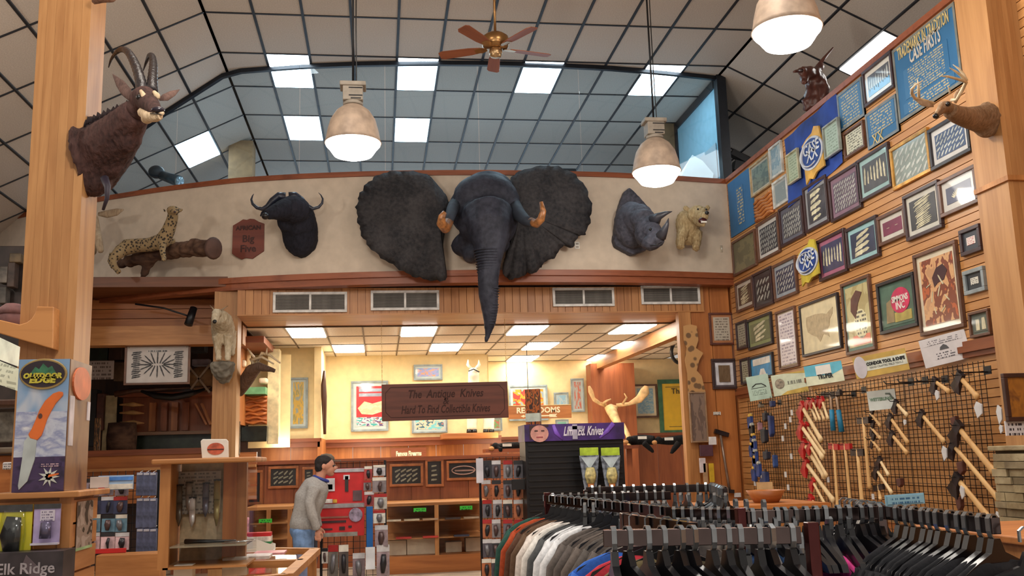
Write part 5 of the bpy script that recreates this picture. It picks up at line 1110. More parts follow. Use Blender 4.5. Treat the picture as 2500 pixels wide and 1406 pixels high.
# things on the balcony behind the glass
c = atY(1375, 402, 13.3); W1('dark_monitor', 'dark box-shaped monitor on the balcony behind the elephant ear', 'monitor', MB().box(c.x-.18, c.x+.18, 13.25, 13.45, 5.601, 5.601+.14), M((34, 40, 48), .4), bevel=.01)
t = T('tower_viewer', 'grey coin-operated viewer with round lens on the balcony at left', 'viewer', (atY(410, 430, 14.6).x, 14.6, 4.2))
bx_ = atY(415, 430, 14.6); O('scope_body', MB().tube([atY(395, 428, 14.7), atY(436, 442, 14.3)], [.07, .085], 16), M((70, 84, 92), .4, .4), t, world=True); O('lens', MB().tube([atY(436, 442, 14.3), atY(440, 443, 14.28)], [.075, .07], 16), M((150, 170, 180), .2, .3), t, world=True)
O('pedestal', MB().tube([Vector((bx_.x-.1, 14.6, 4.2)), Vector((bx_.x-.1, 14.6, 5.6))], .05, 10), M((60, 70, 78), .5, .4), t, world=True); O('housing', MB().ball(atY(382, 420, 14.7), (.12, .12, .1), 8), M((36, 44, 50), .5), t, world=True)
c = atY(1562, 300, 14.0)
c = atY(1697, 405, 13.75); W1('open_brochure', 'bright white curved board on the balcony behind the far pendant lamp', 'board', MB().add([atY(x, y, Y) for x, y, Y in ((1655, 432, 13.6), (1690, 378, 13.9), (1715, 392, 13.8), (1742, 424, 13.6), (1740, 436, 13.5), (1660, 438, 13.5))]+[atY(x, y, Y+.06) for x, y, Y in ((1655, 432, 13.6), (1690, 378, 13.9), (1715, 392, 13.8), (1742, 424, 13.6), (1740, 436, 13.5), (1660, 438, 13.5))], [(0, 1, 2, 3, 4, 5), (11, 10, 9, 8, 7, 6)]+[(i, 6+i, 6+(i+1) % 6, (i+1) % 6) for i in range(6)]), M((236, 238, 236), .4, var=.02))
c = atY(1725, 375, 14.0); t = T('grey_poster', 'pale text poster on the frosted side pane of the balcony', 'poster', (XW-.03, 14.0, 6.0)); O('sheet', MB().box(-.006, 0, -.5, .35, -.35, .25), LINES((170, 190, 200), (110, 110, 140), 12, 5), t)
# ================================================================== HANGING SIGNS, MUSEUM ROOM
a = atY(932, 988, 14.0); b = atY(1240, 976, 14.0); w = b.x-a.x; h = .53; cc_ = (a+b)/2; cc_.z = (atY(1086, 935, 14).z+atY(1086, 1024, 14).z)/2
t = T('hanging_sign', 'dark red-brown carved wooden sign hanging on two chains', 'sign', cc_, rot=(0, radians(-.35), 0))
hb = atY(1086, 935, 14).z-atY(1086, 1024, 14).z
O('board', MB().box(-w/2, w/2, -.02, .02, -hb/2, hb/2), WOOD((118, 62, 44), (88, 44, 30), 'x', .5), t, bevel=.004)
gv = M((60, 28, 20), .7); e = MB()
for (p, q, r, s) in ((-w*.43, w*.43, hb*.40, hb*.42), (-w*.43, w*.43, -hb*.42, -hb*.40)): e.box(p, q, -.022, -.018, r, s)
for sx_ in (-1, 1): e.box(sx_*w*.47-.004, sx_*w*.47+.004, -.022, -.018, -hb*.26, hb*.26)
for sx_ in (-1, 1):
    for sz in (-1, 1): e.bar((sx_*w*.43, -.02, sz*hb*.41), (sx_*w*.47, -.02, sz*hb*.26), .008, .004, up=(0, 1, 0))
O('engraved_border', e, gv, t)
text('lettering', 'The  Antique  Knives', .165, gv, t, (0, -.022, hb*.20), shear=.25, fit=w*.84, bold=.003); text('lettering', '&', .14, gv, t, (0, -.022, 0), shear=.25, bold=.002); text('lettering', 'Hard To Find Collectible Knives', .165, gv, t, (0, -.022, -hb*.22), shear=.25, fit=w*1.0, bold=.003)
ch = M((190, 160, 110), .35, .7)
for sx_ in (-1, 1):
    mb = MB(); z = hb/2; k = 0
    while z < 3.6-cc_.z:
        mb.tube([(sx_*w*.495+(.007 if k % 2 else 0)*cos(q), -(0 if k % 2 else .007)*cos(q), z+.02+.02*sin(q)) for q in [2*pi*i/8 for i in range(9)]], .0025, 4, cap=False); z += .034; k += 1
    O('chain', mb, ch, t)['kind'] = 'stuff'
# restrooms sign
a = atY(1318, 1006, 16.5); t = T('restrooms_sign', 'wooden RESTROOMS sign with cream letters and an arrow', 'sign', a)
w = 156*16.6/FPX; h = 31*16.6/FPX; O('board', MB().box(-w/2, w/2, -.02, .02, -h/2, h/2), HONEYX, t, bevel=.004); O('top_edge', MB().box(-w/2, w/2, -.03, .03, h/2, h/2+.012), M((230, 190, 130), .4), t)
crm = M((236, 214, 176), .5); text('lettering', 'RESTROOMS', .135, crm, t, (-.03, -.024, .03), fit=.78, bold=.004)
O('arrow', MB().prism([(-.34, -.065), (-.28, -.04), (-.28, -.055), (.16, -.055), (.16, -.04), (.30, -.035), (.27, -.065), (.30, -.09), (.16, -.09), (.16, -.075), (-.28, -.075), (-.28, -.09)], -.024, -.02), crm, t)
W1('sign_rod', 'thin dark rod holding the restrooms sign from the low ceiling', 'rod', MB().box(a.x-.2, a.x-.19, 16.5, 16.51, a.z+h/2+.013, 3.6), BLACKM)
# pictures on museum walls
GF = (134, 146, 148)
def fy(xl, xr, yt, yb, Y, label, inner, fcol=GF, mcol=(186, 198, 196), **kw): return FY(xl, xr, yt, yb, Y, label, fcol, mcol, inner, name='framed_picture', cat='picture', **kw)
fy(705, 752, 922, 1046, 17.17, 'tall narrow grey-framed print with orange flowers on the cream wall', PRINT([(150, 160, 150), (210, 170, 70), (160, 150, 90), (200, 150, 130)], 4), fw=.035, mw=.04)
t, iw, ih = fy(857, 948, 930, 1053, 18.57, 'large grey-framed red comic print left of the hanging sign', M((200, 40, 44), .45, var=.05), fw=.04, mw=.06)
O('grey_bands', MB().box(-iw*.4, iw*.45, -.02, -.016, .36*ih, .44*ih).box(-iw*.4, iw*.45, -.02, -.016, .24*ih, .32*ih), M((150, 160, 176), .4), t)
O('pale_figure', MB().prism([(-.45*iw, -.05*ih), (-.2*iw, .12*ih), (.1*iw, .06*ih), (.45*iw, .12*ih), (.45*iw, -.15*ih), (.1*iw, -.22*ih), (-.3*iw, -.2*ih)], -.02, -.016), PRINT([(236, 190, 150), (240, 210, 170), (220, 120, 90)], 4), t)
O('lower_scene', MB().box(-.5*iw, .5*iw, -.019, -.016, -.5*ih, -.28*ih), PRINT([(60, 160, 160), (230, 226, 214), (90, 60, 120), (214, 150, 70)], 5), t)
fy(1010, 1080, 890, 928, 18.57, 'small grey-framed blue and orange print above the hanging sign', PRINT([(120, 150, 196), (150, 150, 200), (214, 150, 110), (110, 140, 190)], 4), fw=.03, mw=.04)
fy(1005, 1092, 1000, 1057, 18.57, 'grey-framed turquoise print partly behind the hanging sign', PRINT([(120, 200, 204), (220, 200, 170), (60, 110, 130), (190, 120, 110)], 5), fw=.03, mw=.04)
fy(1242, 1337, 940, 1027, 20.03, 'large grey-framed colourful print behind the restrooms sign', PRINT([(150, 164, 170), (226, 150, 40), (190, 60, 50), (120, 170, 150), (220, 190, 80)], 3.4), fw=.04, mw=.05)
fy(1352, 1388, 958, 1000, 20.03, 'small grey-framed light blue print above the restrooms sign', PRINT([(140, 180, 200), (170, 190, 196), (120, 120, 100)], 3), fw=.03, mw=.03)
fy(1394, 1426, 924, 1006, 20.03, 'tall narrow grey-framed print beside the wooden pillar', PRINT([(170, 176, 170), (190, 110, 90), (150, 160, 90)], 4), fw=.03, mw=.04)
fy(1196, 1226, 1018, 1052, 20.03, 'small green print half hidden at the right end of the hanging sign', PRINT([(110, 170, 110), (190, 100, 90), (120, 160, 130)], 4), fw=.03, mw=.03)
fy(1356, 1388, 1024, 1046, 20.03, 'small teal print under the restrooms sign', PRINT([(120, 180, 160), (200, 110, 80)], 3), fw=.02, mw=.03)
fy(1546, 1605, 938, 1020, 20.0, 'brown-framed blue seascape right of the moose antlers', PRINT([(130, 170, 190), (170, 190, 190), (90, 110, 120)], 5, stretch=(1, 1, 3)), fcol=(96, 66, 48), mcol=(222, 206, 170), fw=.04, mw=.05)
t, iw, ih = fy(1608, 1712, 926, 1060, 19.95, 'big yellow poster in a green frame', M((226, 180, 20), .5, var=.03), fcol=(60, 100, 70), mcol=None, fw=.09)
text('lettering', 'The', .17, BLACKP, t, (-.05, -.03, ih*.33)); text('lettering', 'Knife', .17, BLACKP, t, (.26, -.03, ih*.16)); O('black_rules', MB().box(-iw*.4, iw*.1, -.02, -.016, ih*.42, ih*.43).box(-iw*.35, iw*.3, -.02, -.016, -ih*.43, -ih*.42), BLACKP, t)
# white longhorn figure on the ledge
lz = atY(1150, 1058, 18.0); W1('display_ledge', 'honey coloured wooden ledge carrying the white horned animal figure', 'ledge', MB().box(atY(1078, 1065, 18).x, atY(1212, 1062, 18).x, 17.7, 18.5, 1.99, 2.09), HONEYX, bevel=.01)
t = T('white_animal_figure', 'white horned animal figure with black hooves behind the hanging sign', 'figure', (atY(1165, 1050, 18).x, 18.0, 2.09)); wf = M((230, 222, 196), .6, var=.05)
pr = [tp([(1150, 1000, 18, 22), (1175, 985, 18, 24), (1195, 1000, 18, 22)]), tp([(1158, 980, 17.9, 16), (1156, 945, 17.85, 14), (1156, 915, 17.8, 14)]), bp(1156, 912, 17.75, 14, 12, 16)]
for x in (1146, 1158, 1186, 1200): pr.append(tp([(x, 1000, 18, 9), (x, 1035, 18, 7), (x, 1050, 18, 7)]))
sculpt('body', pr, wf, t, .03, 2)
for x in (1146, 1158, 1186, 1200): O('hoof', MB().tube([atY(x, 1048, 18), atY(x, 1058, 18)], [.05, .055], 10), BLACKP, t, world=True)
for s in (-1, 1):
    q, r = pxp([(1156+s*6, 900, 17.75, 4), (1156+s*14, 890, 17.75, 4), (1156+s*13, 878, 17.75, 1)]); O('horn', MB().tube(q, r, 8), wf, t, world=True)
O('head_band', MB().tube([atY(1144, 906, 17.66), atY(1156, 901, 17.62), atY(1170, 908, 17.66)], .012, 6), BLACKP, t, world=True)
# carved spears on the column edge
W1('carved_spear', 'dark carved spear on the bright wall edge', 'spear', MB().tube([atY(792, 905, 16.98), atY(790, 940, 16.98), atY(791, 968, 16.98), atY(793, 1060, 16.98)], [.02, .045, .05, .025], 8), DARKW)
# moose skull with palmate antlers on the pillar
t = T('moose_antlers', 'pale moose skull with broad palmate antlers on the wooden pillar', 'antlers', (atY(1505, 1040, 19.4).x, 19.4, 2.1)); mb_ = M((214, 176, 124), .6, var=.15)
sculpt('skull', [tp([(1491, 998, 19.3, 15), (1500, 1018, 19.0, 12), (1512, 1040, 18.8, 9), (1522, 1060, 18.7, 7)]), bp(1492, 994, 19.3, 19, 16, 6)], mb_, t, .04, 2)
for pts in ([(1480, 990, 19.3, 8), (1465, 985, 19.2, 7), (1450, 975, 19.1, 9), (1442, 955, 19.0, 13), (1438, 942, 19.0, 5)], [(1505, 990, 19.3, 8), (1535, 986, 19.2, 7), (1560, 975, 19.1, 16), (1575, 955, 19.0, 20), (1578, 942, 19.0, 8)], [(1470, 986, 19.2, 5), (1482, 978, 19.1, 4), (1492, 974, 19.1, 2)], [(1520, 986, 19.2, 5), (1530, 970, 19.1, 4), (1524, 960, 19.1, 2)]):
    q, r = pxp([(k[0], k[1], k[2], k[3]*.62) for k in pts]); O('antler', MB().tube(q, r, 10, flat=.45, up=(0, 1, 0)), mb_, t, world=True)
t = T('moose_leg_bone', 'long pale bone leaning below the moose antlers', 'bone', (atY(1540, 1085, 18.4).x, 18.4, 1.9)); q, r = pxp([(1520, 1036, 18.5, 6), (1533, 1062, 18.4, 6), (1540, 1086, 18.4, 9)]); O('bone', MB().tube(q, r, 10), mb_, t, world=True)
# black bears lying on the rail
furb = FUR((26, 24, 26), (10, 10, 12), 40)
for (pts, legs, lb) in (([(1210, 1092, 17.2, 9), (1240, 1091, 17.2, 12), (1275, 1089, 17.2, 11), (1300, 1088, 17.2, 10)], [(1222, 1092, 17, 6), (1222, 1104, 17, 5)], 'black furry bear lying on the rail left of the purple header'),
                        ([(1538, 1076, 17.2, 12), (1570, 1073, 17.2, 13), (1598, 1075, 17.1, 12)], [(1570, 1080, 17, 8), (1590, 1098, 17, 6), (1596, 1106, 17, 4)], 'black furry bear lying on the rail right of the purple header'),
                        ([(1608, 1077, 17.2, 8), (1635, 1076, 17.2, 11), (1680, 1072, 17.2, 13)], [(1658, 1080, 17, 9), (1644, 1098, 17, 7), (1638, 1108, 17, 4)], 'black furry bear with hanging paw under the yellow poster')):
    t = T('bear_figure', lb, 'bear', atY(*pts[1][:3])); sculpt('body', [tp(pts), tp(legs), bp(pts[0][0], pts[0][1]-2, 17.1, 11, 10, 10)], furb, t, .03, 1)
    O('snout', MB().ball(atY(pts[0][0]-10, pts[0][1]+3, 17.0), (.05, .05, .04), 6), M((170, 120, 70), .7), t, world=True); O('paper_tag', MB().box(*(lambda c: (c.x-.08, c.x+.08, c.y-.01, c.y, c.z-.02, c.z+.03))(atY(pts[1][0]-2, pts[1][1]-4, 17.0))), WHITE, t, world=True)
S('trim_7', MB().box(atY(1180, 1105, 17.4).x, 4.6, 17.0, 17.5, 1.72, 1.78), CHERRY)
pw = T('partition_wall', 'reddish wood panelled partition under the black bears', 'partition', (3, 17.3, 0))
panels(atY(1525, 1100, 17.4).x-3, 4.55-3, .0, 0, 1.72, .45, CHERRYZ, pw)
# dark wreath ring
c = atY(1658, 860, 17.6); W1('dark_ring', 'dark round ring hanging beside the corner pier', 'ring', MB().tube([(c.x+.15*cos(q), 17.6, c.z+.2*sin(q)) for q in [2*pi*i/20 for i in range(21)]], .035, 8, cap=False), BLACKP)
# panelled lower wall with frames and display cases
PY_ = 15.9
lowp = S('wall_display', MB().box(-3.2, 2.35, PY_+.03, PY_+.2, 0, 1.66), HONEYX); panels(-3.2, 2.35, PY_, 0, 1.62, .46, CHERRYZ, lowp)
S('trim_8', MB().box(-3.25, 2.4, PY_-.06, PY_+.22, 1.62, 1.68), CHERRY)
def dk(xl, xr, yt, yb, lb, pts='photo'):
    t, iw, ih = FY(xl, xr, yt, yb, PY_-.02, lb, (150, 90, 50), None, M((26, 26, 28), .5), name='framed_plaque', cat='framed display', fw=.04)
    if pts == 'oval':
        O('print', MB().tube([(iw*.4*cos(q), -.02, ih*.28*sin(q)) for q in [2*pi*i/24 for i in range(25)]], .01, 5, cap=False).box(-iw*.3, iw*.42, -.02, -.016, -ih*.06, ih*.04), M((150, 120, 110), .4), t)
    else: knife_rows(iw*.8, ih*.8, 'd' if pts == 'd' else 'h', 4, M((130, 130, 112), .5), t, int(xl)).location.y = -.014
dk(602, 641, 1148, 1232, 'narrow dark plaque left of the two dark plaques behind the glass case', 'h'); dk(655, 729, 1138, 1192, 'dark plaque with pale objects left of the man in grey', 'd'); dk(738, 770, 1140, 1190, 'narrow pale edged plaque just behind the head of the man in grey', 'h')
dk(951, 1033, 1132, 1187, 'dark plaque with bear print, first right of the red tool rack', 'd'); dk(1038, 1083, 1120, 1188, 'small upright dark plaque, middle of three right of the red tool rack', 'h'); dk(1090, 1172, 1124, 1172, 'dark plaque with pale oval outline right of the upright one', 'oval')
c = atY(998, 1106, 18.45); t = T('wall_letter_board', 'cream carved lettering on the panelling above the dark plaques', 'lettering', (c.x, 18.48, c.z)); O('backing', MB().box(-.33, .33, 0, .02, -.07, .1), CHERRY, t); text('lettering', 'Famous Firearms', .12, M((236, 222, 190), .5), t, (0, -.004, -.01), fit=.62, bold=.006)
# low glazed display cases
def low_case(xl, xr, lb, items):
    Yc = 14.6; a = atY(xl, 1290, Yc).x; b = atY(xr, 1290, Yc).x; z1 = atY((xl+xr)/2, 1226 if xl > 800 else 1238, Yc).z; z0 = atY((xl+xr)/2, 1355, Yc).z
    t = T('display_case', lb, 'display case', ((a+b)/2, Yc+.3, 0)); w = (b-a)/2
    O('cabinet', MB().box(-w, w, -.3, .9, 0, z0), HONEYX, t); O('back_panel', MB().box(-w, w, .86, .9, z0, z1), OAKX, t)
    O('top_rail', MB().box(-w, w, -.3, .9, z1-.04, z1), OAKX, t)
    for x in (-w, w-.06, -.03): O('post', MB().box(x, x+.06, -.3, -.24, z0, z1-.04), OAK, t)
    for k in (1, 2): O('shelf', MB().box(-w+.06, w-.06, -.22, .84, z0+(z1-z0)*k/3-.02, z0+(z1-z0)*k/3), OAKX, t)
    O('glass_front', MB().box(-w+.06, w-.06, -.29, -.285, z0, z1-.04), GLZ, t)
    return t, a, b, z0, z1
t, a, b, z0, z1 = low_case(936, 1195, 'long low oak and glass display case right of the red tool rack', 1)
t2_, a2, b2, z02, z12 = low_case(598, 712, 'low oak and glass display case behind the man in grey', 1)
gt_ = M((60, 200, 60), .5); 
for (x, y) in ((1025, 1245), (1138, 1240), (648, 1272)):
    c = atY(x, y, 14.27); tag(W1('green_label', 'bright green label', 'label', MB().box(c.x-.09, c.x+.09, 14.26, 14.275, c.z-.025, c.z+.03), LINES((60, 200, 60), (20, 90, 30), 2, 2)), 'bright green label on the display case front, '+{1025: 'left of two right of the tool rack', 1138: 'right of two right of the tool rack', 648: 'beside the man in grey'}[x], 'label')
for i, (x, w_, h_, Y_, lb) in enumerate([(966, 50, 34, 14.8, 'left beige box on the bottom shelf of the long case'), (1028, 66, 36, 14.8, 'wide beige box with blue edge on the bottom shelf of the long case'), (1108, 38, 24, 14.9, 'small beige box on the bottom shelf of the long case'), (1158, 40, 32, 14.9, 'beige box at the right end of the bottom shelf')]):
    c = atY(x, 1340, Y_); k = Y_/FPX; W1('storage_box', lb, 'box', MB().box(c.x-w_*k/2, c.x+w_*k/2, Y_, Y_+.25, z0+.002, z0+.002+h_*k), M((206, 190, 166), .6, var=.05), bevel=.006)
for i, (x, s, cc) in enumerate([(1125, 1, (60, 64, 84)), (1050, 1, (190, 60, 50)), (985, 1, (170, 50, 46)), (960, 2, (190, 180, 160)), (1005, 2, (190, 176, 150)), (1050, 2, (180, 150, 120)), (1105, 2, (60, 50, 50)), (1150, 2, (170, 150, 130))]):
    c = atY(x, 1300, 14.7); k = 14.7/FPX; zz = z0+(z1-z0)*s/3+.001; tag(W1('knife_case', 'flat small item lying on a shelf of the long case', 'knife box', MB().box(c.x-18*k, c.x+18*k, 14.55, 14.7, zz, zz+.025), M(cc, .4)), 'flat small item lying on a shelf of the long display case', 'knife box', 'flat items on the long case shelves')
# ================================================================== KIOSK with purple header
Yk = 11.5; xa = atY(1283, 1090, Yk).x; xb = atY(1523, 1085, Yk).x; zt = atY(1400, 1034, Yk).z; zh = atY(1400, 1075, Yk).z
t = T('display_kiosk', 'tall black display kiosk with purple header', 'kiosk', ((xa+xb)/2, Yk+.25, 0)); w = (xb-xa)/2
O('body', MB().box(-w, w, -.23, .25, 0, zh), BLACKM, t); rb = MB()
for k in range(24): z = zh-.05-k*.07; rb.box(-w+.03, w-.03, -.245, -.23, z, z+.02)
O('slat_ribs', rb, BLACKP, t)['kind'] = 'stuff'
O('header', MB().box(-w-.01, w+.01, -.27, .27, zh, zt), M((58, 34, 96), .4, var=.35, scale=5), t)
hh_ = zt-zh; hz = (zt+zh)/2
fc_ = MB().prism([(-w+.06+.11*(1+cos(q)), hz-.01+.10*sin(q)) for q in [2*pi*i/20 for i in range(20)]], -.276, -.27); O('face_print', fc_, M((206, 150, 140), .5, var=.12, scale=12), t)
O('eye_print', MB().box(-w+.11, -w+.15, -.278, -.276, hz+.015, hz+.03), M((60, 40, 44), .5), t); O('eye_print', MB().box(-w+.19, -w+.23, -.278, -.276, hz+.015, hz+.03), M((60, 40, 44), .5), t); O('mouth_print', MB().box(-w+.13, -w+.21, -.278, -.276, hz-.06, hz-.045), M((150, 70, 76), .5), t); O('hair_print', MB().prism([(-w+.05, hz-.08), (-w+.05, hz+.09), (-w+.28, hz+.095), (-w+.28, hz+.07), (-w+.1, hz+.06), (-w+.07, hz-.08)], -.2755, -.27), M((60, 36, 40), .6), t)
O('purple_swirl', MB().tube([(-w+.34, -.272, hz+.09), (-w+.37, -.272, hz), (-w+.45, -.272, hz-.09)], [.02, .03, .01], 6, flat=.3, up=(0, 1, 0)), M((126, 86, 196), .4), t); O('purple_swirl', MB().tube([(w-.12, -.272, hz+.09), (w-.2, -.272, hz+.0), (w-.3, -.272, hz-.08)], [.03, .03, .01], 6, flat=.3, up=(0, 1, 0)), M((126, 86, 196), .4), t)
text('lettering', 'Limit Ed. Knives', .15, M((214, 208, 222), .5), t, (.1, -.276, hz+.005), shear=.4, fit=.72, bold=.004); O('cross_emblem', MB().box(-.03, .03, -.278, -.27, hz-.085, hz+.09).box(-.08, .10, -.278, -.27, hz+.03, hz+.07), M((170, 164, 184), .5), t)
for i, xx in enumerate((1462, 1513)):
    xx = 1439+i*52; c = atY(xx, 1120, Yk-.3)
    p = T('packaged_knife', ['left', 'right'][i]+' clear blister pack with green header hanging on the black kiosk', 'packaged knife', c)
    pm_ = M((96, 104, 116), .15, var=.5, scale=20, name='blister')
    O('header_card', MB().box(-.11, .11, 0, .015, .04, .13), M((170, 200, 60), .4, var=.2), p); O('card', MB().prism([(-.12, .04), (.12, .04), (.09, -.22), (.06, -.44), (-.06, -.44), (-.09, -.22)], 0, .015), pm_, p, bevel=.006)
    O('white_label', MB().prism([(-.1, .02), (.1, .02), (.0, -.12)], -.004, 0), M((180, 196, 206), .4), p); O('camo_handle', MB().tube([(0, -.02, -.1), (.0, -.03, -.2), (.0, -.02, -.28)], [.05, .07, .045], 8, flat=.5), M((170, 160, 110), .5, var=.4, scale=20), p); O('orange_sheath', MB().tube([(0, -.02, -.28), (0, -.02, -.44)], [.04, .02], 8, flat=.5), M((196, 120, 60), .5), p)
    O('hook', MB().tube([(0, -.01, .14), (0, .07, .14)], .005, 5), BLACKM, p)
tw = atY(1310, 1035, 11.4); t = T('tall_sign_box', 'narrow tall box with orange faces print standing on the kiosk', 'sign box', (tw.x, 11.62, zt), rz=-.5)
hbx = atY(1312, 948, 11.5).z-zt; O('box', MB().box(-.09, .09, -.03, .03, 0, hbx), PRINT([(60, 40, 34), (170, 90, 40), (90, 60, 40), (200, 140, 70)], 5), t, bevel=.004); O('pale_foot', MB().box(-.091, .091, -.031, .031, .04, .14), M((190, 200, 190), .5), t)
# ================================================================== GRID RACKS with packaged goods
def small_pack(x0, x1, y0, y1, Y, col, lb, group, rng, styles=1):
    c = atY((x0+x1)/2, y0, Y); k = Y*1.01/FPX; w = (x1-x0)*k/2; h = (y1-y0)*k
    t = T('blister_pack', lb, 'packaged goods', c, group=group, rz=rng.uniform(-.15, .15))
    O('card', MB().box(-w, w, 0, .01, -h, 0), M(col, .35, var=.25, scale=9), t)
    O('header', MB().box(-w, w, -.004, 0, -h*.22, 0), M(rng.choice([(190, 190, 194), (160, 40, 40), (40, 40, 44), (210, 206, 196)]), .35), t)
    O('contents', MB().tube([(rng.uniform(-.2, .2)*w, -.015, -h*.3), (0, -.02, -h*.6), (rng.uniform(-.2, .2)*w, -.012, -h*.9)], [w*.35, w*.5, w*.25], 8, flat=.5), M(rng.choice([(46, 46, 52), (120, 120, 126), (90, 70, 70)]), .3, .3), t)
R1_ = random.Random(11)
def grid_rack(xl, xr, yt, Y, lb, nm='wire_display_rack'):
    a = atY(xl, yt, Y); b = atY(xr, yt, Y); t = T(nm, lb, 'display rack', ((a.x+b.x)/2, Y+.03, 0)); mb = MB(); z = .1
    while z < a.z: mb.box(a.x, b.x, Y+.02, Y+.026, z, z+.006); z += .0762
    n_ = max(2, round((b.x-a.x)/.0762))
    for i in range(n_+1): x = a.x+(b.x-a.x)*i/n_; mb.box(x-.003, x+.003, Y+.026, Y+.032, .1, a.z)
    O('wires', mb, BLACKM, t, world=True)['kind'] = 'stuff'
    O('base', MB().box(a.x, b.x, Y-.05, Y+.25, 0, .1), BLACKM, t, world=True)
    O('post', MB().box(a.x-.015, a.x+.015, Y+.03, Y+.06, 0, a.z), BLACKM, t, world=True); O('post', MB().box(b.x-.015, b.x+.015, Y+.03, Y+.06, 0, a.z), BLACKM, t, world=True)
grid_rack(785, 940, 1128, 11.6, 'black wire rack with red packaged tools beside the man in grey')
grid_rack(1172, 1283, 1116, 11.9, 'black wire rack with dark packages left of the black kiosk')
grid_rack(205, 385, 1152, 10.0, 'black wire rack with packaged goods behind the glass case tower')
# big red sets
def card(x0, x1, y0, y1, Y, lb, col, nm='tool_set_card', cat='packaged goods', parts=()):
    a = atY((x0+x1)/2, (y0+y1)/2, Y); k = Y*1.01/FPX; w = (x1-x0)*k/2; h = (y1-y0)*k/2
    t = T(nm, lb, cat, a); O('card', MB().box(-w, w, 0, .03, -h, h), M(col, .35, var=.12, scale=4), t, bevel=.004)
    for (nm2, p0, p1, q0, q1, cc) in parts: O(nm2, MB().box(p0*w, p1*w, -.012, 0, q0*h, q1*h), M(cc, .35, var=.15, scale=12), t)
    return t, w, h
t, w, h = card(782, 886, 1146, 1225, 11.5, 'large red tool set card, upper of two on the rack beside the man in grey', (196, 40, 44), parts=(('silver_header', -1, 1, .78, .98, (170, 170, 178)), ('white_label', -.98, -.3, -.3, .45, (206, 206, 214)), ('blue_picture', -.9, -.4, -.2, .1, (70, 90, 160)), ('white_strip', -.98, -.4, -.98, -.75, (220, 218, 216)), ('yellow_label', -.38, -.2, -.98, -.78, (206, 160, 60)), ('tool', .5, .9, -.9, -.3, (96, 74, 80)), ('tool', .15, .3, -.35, .55, (50, 46, 46)), ('chrome_head', .08, .36, .35, .62, (200, 200, 206))))
t, w, h = card(782, 886, 1230, 1306, 11.5, 'large red tool set card, lower of two on the rack beside the man in grey', (196, 40, 44), parts=(('silver_header', -1, 1, .7, .95, (150, 146, 150)), ('tool', -.9, .3, .1, .2, (150, 96, 84)), ('tool', -.9, .2, -.18, -.05, (60, 40, 46)), ('tool', -.85, -.4, -.6, -.5, (70, 50, 54)), ('tool', -.1, .15, -.62, -.42, (60, 40, 46)), ('tool', .3, .45, -.5, -.38, (60, 40, 46)), ('grey_base', -1, .7, -1.0, -.76, (140, 140, 134))))
O('round_picture', MB().prism([(.62*w+.30*w*cos(q), .25*h+.42*h*sin(q)) for q in [2*pi*i/20 for i in range(20)]], -.016, -.01), M((140, 128, 150), .4, var=.3, scale=20), t)
t, w, h = card(895, 910, 1240, 1342, 11.3, 'slim bright blue pack on the rack beside the red tool sets', (20, 90, 160), 'blue_pack'); t, w, h = card(893, 915, 1338, 1388, 11.2, 'white and blue pack below the slim bright blue pack', (206, 212, 220), 'white_pack')
for (x0, x1, y0, y1, col) in [(890, 908, 1138, 1168, (150, 60, 60)), (912, 940, 1135, 1160, (170, 168, 174)), (888, 906, 1172, 1196, (110, 100, 104)), (910, 942, 1165, 1200, (120, 112, 116)), (890, 912, 1200, 1232, (140, 60, 64)), (914, 944, 1205, 1240, (170, 166, 160)), (912, 940, 1245, 1275, (196, 196, 190)), (916, 946, 1282, 1330, (146, 130, 136)), (920, 950, 1330, 1400, (150, 134, 140)), (862, 890, 1350, 1406, (120, 106, 112)), (786, 800, 1338, 1372, (214, 208, 200)), (802, 825, 1330, 1400, (110, 104, 98)), (828, 850, 1330, 1400, (80, 72, 70))]:
    small_pack(x0, x1, y0, y1, 11.45, col, 'small blister pack on the wire rack beside the red tool sets', 'small packs beside the red tool sets', R1_)
for r in range(6):
    for i in range(4):
        x0 = 1176+i*26+R1_.uniform(-3, 3); y0 = 1124+r*48
        small_pack(x0, x0+22, y0, y0+42, 11.8, R1_.choice([(60, 58, 66), (90, 88, 96), (44, 44, 50), (120, 116, 120), (150, 90, 60), (70, 66, 74)]), 'dark blister pack on the wire rack left of the black kiosk', 'dark packs left of the black kiosk', R1_)
card(1163, 1180, 1120, 1178, 11.6, 'white paper sheet on the left edge of the rack left of the kiosk', (196, 196, 206), 'paper_sheet', 'paper'); card(1250, 1282, 1170, 1195, 11.6, 'black cap shaped pack high on the rack left of the kiosk', (24, 24, 28), 'black_pack')
for r in range(4):
    for i in range(3):
        x0 = 214+i*34+R1_.uniform(-3, 3); y0 = 1168+r*44
        small_pack(x0, x0+30, y0, y0+38, 9.9, [(120, 110, 120), (50, 56, 84), (96, 130, 150), (190, 160, 164)][r], ['pale pack in the top row of the rack behind the glass case tower', 'navy pack in the second row of the rack behind the glass case tower', 'light blue pack in the third row of the rack behind the glass case tower', 'pink and white pack in the lowest row of the rack behind the glass case tower'][r], 'pack row %s behind the glass case tower' % 'abcd'[r], R1_)
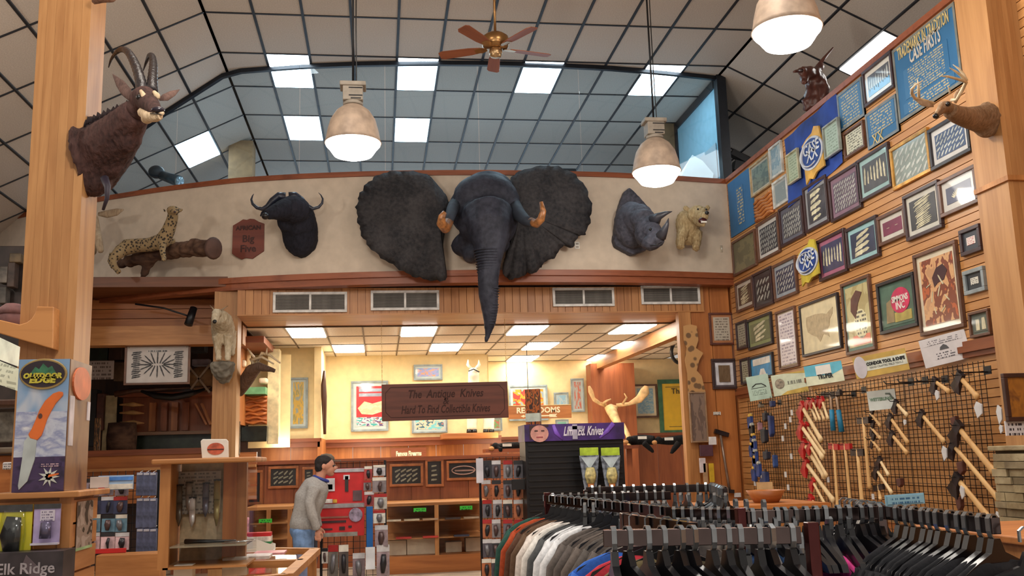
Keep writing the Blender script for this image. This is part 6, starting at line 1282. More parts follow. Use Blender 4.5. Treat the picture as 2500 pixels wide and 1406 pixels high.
# rest of the left product rack
denim = M((72, 78, 104), .8, var=.25, scale=14)
for i, (y0, y1) in enumerate(((1153, 1205), (1216, 1282), (1290, 1345))):
    for j in range(3):
        x0 = 335+j*16
        a = atY(x0+8, y0, 9.85); k = 9.95/FPX
        t = T('hanging_pack', ['dark blue hanging pack in the upper right of the left rack', 'dark blue hanging pack in the middle right of the left rack', 'dark blue hanging pack in the lower right of the left rack'][i], 'hanging pack', a, group='dark blue packs row %s of the left rack' % 'abc'[i])
        O('pack', MB().box(-7.6*k, 7.6*k, -.02, .03, -(y1-y0)*k, 0), denim, t, bevel=.006); O('hook', MB().tube([(0, -.01, .0), (0, .13, .02)], .004, 5), CHROME, t); O('header_card', MB().box(-6*k, 6*k, -.026, -.02, -6*k, -1*k), M((150, 150, 160), .3), t)
card(244, 320, 1162, 1194, 9.7, 'light blue and white boxed pack on top of the left rack', (150, 176, 206), 'boxed_pack', parts=(('white_stripe', -1, 1, -.9, -.2, (200, 196, 186)), ('blue_stripe', -1, 1, .3, .8, (70, 120, 190))))
card(222, 262, 1165, 1190, 9.6, 'white crumpled pack at the left of the top of the left rack', (190, 176, 170), 'boxed_pack'); card(240, 254, 1190, 1203, 9.6, 'small red pack beside the oak counter end', (170, 30, 40), 'boxed_pack')
card(232, 302, 1340, 1350, 9.6, 'red flat box at the foot of the left rack', (190, 36, 36), 'flat_box')
W1('low_partition', 'honey oak low partition under the left rack', 'partition', MB().box(atY(236, 1380, 9.5).x, atY(395, 1380, 9.5).x, 9.45, 9.7, 0, atY(300, 1352, 9.5).z), OAKX, bevel=.01)
# railing boards behind the left rack
S('trim_9', MB().box(-5, atY(395, 1100, 15.6).x+.9, 15.6, 15.8, atY(300, 1112, 15.6).z, atY(300, 1098, 15.6).z), CHERRY)
rl_ = S('wall_left_rail', MB().box(-5, -1.9, 15.64, 15.7, 1.1, atY(300, 1112, 15.6).z), HONEYX)
S('trim_10', MB().box(-5, -1.9, 15.5, 15.7, atY(300, 1150, 15.6).z, atY(300, 1143, 15.6).z), OAKX)
# ================================================================== MUSEUM NICHE AT LEFT
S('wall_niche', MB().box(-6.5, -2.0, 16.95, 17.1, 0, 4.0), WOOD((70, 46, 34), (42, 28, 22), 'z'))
S('beam_2', MB().box(-6.5, -1.95, 14.2, 14.5, 3.35, 3.62), OAKX)
bmp_ = S('wall_over_beam', MB().box(-6.5, -1.95, 14.5, 14.6, 3.5, 4.06), HONEYX)
for k in range(3): O('board', MB().box(-6.5, -1.95, 14.46, 14.5, 3.63+.14*k, 3.76+.14*k), HONEYX, bmp_)
a = atY(465, 745, 13.9); b = atY(462, 790, 13.9)
t = T('spotlight', 'black track spotlight under the left end of the balcony', 'spotlight', a); O('head', MB().tube([atY(473, 752, 13.9), atY(460, 792, 13.8)], [.05, .06], 14), BLACKM, t, world=True); O('arm', MB().tube([atY(330, 742, 14.0), atY(400, 752, 14.0), atY(462, 772, 13.9)], .014, 6), BLACKM, t, world=True)
fbk = frame('framed_knife_chart', 'white framed knife chart hanging left of the goat column', 'framed display', (atY(385, 890, 14.38).x, 14.38, atY(385, 890, 14.38).z), 146*14.6/FPX, 92*14.8/FPX, 0, (110, 72, 50), (214, 208, 204), None, fw=.03, mw=.02)
t, iw, ih = fbk; [O('hanging_wire', MB().tube([(s*.4, -.01, ih/2), (s*.4, -.01, 3.36-t.location.z)], .004, 5), BLACKM, t) for s in (-1, 1)]; ik = M((60, 58, 60), .6)
o = knife_rows(iw*.9, ih*.9, 's', 16, ik, t); o.location.y = -.014
for sx_ in (-1, 1):
    o = knife_rows(iw*.24, ih*.8, 'h', 14, ik, t, 5); o.location = (sx_*iw*.36, -.014, 0)
O('small_lettering', MB().box(-iw*.2, iw*.2, -.02, -.016, ih*.38, ih*.44), LINES((214, 208, 204), (70, 70, 70), 1, 4, duty=.8), t)
def nb(lb, nm, cat, x0, x1, y0, y1, Y, d, mat_, bevel=.01):
    a = atY((x0+x1)/2, y0, Y); b = atY((x0+x1)/2, y1, Y); k = (x1-x0)*Y/FPX/2
    return W1(nm, lb, cat, MB().box(a.x-k, a.x+k, Y, Y+d, b.z, a.z), mat_, bevel=bevel)
nb('pale grey sign board at the dark niche beside the left timber column', 'grey_sign', 'sign', 220, 276, 880, 926, 15.8, .03, LINES((190, 184, 184), (120, 110, 110), 5, 4))
cab = T('museum_cabinet', 'long wooden museum cabinet with upright boards and spear tips inside', 'cabinet', (atY(400, 1050, 16.2).x, 16.2, 1.9))
cx0, cx1 = atY(288, 1000, 16.2).x, atY(516, 1000, 16.2).x; cz0, cz1 = atY(400, 1054, 16.2).z, atY(400, 962, 16.2).z
O('back_panel', MB().box(cx0, cx1, 16.5, 16.6, cz0, cz1), CHERRYZ, cab, world=True); O('top_board', MB().box(cx0, cx1, 16.2, 16.6, cz1-.03, cz1+.03), CHERRY, cab, world=True); O('bottom_shelf', MB().box(cx0, cx1, 16.1, 16.6, cz0-.05, cz0), WOOD((130, 96, 68), (96, 64, 42), 'x'), cab, world=True)
for i, (x, w_) in enumerate(((372, 16), (400, 14), (426, 14), (452, 16))):
    c = atY(x, 1010, 16.4); O('upright_board', MB().box(c.x-.05, c.x+.05, 16.4, 16.46, cz0+.02, cz1-.12), [HONEY, CHERRYZ, HONEY, CHERRYZ][i], cab, world=True)
for i, y in enumerate((988, 1008, 1032)): O('spear_tip', MB().tube([atY(292, y, 16.25), atY(325, y-1, 16.2), atY(352, y+1, 16.2)], [.012, .04, .006], 8), M((196, 150, 96), .5), cab, world=True)
for i, (x0, x1) in enumerate(((478, 505), (492, 514))): O('leaning_board', MB().bar(atY(x0, 985, 16.3), atY(x1, 1036, 16.3), .1, .03), HONEY, cab, world=True)
nb('dark green glazed case under the museum cabinet', 'glass_case', 'display case', 322, 514, 1058, 1102, 16.3, .4, M((36, 46, 34), .25, var=.4, scale=6))
W1('log_stump', 'round brown log stump beside the dark green case', 'log', MB().lathe([(.0, 0), (.22, 0), (.23, .2), (.21, .42), (.0, .43)], 16, (atY(297, 1080, 16.0).x, 16.0, atY(297, 1098, 16.0).z)), lgm)
# cream doorway panel with small black frame
nb('cream painted panel behind the log stump', 'cream_panel', 'panel', 255, 285, 965, 1100, 16.5, .03, M((196, 180, 140), .7)); nb('small black frame on the cream panel beside the log stump', 'small_picture', 'picture', 264, 280, 1048, 1082, 16.4, .03, BLACKP)
nb('tall narrow black and gold frame beside the left timber column', 'tall_picture', 'picture', 232, 246, 1020, 1100, 15.6, .04, PRINT([(46, 34, 26), (130, 90, 50), (70, 50, 36)], 6))
W1('long_bow', 'long black curved bow over the museum cabinet', 'bow', MB().tube([atY(345, 955, 15.6), atY(380, 966, 15.5), (atY(420, 970, 15.5)), atY(460, 963, 15.5), atY(500, 950, 15.6)], [.02, .05, .055, .05, .02], 8), BLACKP)
W1('old_rifle', 'thin dark rifle lying above the museum cabinet', 'rifle', MB().tube([atY(280, 962, 15.9), atY(330, 953, 15.9), atY(420, 948, 15.9), atY(515, 944, 15.9)], [.05, .035, .02, .015], 8), DARKW)
W1('round_hide_drum', 'tan round hide drum hanging right of the knife chart', 'drum', MB().tube([atY(492, 925, 16.0), atY(492, 925, 15.9)], [.2, .2], 20), M((130, 96, 62), .7, var=.2)); W1('crossed_sticks', 'pale crossed sticks over the hide drum', 'sticks', MB().bar(atY(462, 895, 15.85), atY(512, 958, 15.85), .03).bar(atY(512, 890, 15.85), atY(466, 950, 15.85), .03), M((150, 130, 110), .7))
nb('lilac white box in the niche beside the goat column', 'lilac_box', 'box', 470, 510, 876, 892, 16.0, .2, M((150, 148, 168), .6))
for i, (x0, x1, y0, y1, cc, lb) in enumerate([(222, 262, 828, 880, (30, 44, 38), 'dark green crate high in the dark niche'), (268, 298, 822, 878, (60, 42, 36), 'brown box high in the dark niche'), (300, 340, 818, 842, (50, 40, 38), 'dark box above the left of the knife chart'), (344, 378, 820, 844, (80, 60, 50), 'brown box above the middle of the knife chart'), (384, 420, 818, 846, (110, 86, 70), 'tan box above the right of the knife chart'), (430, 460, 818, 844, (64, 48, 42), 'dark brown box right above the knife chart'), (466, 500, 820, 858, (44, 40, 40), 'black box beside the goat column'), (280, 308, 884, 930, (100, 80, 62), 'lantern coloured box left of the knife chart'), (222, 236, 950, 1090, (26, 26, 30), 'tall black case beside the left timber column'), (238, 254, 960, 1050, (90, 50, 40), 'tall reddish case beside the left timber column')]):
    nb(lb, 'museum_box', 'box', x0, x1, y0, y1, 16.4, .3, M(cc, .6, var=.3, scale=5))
# wooden carvings cabinet on the right of the goat column
k1 = T('carving_cabinet', 'honey wood display cabinet with shelves right of the goat column', 'cabinet', (atY(620, 950, 16.0).x, 16.0, 2.0))
X0, X1 = atY(578, 950, 15.2).x, atY(652, 950, 16.3).x
O('side_board', MB().box(X0-.03, X0+.02, 14.9, 16.2, 2.25, 3.55), HONEY, k1, world=True); O('back_panel', MB().box(X0, X1+.35, 16.6, 16.65, 1.9, 3.45), cream, k1, world=True)
O('post', MB().box(X1+.02, X1+.2, 16.2, 16.5, 1.95, 3.5), M((224, 206, 160), .6), k1, world=True); O('top_board', MB().box(X0, X1+.1, 14.9, 16.5, 3.45, 3.55), CHERRY, k1, world=True)
O('top_board', MB().box(X0, X1+.02, 15.9, 16.4, atY(615, 963, 16).z, atY(615, 946, 16).z), M((110, 170, 120), .5), k1, world=True)
t = T('burl_carving', 'orange-brown rippled wood carving panel in the cabinet right of the goat column', 'carving', atY(615, 1000, 16.2)); c0, c1 = atY(588, 967, 16.1), atY(651, 1036, 16.1); O('board', MB().box(c0.x, c1.x, 16.1, 16.16, c1.z, c0.z), WOOD((196, 116, 50), (140, 70, 26), 'x'), t, world=True)
mb = MB()
for i in range(7):
    z = c1.z+(c0.z-c1.z)*(i+.5)/7; mb.tube([(c0.x+(c1.x-c0.x)*j/6, 16.09, z+.02*sin(j*1.7+i*2)) for j in range(7)], .026, 6)
O('relief', mb, WOOD((206, 124, 56), (150, 76, 28), 'x'), t, world=True)['kind'] = 'stuff'
nb('black and green glazed case under the burl carving', 'glass_case', 'display case', 590, 650, 1040, 1078, 16.0, .3, M((26, 30, 26), .2, var=.5, scale=5)); nb('small white skull on the cabinet shelf right of the goat', 'skull', 'skull', 588, 600, 878, 895, 15.6, .12, M((220, 200, 170), .6), bevel=.03)
nb('pale bowl on the cabinet shelf above the green strip', 'bowl', 'bowl', 632, 652, 922, 936, 15.9, .2, M((220, 206, 176), .6), bevel=.03); nb('pale upright board inside the carving cabinet', 'inner_board', 'panel', 603, 612, 850, 915, 15.9, .04, cream)
t = T('small_deer_mount', 'small grey-brown deer head with forked antlers right of the goat column', 'mounted head', (atY(590, 940, 14.4).x, 14.4, 2.6)); dm2 = FUR((120, 98, 84), (84, 66, 56), 40)
sculpt('neck', [tp([(586, 962, 14.2, 8), (596, 935, 14.0, 17), (616, 905, 13.8, 17), (632, 895, 13.6, 11), (662, 902, 13.4, 6), (672, 906, 13.4, 5)])], dm2, t, .015, 2)
for pts in ([(620, 890, 13.7, 4), (612, 878, 13.7, 4), (640, 872, 13.6, 3), (668, 888, 13.5, 2)], [(625, 888, 13.7, 4), (640, 862, 13.7, 4), (660, 868, 13.6, 3), (684, 886, 13.5, 2)], [(630, 885, 13.7, 3), (612, 862, 13.7, 3), (604, 850, 13.7, 1)], [(650, 866, 13.6, 3), (652, 850, 13.6, 1)]):
    q, r = pxp(pts); O('antler', MB().tube(q, r, 8), ant, t, world=True)
nb('dark narrow frames strip down the right face of the goat column', 'narrow_frames', 'picture', 576, 586, 1028, 1112, 13.9, .03, PRINT([(50, 46, 40), (110, 90, 60), (70, 76, 66)], 7, (1, 1, 1)))
# ================================================================== FAR LEFT
a = Vector((-2.5, 7.08, atY(120, 845, 7.05).z))
br2 = MB(); k = 7.05/FPX
ol = [atY(x, y, 7.02) for x, y in ((56, 795), (72, 790), (84, 781), (92, 768), (97, 751), (138, 752), (136, 854), (60, 832), (-60, 796), (-60, 768))]
S('beam_4', MB().prism([(v.x, v.z) for v in ol], 6.96, 7.09), OAKX, bevel=.006)
for i, y in enumerate((765, 790, 815)): 
    c = atY(118, y, 6.97); W1('bolt', 'small bolt on the curved timber bracket of the left column', 'bolt', MB().box(c.x-.012, c.x+.02, 6.965, 6.98, c.z-.006, c.z+.006), DARKW)['group'] = 'bolts of the curved bracket'
gs_ = T('hanging_light_sign', 'pale greenish two panel price sign hanging at the far left edge', 'sign', atY(15, 890, 5.5))
for i, (y0, y1, y2, y3) in enumerate(((818, 842, 894, 873), (876, 897, 954, 935))):
    v = [atY(-14, y0, 5.3), atY(46, y1+4, 5.6), atY(42, y2, 5.6), atY(-14, y3, 5.3)]; vs = v+[p+Vector((0, .02, 0)) for p in v]
    O('panel', MB().hexa([vs[3], vs[2], vs[6], vs[7], vs[0], vs[1], vs[5], vs[4]]), LINES((196, 206, 184), (140, 150, 130), 5, 3) if i else M((206, 216, 200), .3), gs_, world=True)
nb('grey louvred radiator grille at the far left', 'radiator_grille', 'grille', -30, 36, 1005, 1080, 8.5, .05, M((96, 92, 84), .6, var=.25, scale=20)); nb('dark wood shelf above the far left grille', 'wall_shelf', 'shelf', -30, 42, 975, 990, 8.4, .3, DARKW); nb('grey shelf below the far left grille', 'wall_shelf', 'shelf', -30, 42, 1092, 1106, 8.4, .3, M((110, 98, 84), .6))
nb('small white label card at the far left shelf', 'label_card', 'label', 8, 38, 1128, 1146, 8.2, .02, LINES((220, 218, 220), (80, 80, 90), 3, 3)); nb('reddish wood cabinet at the far left behind the poster box', 'wood_cabinet', 'cabinet', -60, 60, 1112, 1210, 8.6, .4, HONEYX)
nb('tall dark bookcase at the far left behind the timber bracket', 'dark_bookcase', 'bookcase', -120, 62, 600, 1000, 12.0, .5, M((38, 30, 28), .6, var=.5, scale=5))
for i, (x0, x1, y0, y1, cc, lb) in enumerate([(0, 18, 650, 690, (90, 84, 78), 'grey book on the dark bookcase'), (20, 36, 640, 700, (60, 46, 40), 'brown book on the dark bookcase'), (24, 50, 618, 640, (84, 70, 50), 'olive pot on the dark bookcase'), (-4, 14, 700, 740, (70, 66, 62), 'dark grey jar on the dark bookcase')]): nb(lb, 'shelf_item', 'shelf item', x0, x1, y0, y1, 11.8, .15, M(cc, .6, var=.3))
q = atY(30, 772, 9.0); W1('knit_hat_head', 'pinkish head form with a grey cap behind the timber bracket', 'head form', MB().ball(q, (.10, .1, .1), 8).lathe([(.115, .02), (.11, .07), (.06, .11), (0, .12)], 16, tuple(q)), M((130, 92, 92), .7, var=.2))
# ================================================================== FRONT LEFT: poster box on slatwall gondola
Yg = 4.5
gx0, gx1 = atY(-40, 1300, Yg).x, atY(160, 1300, Yg).x; gz = atY(100, 1204, Yg).z
gd = T('slatwall_gondola', 'oak slatwall gondola with overhanging top at lower left', 'gondola', ((gx0+gx1)/2, Yg+.2, 0))
O('core', MB().box(gx0, gx1, Yg+.02, Yg+.40, 0, gz-.02), OAK, gd, world=True)
for k in range(14):
    z = gz-.03-.105*(k+1); O('slat', MB().box(gx0, gx1-.02, Yg, Yg+.02, z+.005, z+.10), OAKX, gd, world=True); O('side_slat', MB().box(gx1, gx1+.018, Yg+.02, Yg+.40, z+.005, z+.10), OAKY, gd, world=True)
O('corner_post', MB().box(gx1-.03, gx1+.02, Yg-.005, Yg+.03, 0, gz-.02), OAK, gd, world=True)
O('top_board', MB().box(gx0, gx1+.06, Yg-.05, Yg+.45, gz-.02, gz+.005), OAKX, gd, world=True, bevel=.004)
pbx0, pbx1 = atY(38, 1040, Yg).x, atY(163, 1040, Yg).x; pz1 = atY(100, 876, Yg).z; w = (pbx1-pbx0)/2
pb = T('poster_box', 'tall printed box with orange folding knife on a snowy mountain background', 'poster box', ((pbx0+pbx1)/2, Yg+.0, gz+.006), rz=radians(0)); H = pz1-gz-.008
O('box', MB().box(-w, w, 0, .32, 0, H), M((60, 56, 92), .4, var=.2), pb)
O('sky_print', MB().box(-w, w, -.003, 0, .42*H, H), PRINT([(90, 140, 200), (140, 176, 216), (200, 210, 226)], 1.6, hard=False), pb)
O('snow_print', MB().box(-w, w, -.004, -.001, .26*H, .60*H), PRINT([(84, 92, 150), (206, 214, 232), (150, 160, 200), (228, 232, 240)], 2.2, (1, 1, 1.8), detail=5, hard=False), pb); O('dark_print', MB().box(-w, w, -.003, 0, 0, .26*H), PRINT([(56, 40, 76), (74, 56, 96), (44, 34, 60)], 3, hard=False), pb)
def el(cx, cz_, rx, rz_, y0, y1, n=28): return MB().prism([(cx+rx*cos(2*pi*i/n), cz_+rz_*sin(2*pi*i/n)) for i in range(n)], y0, y1)
O('oval_rim', el(0, .885*H, w*.94, .118*H, -.014, -.002), M((176, 150, 96), .35, .4), pb, bevel=.003); O('oval_field', el(0, .885*H, w*.86, .102*H, -.018, -.01), M((50, 38, 48), .5), pb)
O('mountain_print', MB().prism([(-.5*w, .885*H), (-.3*w, .94*H), (-.15*w, .92*H), (.0, .965*H), (.2*w, .93*H), (.35*w, .945*H), (.55*w, .885*H)], -.020, -.016), M((52, 104, 76), .5, var=.3, scale=30), pb)
yl = M((206, 196, 70), .5); text('lettering', 'OUTDOOR', .031, yl, pb, (0, -.022, .868*H), shear=.15, bold=.002); text('lettering', 'EDGE', .036, yl, pb, (0, -.022, .836*H), shear=.15, bold=.002, sx=1.2)
org = M((232, 118, 50), .4, var=.08); hd = [(.80, .745), (.82, .72), (.55, .66), (.38, .60), (.24, .54), (.14, .47), (.06, .42), (-.10, .385), (-.38, .40), (-.46, .43), (-.34, .47), (-.22, .53), (-.08, .61), (.12, .68), (.42, .735), (.65, .75)]
O('handle_print', MB().prism([(x*w, z*H) for x, z in reversed(hd)], -.012, -.003), org, pb, bevel=.003); O('blade_print', MB().prism([(x*w, z*H) for x, z in [(-.44, .42), (-.12, .385), (-.16, .24), (-.4, .08), (-.70, .02), (-.74, .05), (-.64, .25), (-.60, .38)]], -.010, -.003), M((196, 206, 206), .3, .2, var=.1), pb)
O('screw_print', el(-.02*w, .565*H, .08*w, .02*H, -.014, -.011, 14), M((96, 62, 50), .4), pb)
st_ = MB()
for i in range(9):
    q = 2*pi*i/9; st_.prism([(.42*w+.08*w*cos(q+1.2), .11*H+.02*H*sin(q+1.2)), (.42*w+.42*w*cos(q), .11*H+.075*H*sin(q)), (.42*w+.08*w*cos(q-1.2), .11*H+.02*H*sin(q-1.2))], -.008, -.003)
O('multi_tool_print', st_, M((206, 212, 206), .4), pb); O('orange_tool_print', MB().prism([(.4*w, .105*H), (.8*w, .125*H), (.8*w, .135*H), (.42*w, .125*H)], -.011, -.004), org, pb); O('small_lettering', MB().box(.02*w, .86*w, -.007, -.003, .185*H, .215*H), LINES((60, 46, 84), (214, 180, 190), 2, 4), pb)
sd_ = w+.001
O('side_print', MB().box(w, w+.004, 0, .32, 0, H), PRINT([(120, 76, 56), (140, 104, 72), (92, 56, 46)], 2.4, hard=False), pb)
O('side_oval', MB().prism([(.16+.13*cos(2*pi*i/24), .83*H+.13*H*sin(2*pi*i/24)) for i in range(24)], w+.004, w+.012, 'yz'), M((206, 110, 66), .4, var=.12), pb); O('side_white', MB().box(w+.003, w+.008, .01, .07, .34*H, .72*H), M((206, 200, 206), .5), pb); O('side_white', MB().box(w+.003, w+.008, .27, .31, .55*H, .70*H), M((206, 200, 206), .5), pb)
# blister packs on the gondola
def bl(cx, y0, y1, wpx, lb, cc, inner, nm='large_blister_pack'):
    a = atY(cx, y0, Yg-.06); k = Yg/FPX; w = wpx*k/2; h = (y1-y0)*k
    t = T(nm, lb, 'packaged goods', (a.x, Yg-.06, a.z)); O('card', MB().box(-w, w, 0, .006, -h, 0), cc, t)
    O('header', MB().box(-w, w, -.004, 0, -h*.12, 0), M((60, 60, 62), .3, var=.3, scale=20), t)
    return t, w, h
t, w, h = bl(40, 1232, 1362, 70, 'yellow blister pack with a dark folding multitool on the gondola front', M((216, 206, 50), .4, var=.05), None)
O('tool', MB().tube([(.0, -.02, -.2*h), (-.008, -.03, -.5*h), (.0, -.02, -.92*h)], [w*.45, w*.62, w*.4], 12, flat=.5), M((44, 46, 48), .3, .3, var=.3, scale=20), t); O('plastic_bubble', MB().tube([(-.05*w, -.014, -.1*h), (-.05*w, -.02, -.5*h), (0, -.014, -.97*h)], [w*.7, w*.84, w*.6], 14, flat=.5), GLASS((.9, .92, .9), .5, 'blister_plastic'), t)
t, w, h = bl(117, 1230, 1318, 56, 'lilac and silver blister pack on the gondola front beside the yellow one', M((170, 156, 196), .3, .2, var=.2, scale=10), None)
O('tool', MB().tube([(.0, -.014, -.45*h), (0, -.018, -.85*h)], [w*.4, w*.45], 10, flat=.6), M((110, 104, 130), .25, .5, var=.3), t); O('white_label', MB().box(-w*.5, w*.6, -.006, -.001, -.42*h, -.15*h), LINES((214, 208, 224), (120, 110, 140), 4, 3), t); O('base_fold', MB().box(-w, w*1.02, -.03, 0, -h, -h*.95), M((214, 208, 226), .25), t)
a = atY(80, 1368, Yg-.1); ek = T('boxed_display', 'dark box with Elk Ridge lettering at the bottom left', 'box', (a.x, Yg-.16, a.z-.09)); O('box', MB().box(-.145, .145, -.02, .14, -.3, .10+.03), M((52, 46, 50), .4, var=.35, scale=9), ek)
text('lettering', 'Elk Ridge', .062, M((166, 160, 166), .35), ek, (-.0, -.023, atY(80, 1388, Yg-.18).z-ek.location.z+.0), bold=.001, sx=1.0)
O('leaf_print', MB().prism([(.0, .12), (.06, .06), (.1, .0), (.03, .03), (-.02, .06)], -.022, -.02), M((96, 84, 90), .4), ek)
c0 = atX(186, 1222, gx1+.024); c1 = atX(226, 1330, gx1+.024)
c = atX(205, 1278, gx1+.022); k = c.y/FPX; t = T('leaflet', 'small green-edged leaflet with an eagle picture on the gondola side', 'leaflet', c); 
O('sheet', MB().box(0, .004, -.11, .12, -.10, .10), PRINT([(176, 160, 150), (150, 132, 120), (60, 52, 44), (190, 186, 176)], 2.4), t); O('edge', MB().box(-.001, .005, -.115, .125, -.112, -.10), M((150, 180, 130), .5), t)
nb('small oak block beside the foot of the poster box', 'oak_block', 'block', 172, 198, 1178, 1198, 4.9, .05, OAKX, bevel=.004)
# ================================================================== GLASS CASE TOWER
Yt = 6.0; tx0, tx1 = atY(388, 1250, Yt).x, atY(604, 1250, Yt).x; tz1 = atY(500, 1118, Yt-.05).z; CZT = atY(700, 1338, 7.2).z
gc = T('glass_case_tower', 'oak framed glass case tower with hanging knives inside', 'display case', ((tx0+tx1)/2, Yt+.25, 0))
O('top_board', MB().box(tx0-.04, tx1+.05, Yt-.06, Yt+.52, tz1-.03, tz1), OAKX, gc, world=True, bevel=.008)
O('side_panel', MB().box(tx0, tx0+.06, Yt, Yt+.03, CZT, tz1-.03).box(tx0, tx0+.03, Yt+.03, Yt+.48, CZT, tz1-.03), OAK, gc, world=True)
O('back_panel', MB().box(tx0+.04, tx1-.12, Yt+.42, Yt+.44, CZT, tz1-.03), M((200, 182, 150), .9, var=.08, scale=30, name='burlap_backing'), gc, world=True)
O('rear_post', MB().box(tx1-.12, tx1-.06, Yt+.40, Yt+.46, CZT, tz1-.03), OAK, gc, world=True); O('side_panel', MB().box(tx1-.2, tx1-.12, Yt+.38, Yt+.42, CZT, tz1-.03), HONEY, gc, world=True)
O('glass_front', MB().box(tx0+.06, tx1, Yt+.008, Yt+.014, CZT, tz1-.03), GLZ, gc, world=True); O('glass_side', MB().box(tx1-.005, tx1, Yt+.014, Yt+.46, CZT, tz1-.03), GLZ, gc, world=True)
O('floor_board', MB().box(tx0+.03, tx1, Yt, Yt+.48, CZT, CZT+.012), OAKX, gc, world=True)
for z_ in (atY(500, 1330, Yt+.2).z,): O('glass_shelf', MB().box(tx0+.06, tx1-.01, Yt+.03, Yt+.4, z_, z_+.008), M((150, 140, 120), .2), gc, world=True)
c = atY(525, 1093, Yt+.1); t = T('sign_card', 'white card with round orange-brown emblem on the glass case tower', 'sign card', (c.x, Yt+.1, tz1)); kk = 6.1/FPX; hh = 44*kk
O('card', MB().prism([(-.075, 0), (.082, 0), (.078, hh*.85), (.066, hh*.97), (-.075, hh), (-.086, hh*.9)], 0, .006), WHITE, t, bevel=.003); O('emblem', el(.004, hh*.48, .05, .036, -.003, 0), M((180, 90, 66), .5, var=.25, scale=20), t); O('emblem_bar', MB().box(-.044, .052, -.005, -.002, hh*.42, hh*.47), M((60, 40, 36), .5), t)
# price sheets and hanging knives
nb('pale grey price sheets behind the knives in the glass case tower', 'price_sheets', 'paper', 420, 535, 1150, 1255, Yt+.38, .01, LINES((168, 160, 148), (110, 104, 100), 12, 5))
for i, (x, y0, y1, cc, lb) in enumerate([(438, 1185, 1285, (96, 90, 80), 'dull brown knife, leftmost in the glass case tower'), (462, 1178, 1248, (150, 146, 140), 'grey knife, second in the glass case tower'), (470, 1215, 1286, (230, 230, 232), 'white-bladed knife in the middle of the glass case tower'), (503, 1180, 1262, (110, 110, 126), 'blue-grey knife, fourth in the glass case tower'), (530, 1172, 1284, (150, 136, 86), 'yellow-handled knife, rightmost in the glass case tower')]):
    a = atY(x, y0, Yt+.34); b = atY(x-2, y1, Yt+.34); t = T('knife', lb, 'knife', a); O('handle', MB().tube([a, a.lerp(b, .42)], [.018, .02], 8, flat=.6), M([v*.9 for v in cc], .5), t, world=True); O('blade', MB().tube([a.lerp(b, .42), a.lerp(b, .8), b], [.02, .017, .003], 8, flat=.25), M(cc, .3, .5), t, world=True)
    O('hanger_clip', MB().box(a.x-.02, a.x+.02, a.y-.01, a.y+.03, a.z-.004, a.z+.006), BLACKP, t, world=True)
zsh = atY(500, 1330, Yt+.2).z+.008
W1('machete', 'long black-handled machete lying on the glass shelf', 'machete', MB().tube([Vector((tx0+.12, Yt+.18, zsh+.018)), Vector((tx0+.2, Yt+.17, zsh+.016)), Vector((tx0+.42, Yt+.15, zsh+.012))], [.026, .02, .012], 8, flat=.6), BLACKP)
W1('steel_blade', 'bright steel blade lying beside the machete', 'blade', MB().tube([Vector((tx0+.36, Yt+.1, zsh+.01)), Vector((tx0+.54, Yt+.12, zsh+.012))], [.014, .006], 8, flat=.4), CHROME)
nb('white box standing at the left of the glass case floor', 'white_box', 'box', 426, 468, 1379, 1420, Yt+.1, .1, WHITE, bevel=.004); nb('wide white box at the right of the glass case floor', 'white_box', 'box', 545, 600, 1362, 1406, Yt+.3, .1, M((206, 200, 192), .5), bevel=.004)
# oak counter frame with glass top
t = T('glass_counter', 'oak framed glass counter in front of the man in grey', 'counter', (-.75, 6.6, 0)); cz_ = atY(700, 1338, 7.2).z
ca, cb, cc2, cd2 = atZ(560, 1336, cz_), atZ(770, 1338, cz_), atZ(700, 1400, cz_), atZ(430, 1424, cz_)
def fb(a, b, w=.07): return MB().bar(a-Vector((0, 0, .02)), b-Vector((0, 0, .02)), w, .04)
for p, q in ((ca, cb), (cb, cc2), (cc2, cd2), (ca.lerp(cd2, .5), cb.lerp(cc2, .5))): O('rail', fb(p, q), OAKX, t, world=True)
O('glass_top', MB().hexa([p+Vector((0, 0, dz)) for dz in (-.03, -.022) for p in (cd2, cc2, cb, ca)]), GLZ, t, world=True)
O('inner_floor', MB().hexa([Vector((p.x, p.y, z)) for z in (cz_-.36, cz_-.34) for p in (cd2, cc2, cb, ca)]), M((196, 164, 116), .7, var=.1, scale=4), t, world=True)
O('front_panel', MB().hexa([Vector(v) for v in ((cc2.x, cc2.y, 0), (cb.x, cb.y, 0), (cb.x-.04, cb.y, 0), (cc2.x-.04, cc2.y, 0), (cc2.x, cc2.y, cz_-.4), (cb.x, cb.y, cz_-.4), (cb.x-.04, cb.y, cz_-.4), (cc2.x-.04, cc2.y, cz_-.4))]), OAKY, t, world=True)
O('glass_side', MB().hexa([Vector(v) for v in ((cc2.x, cc2.y, cz_-.4), (cb.x, cb.y, cz_-.4), (cb.x-.006, cb.y, cz_-.4), (cc2.x-.006, cc2.y, cz_-.4), (cc2.x, cc2.y, cz_-.04), (cb.x, cb.y, cz_-.04), (cb.x-.006, cb.y, cz_-.04), (cc2.x-.006, cc2.y, cz_-.04))]), GLZ, t, world=True)
O('corner_post', MB().box(cb.x-.05, cb.x+.01, cb.y-.05, cb.y, 0, cz_-.04), OAK, t, world=True)
c = atZ(627, 1345, cz_); bx = T('tray_box', 'white cut-away cardboard tray with red, white and green packs on the glass counter', 'box', (c.x, c.y, cz_))
O('tray', MB().prism([(-.1, 0), (.12, 0), (.12, .04), (-.1, .12)], -.07, -.064).prism([(-.1, 0), (.12, 0), (.12, .04), (-.1, .12)], .06, .066).box(-.1, -.094, -.064, .06, 0, .12).box(-.1, .12, -.064, .06, 0, .005), WHITE, bx)
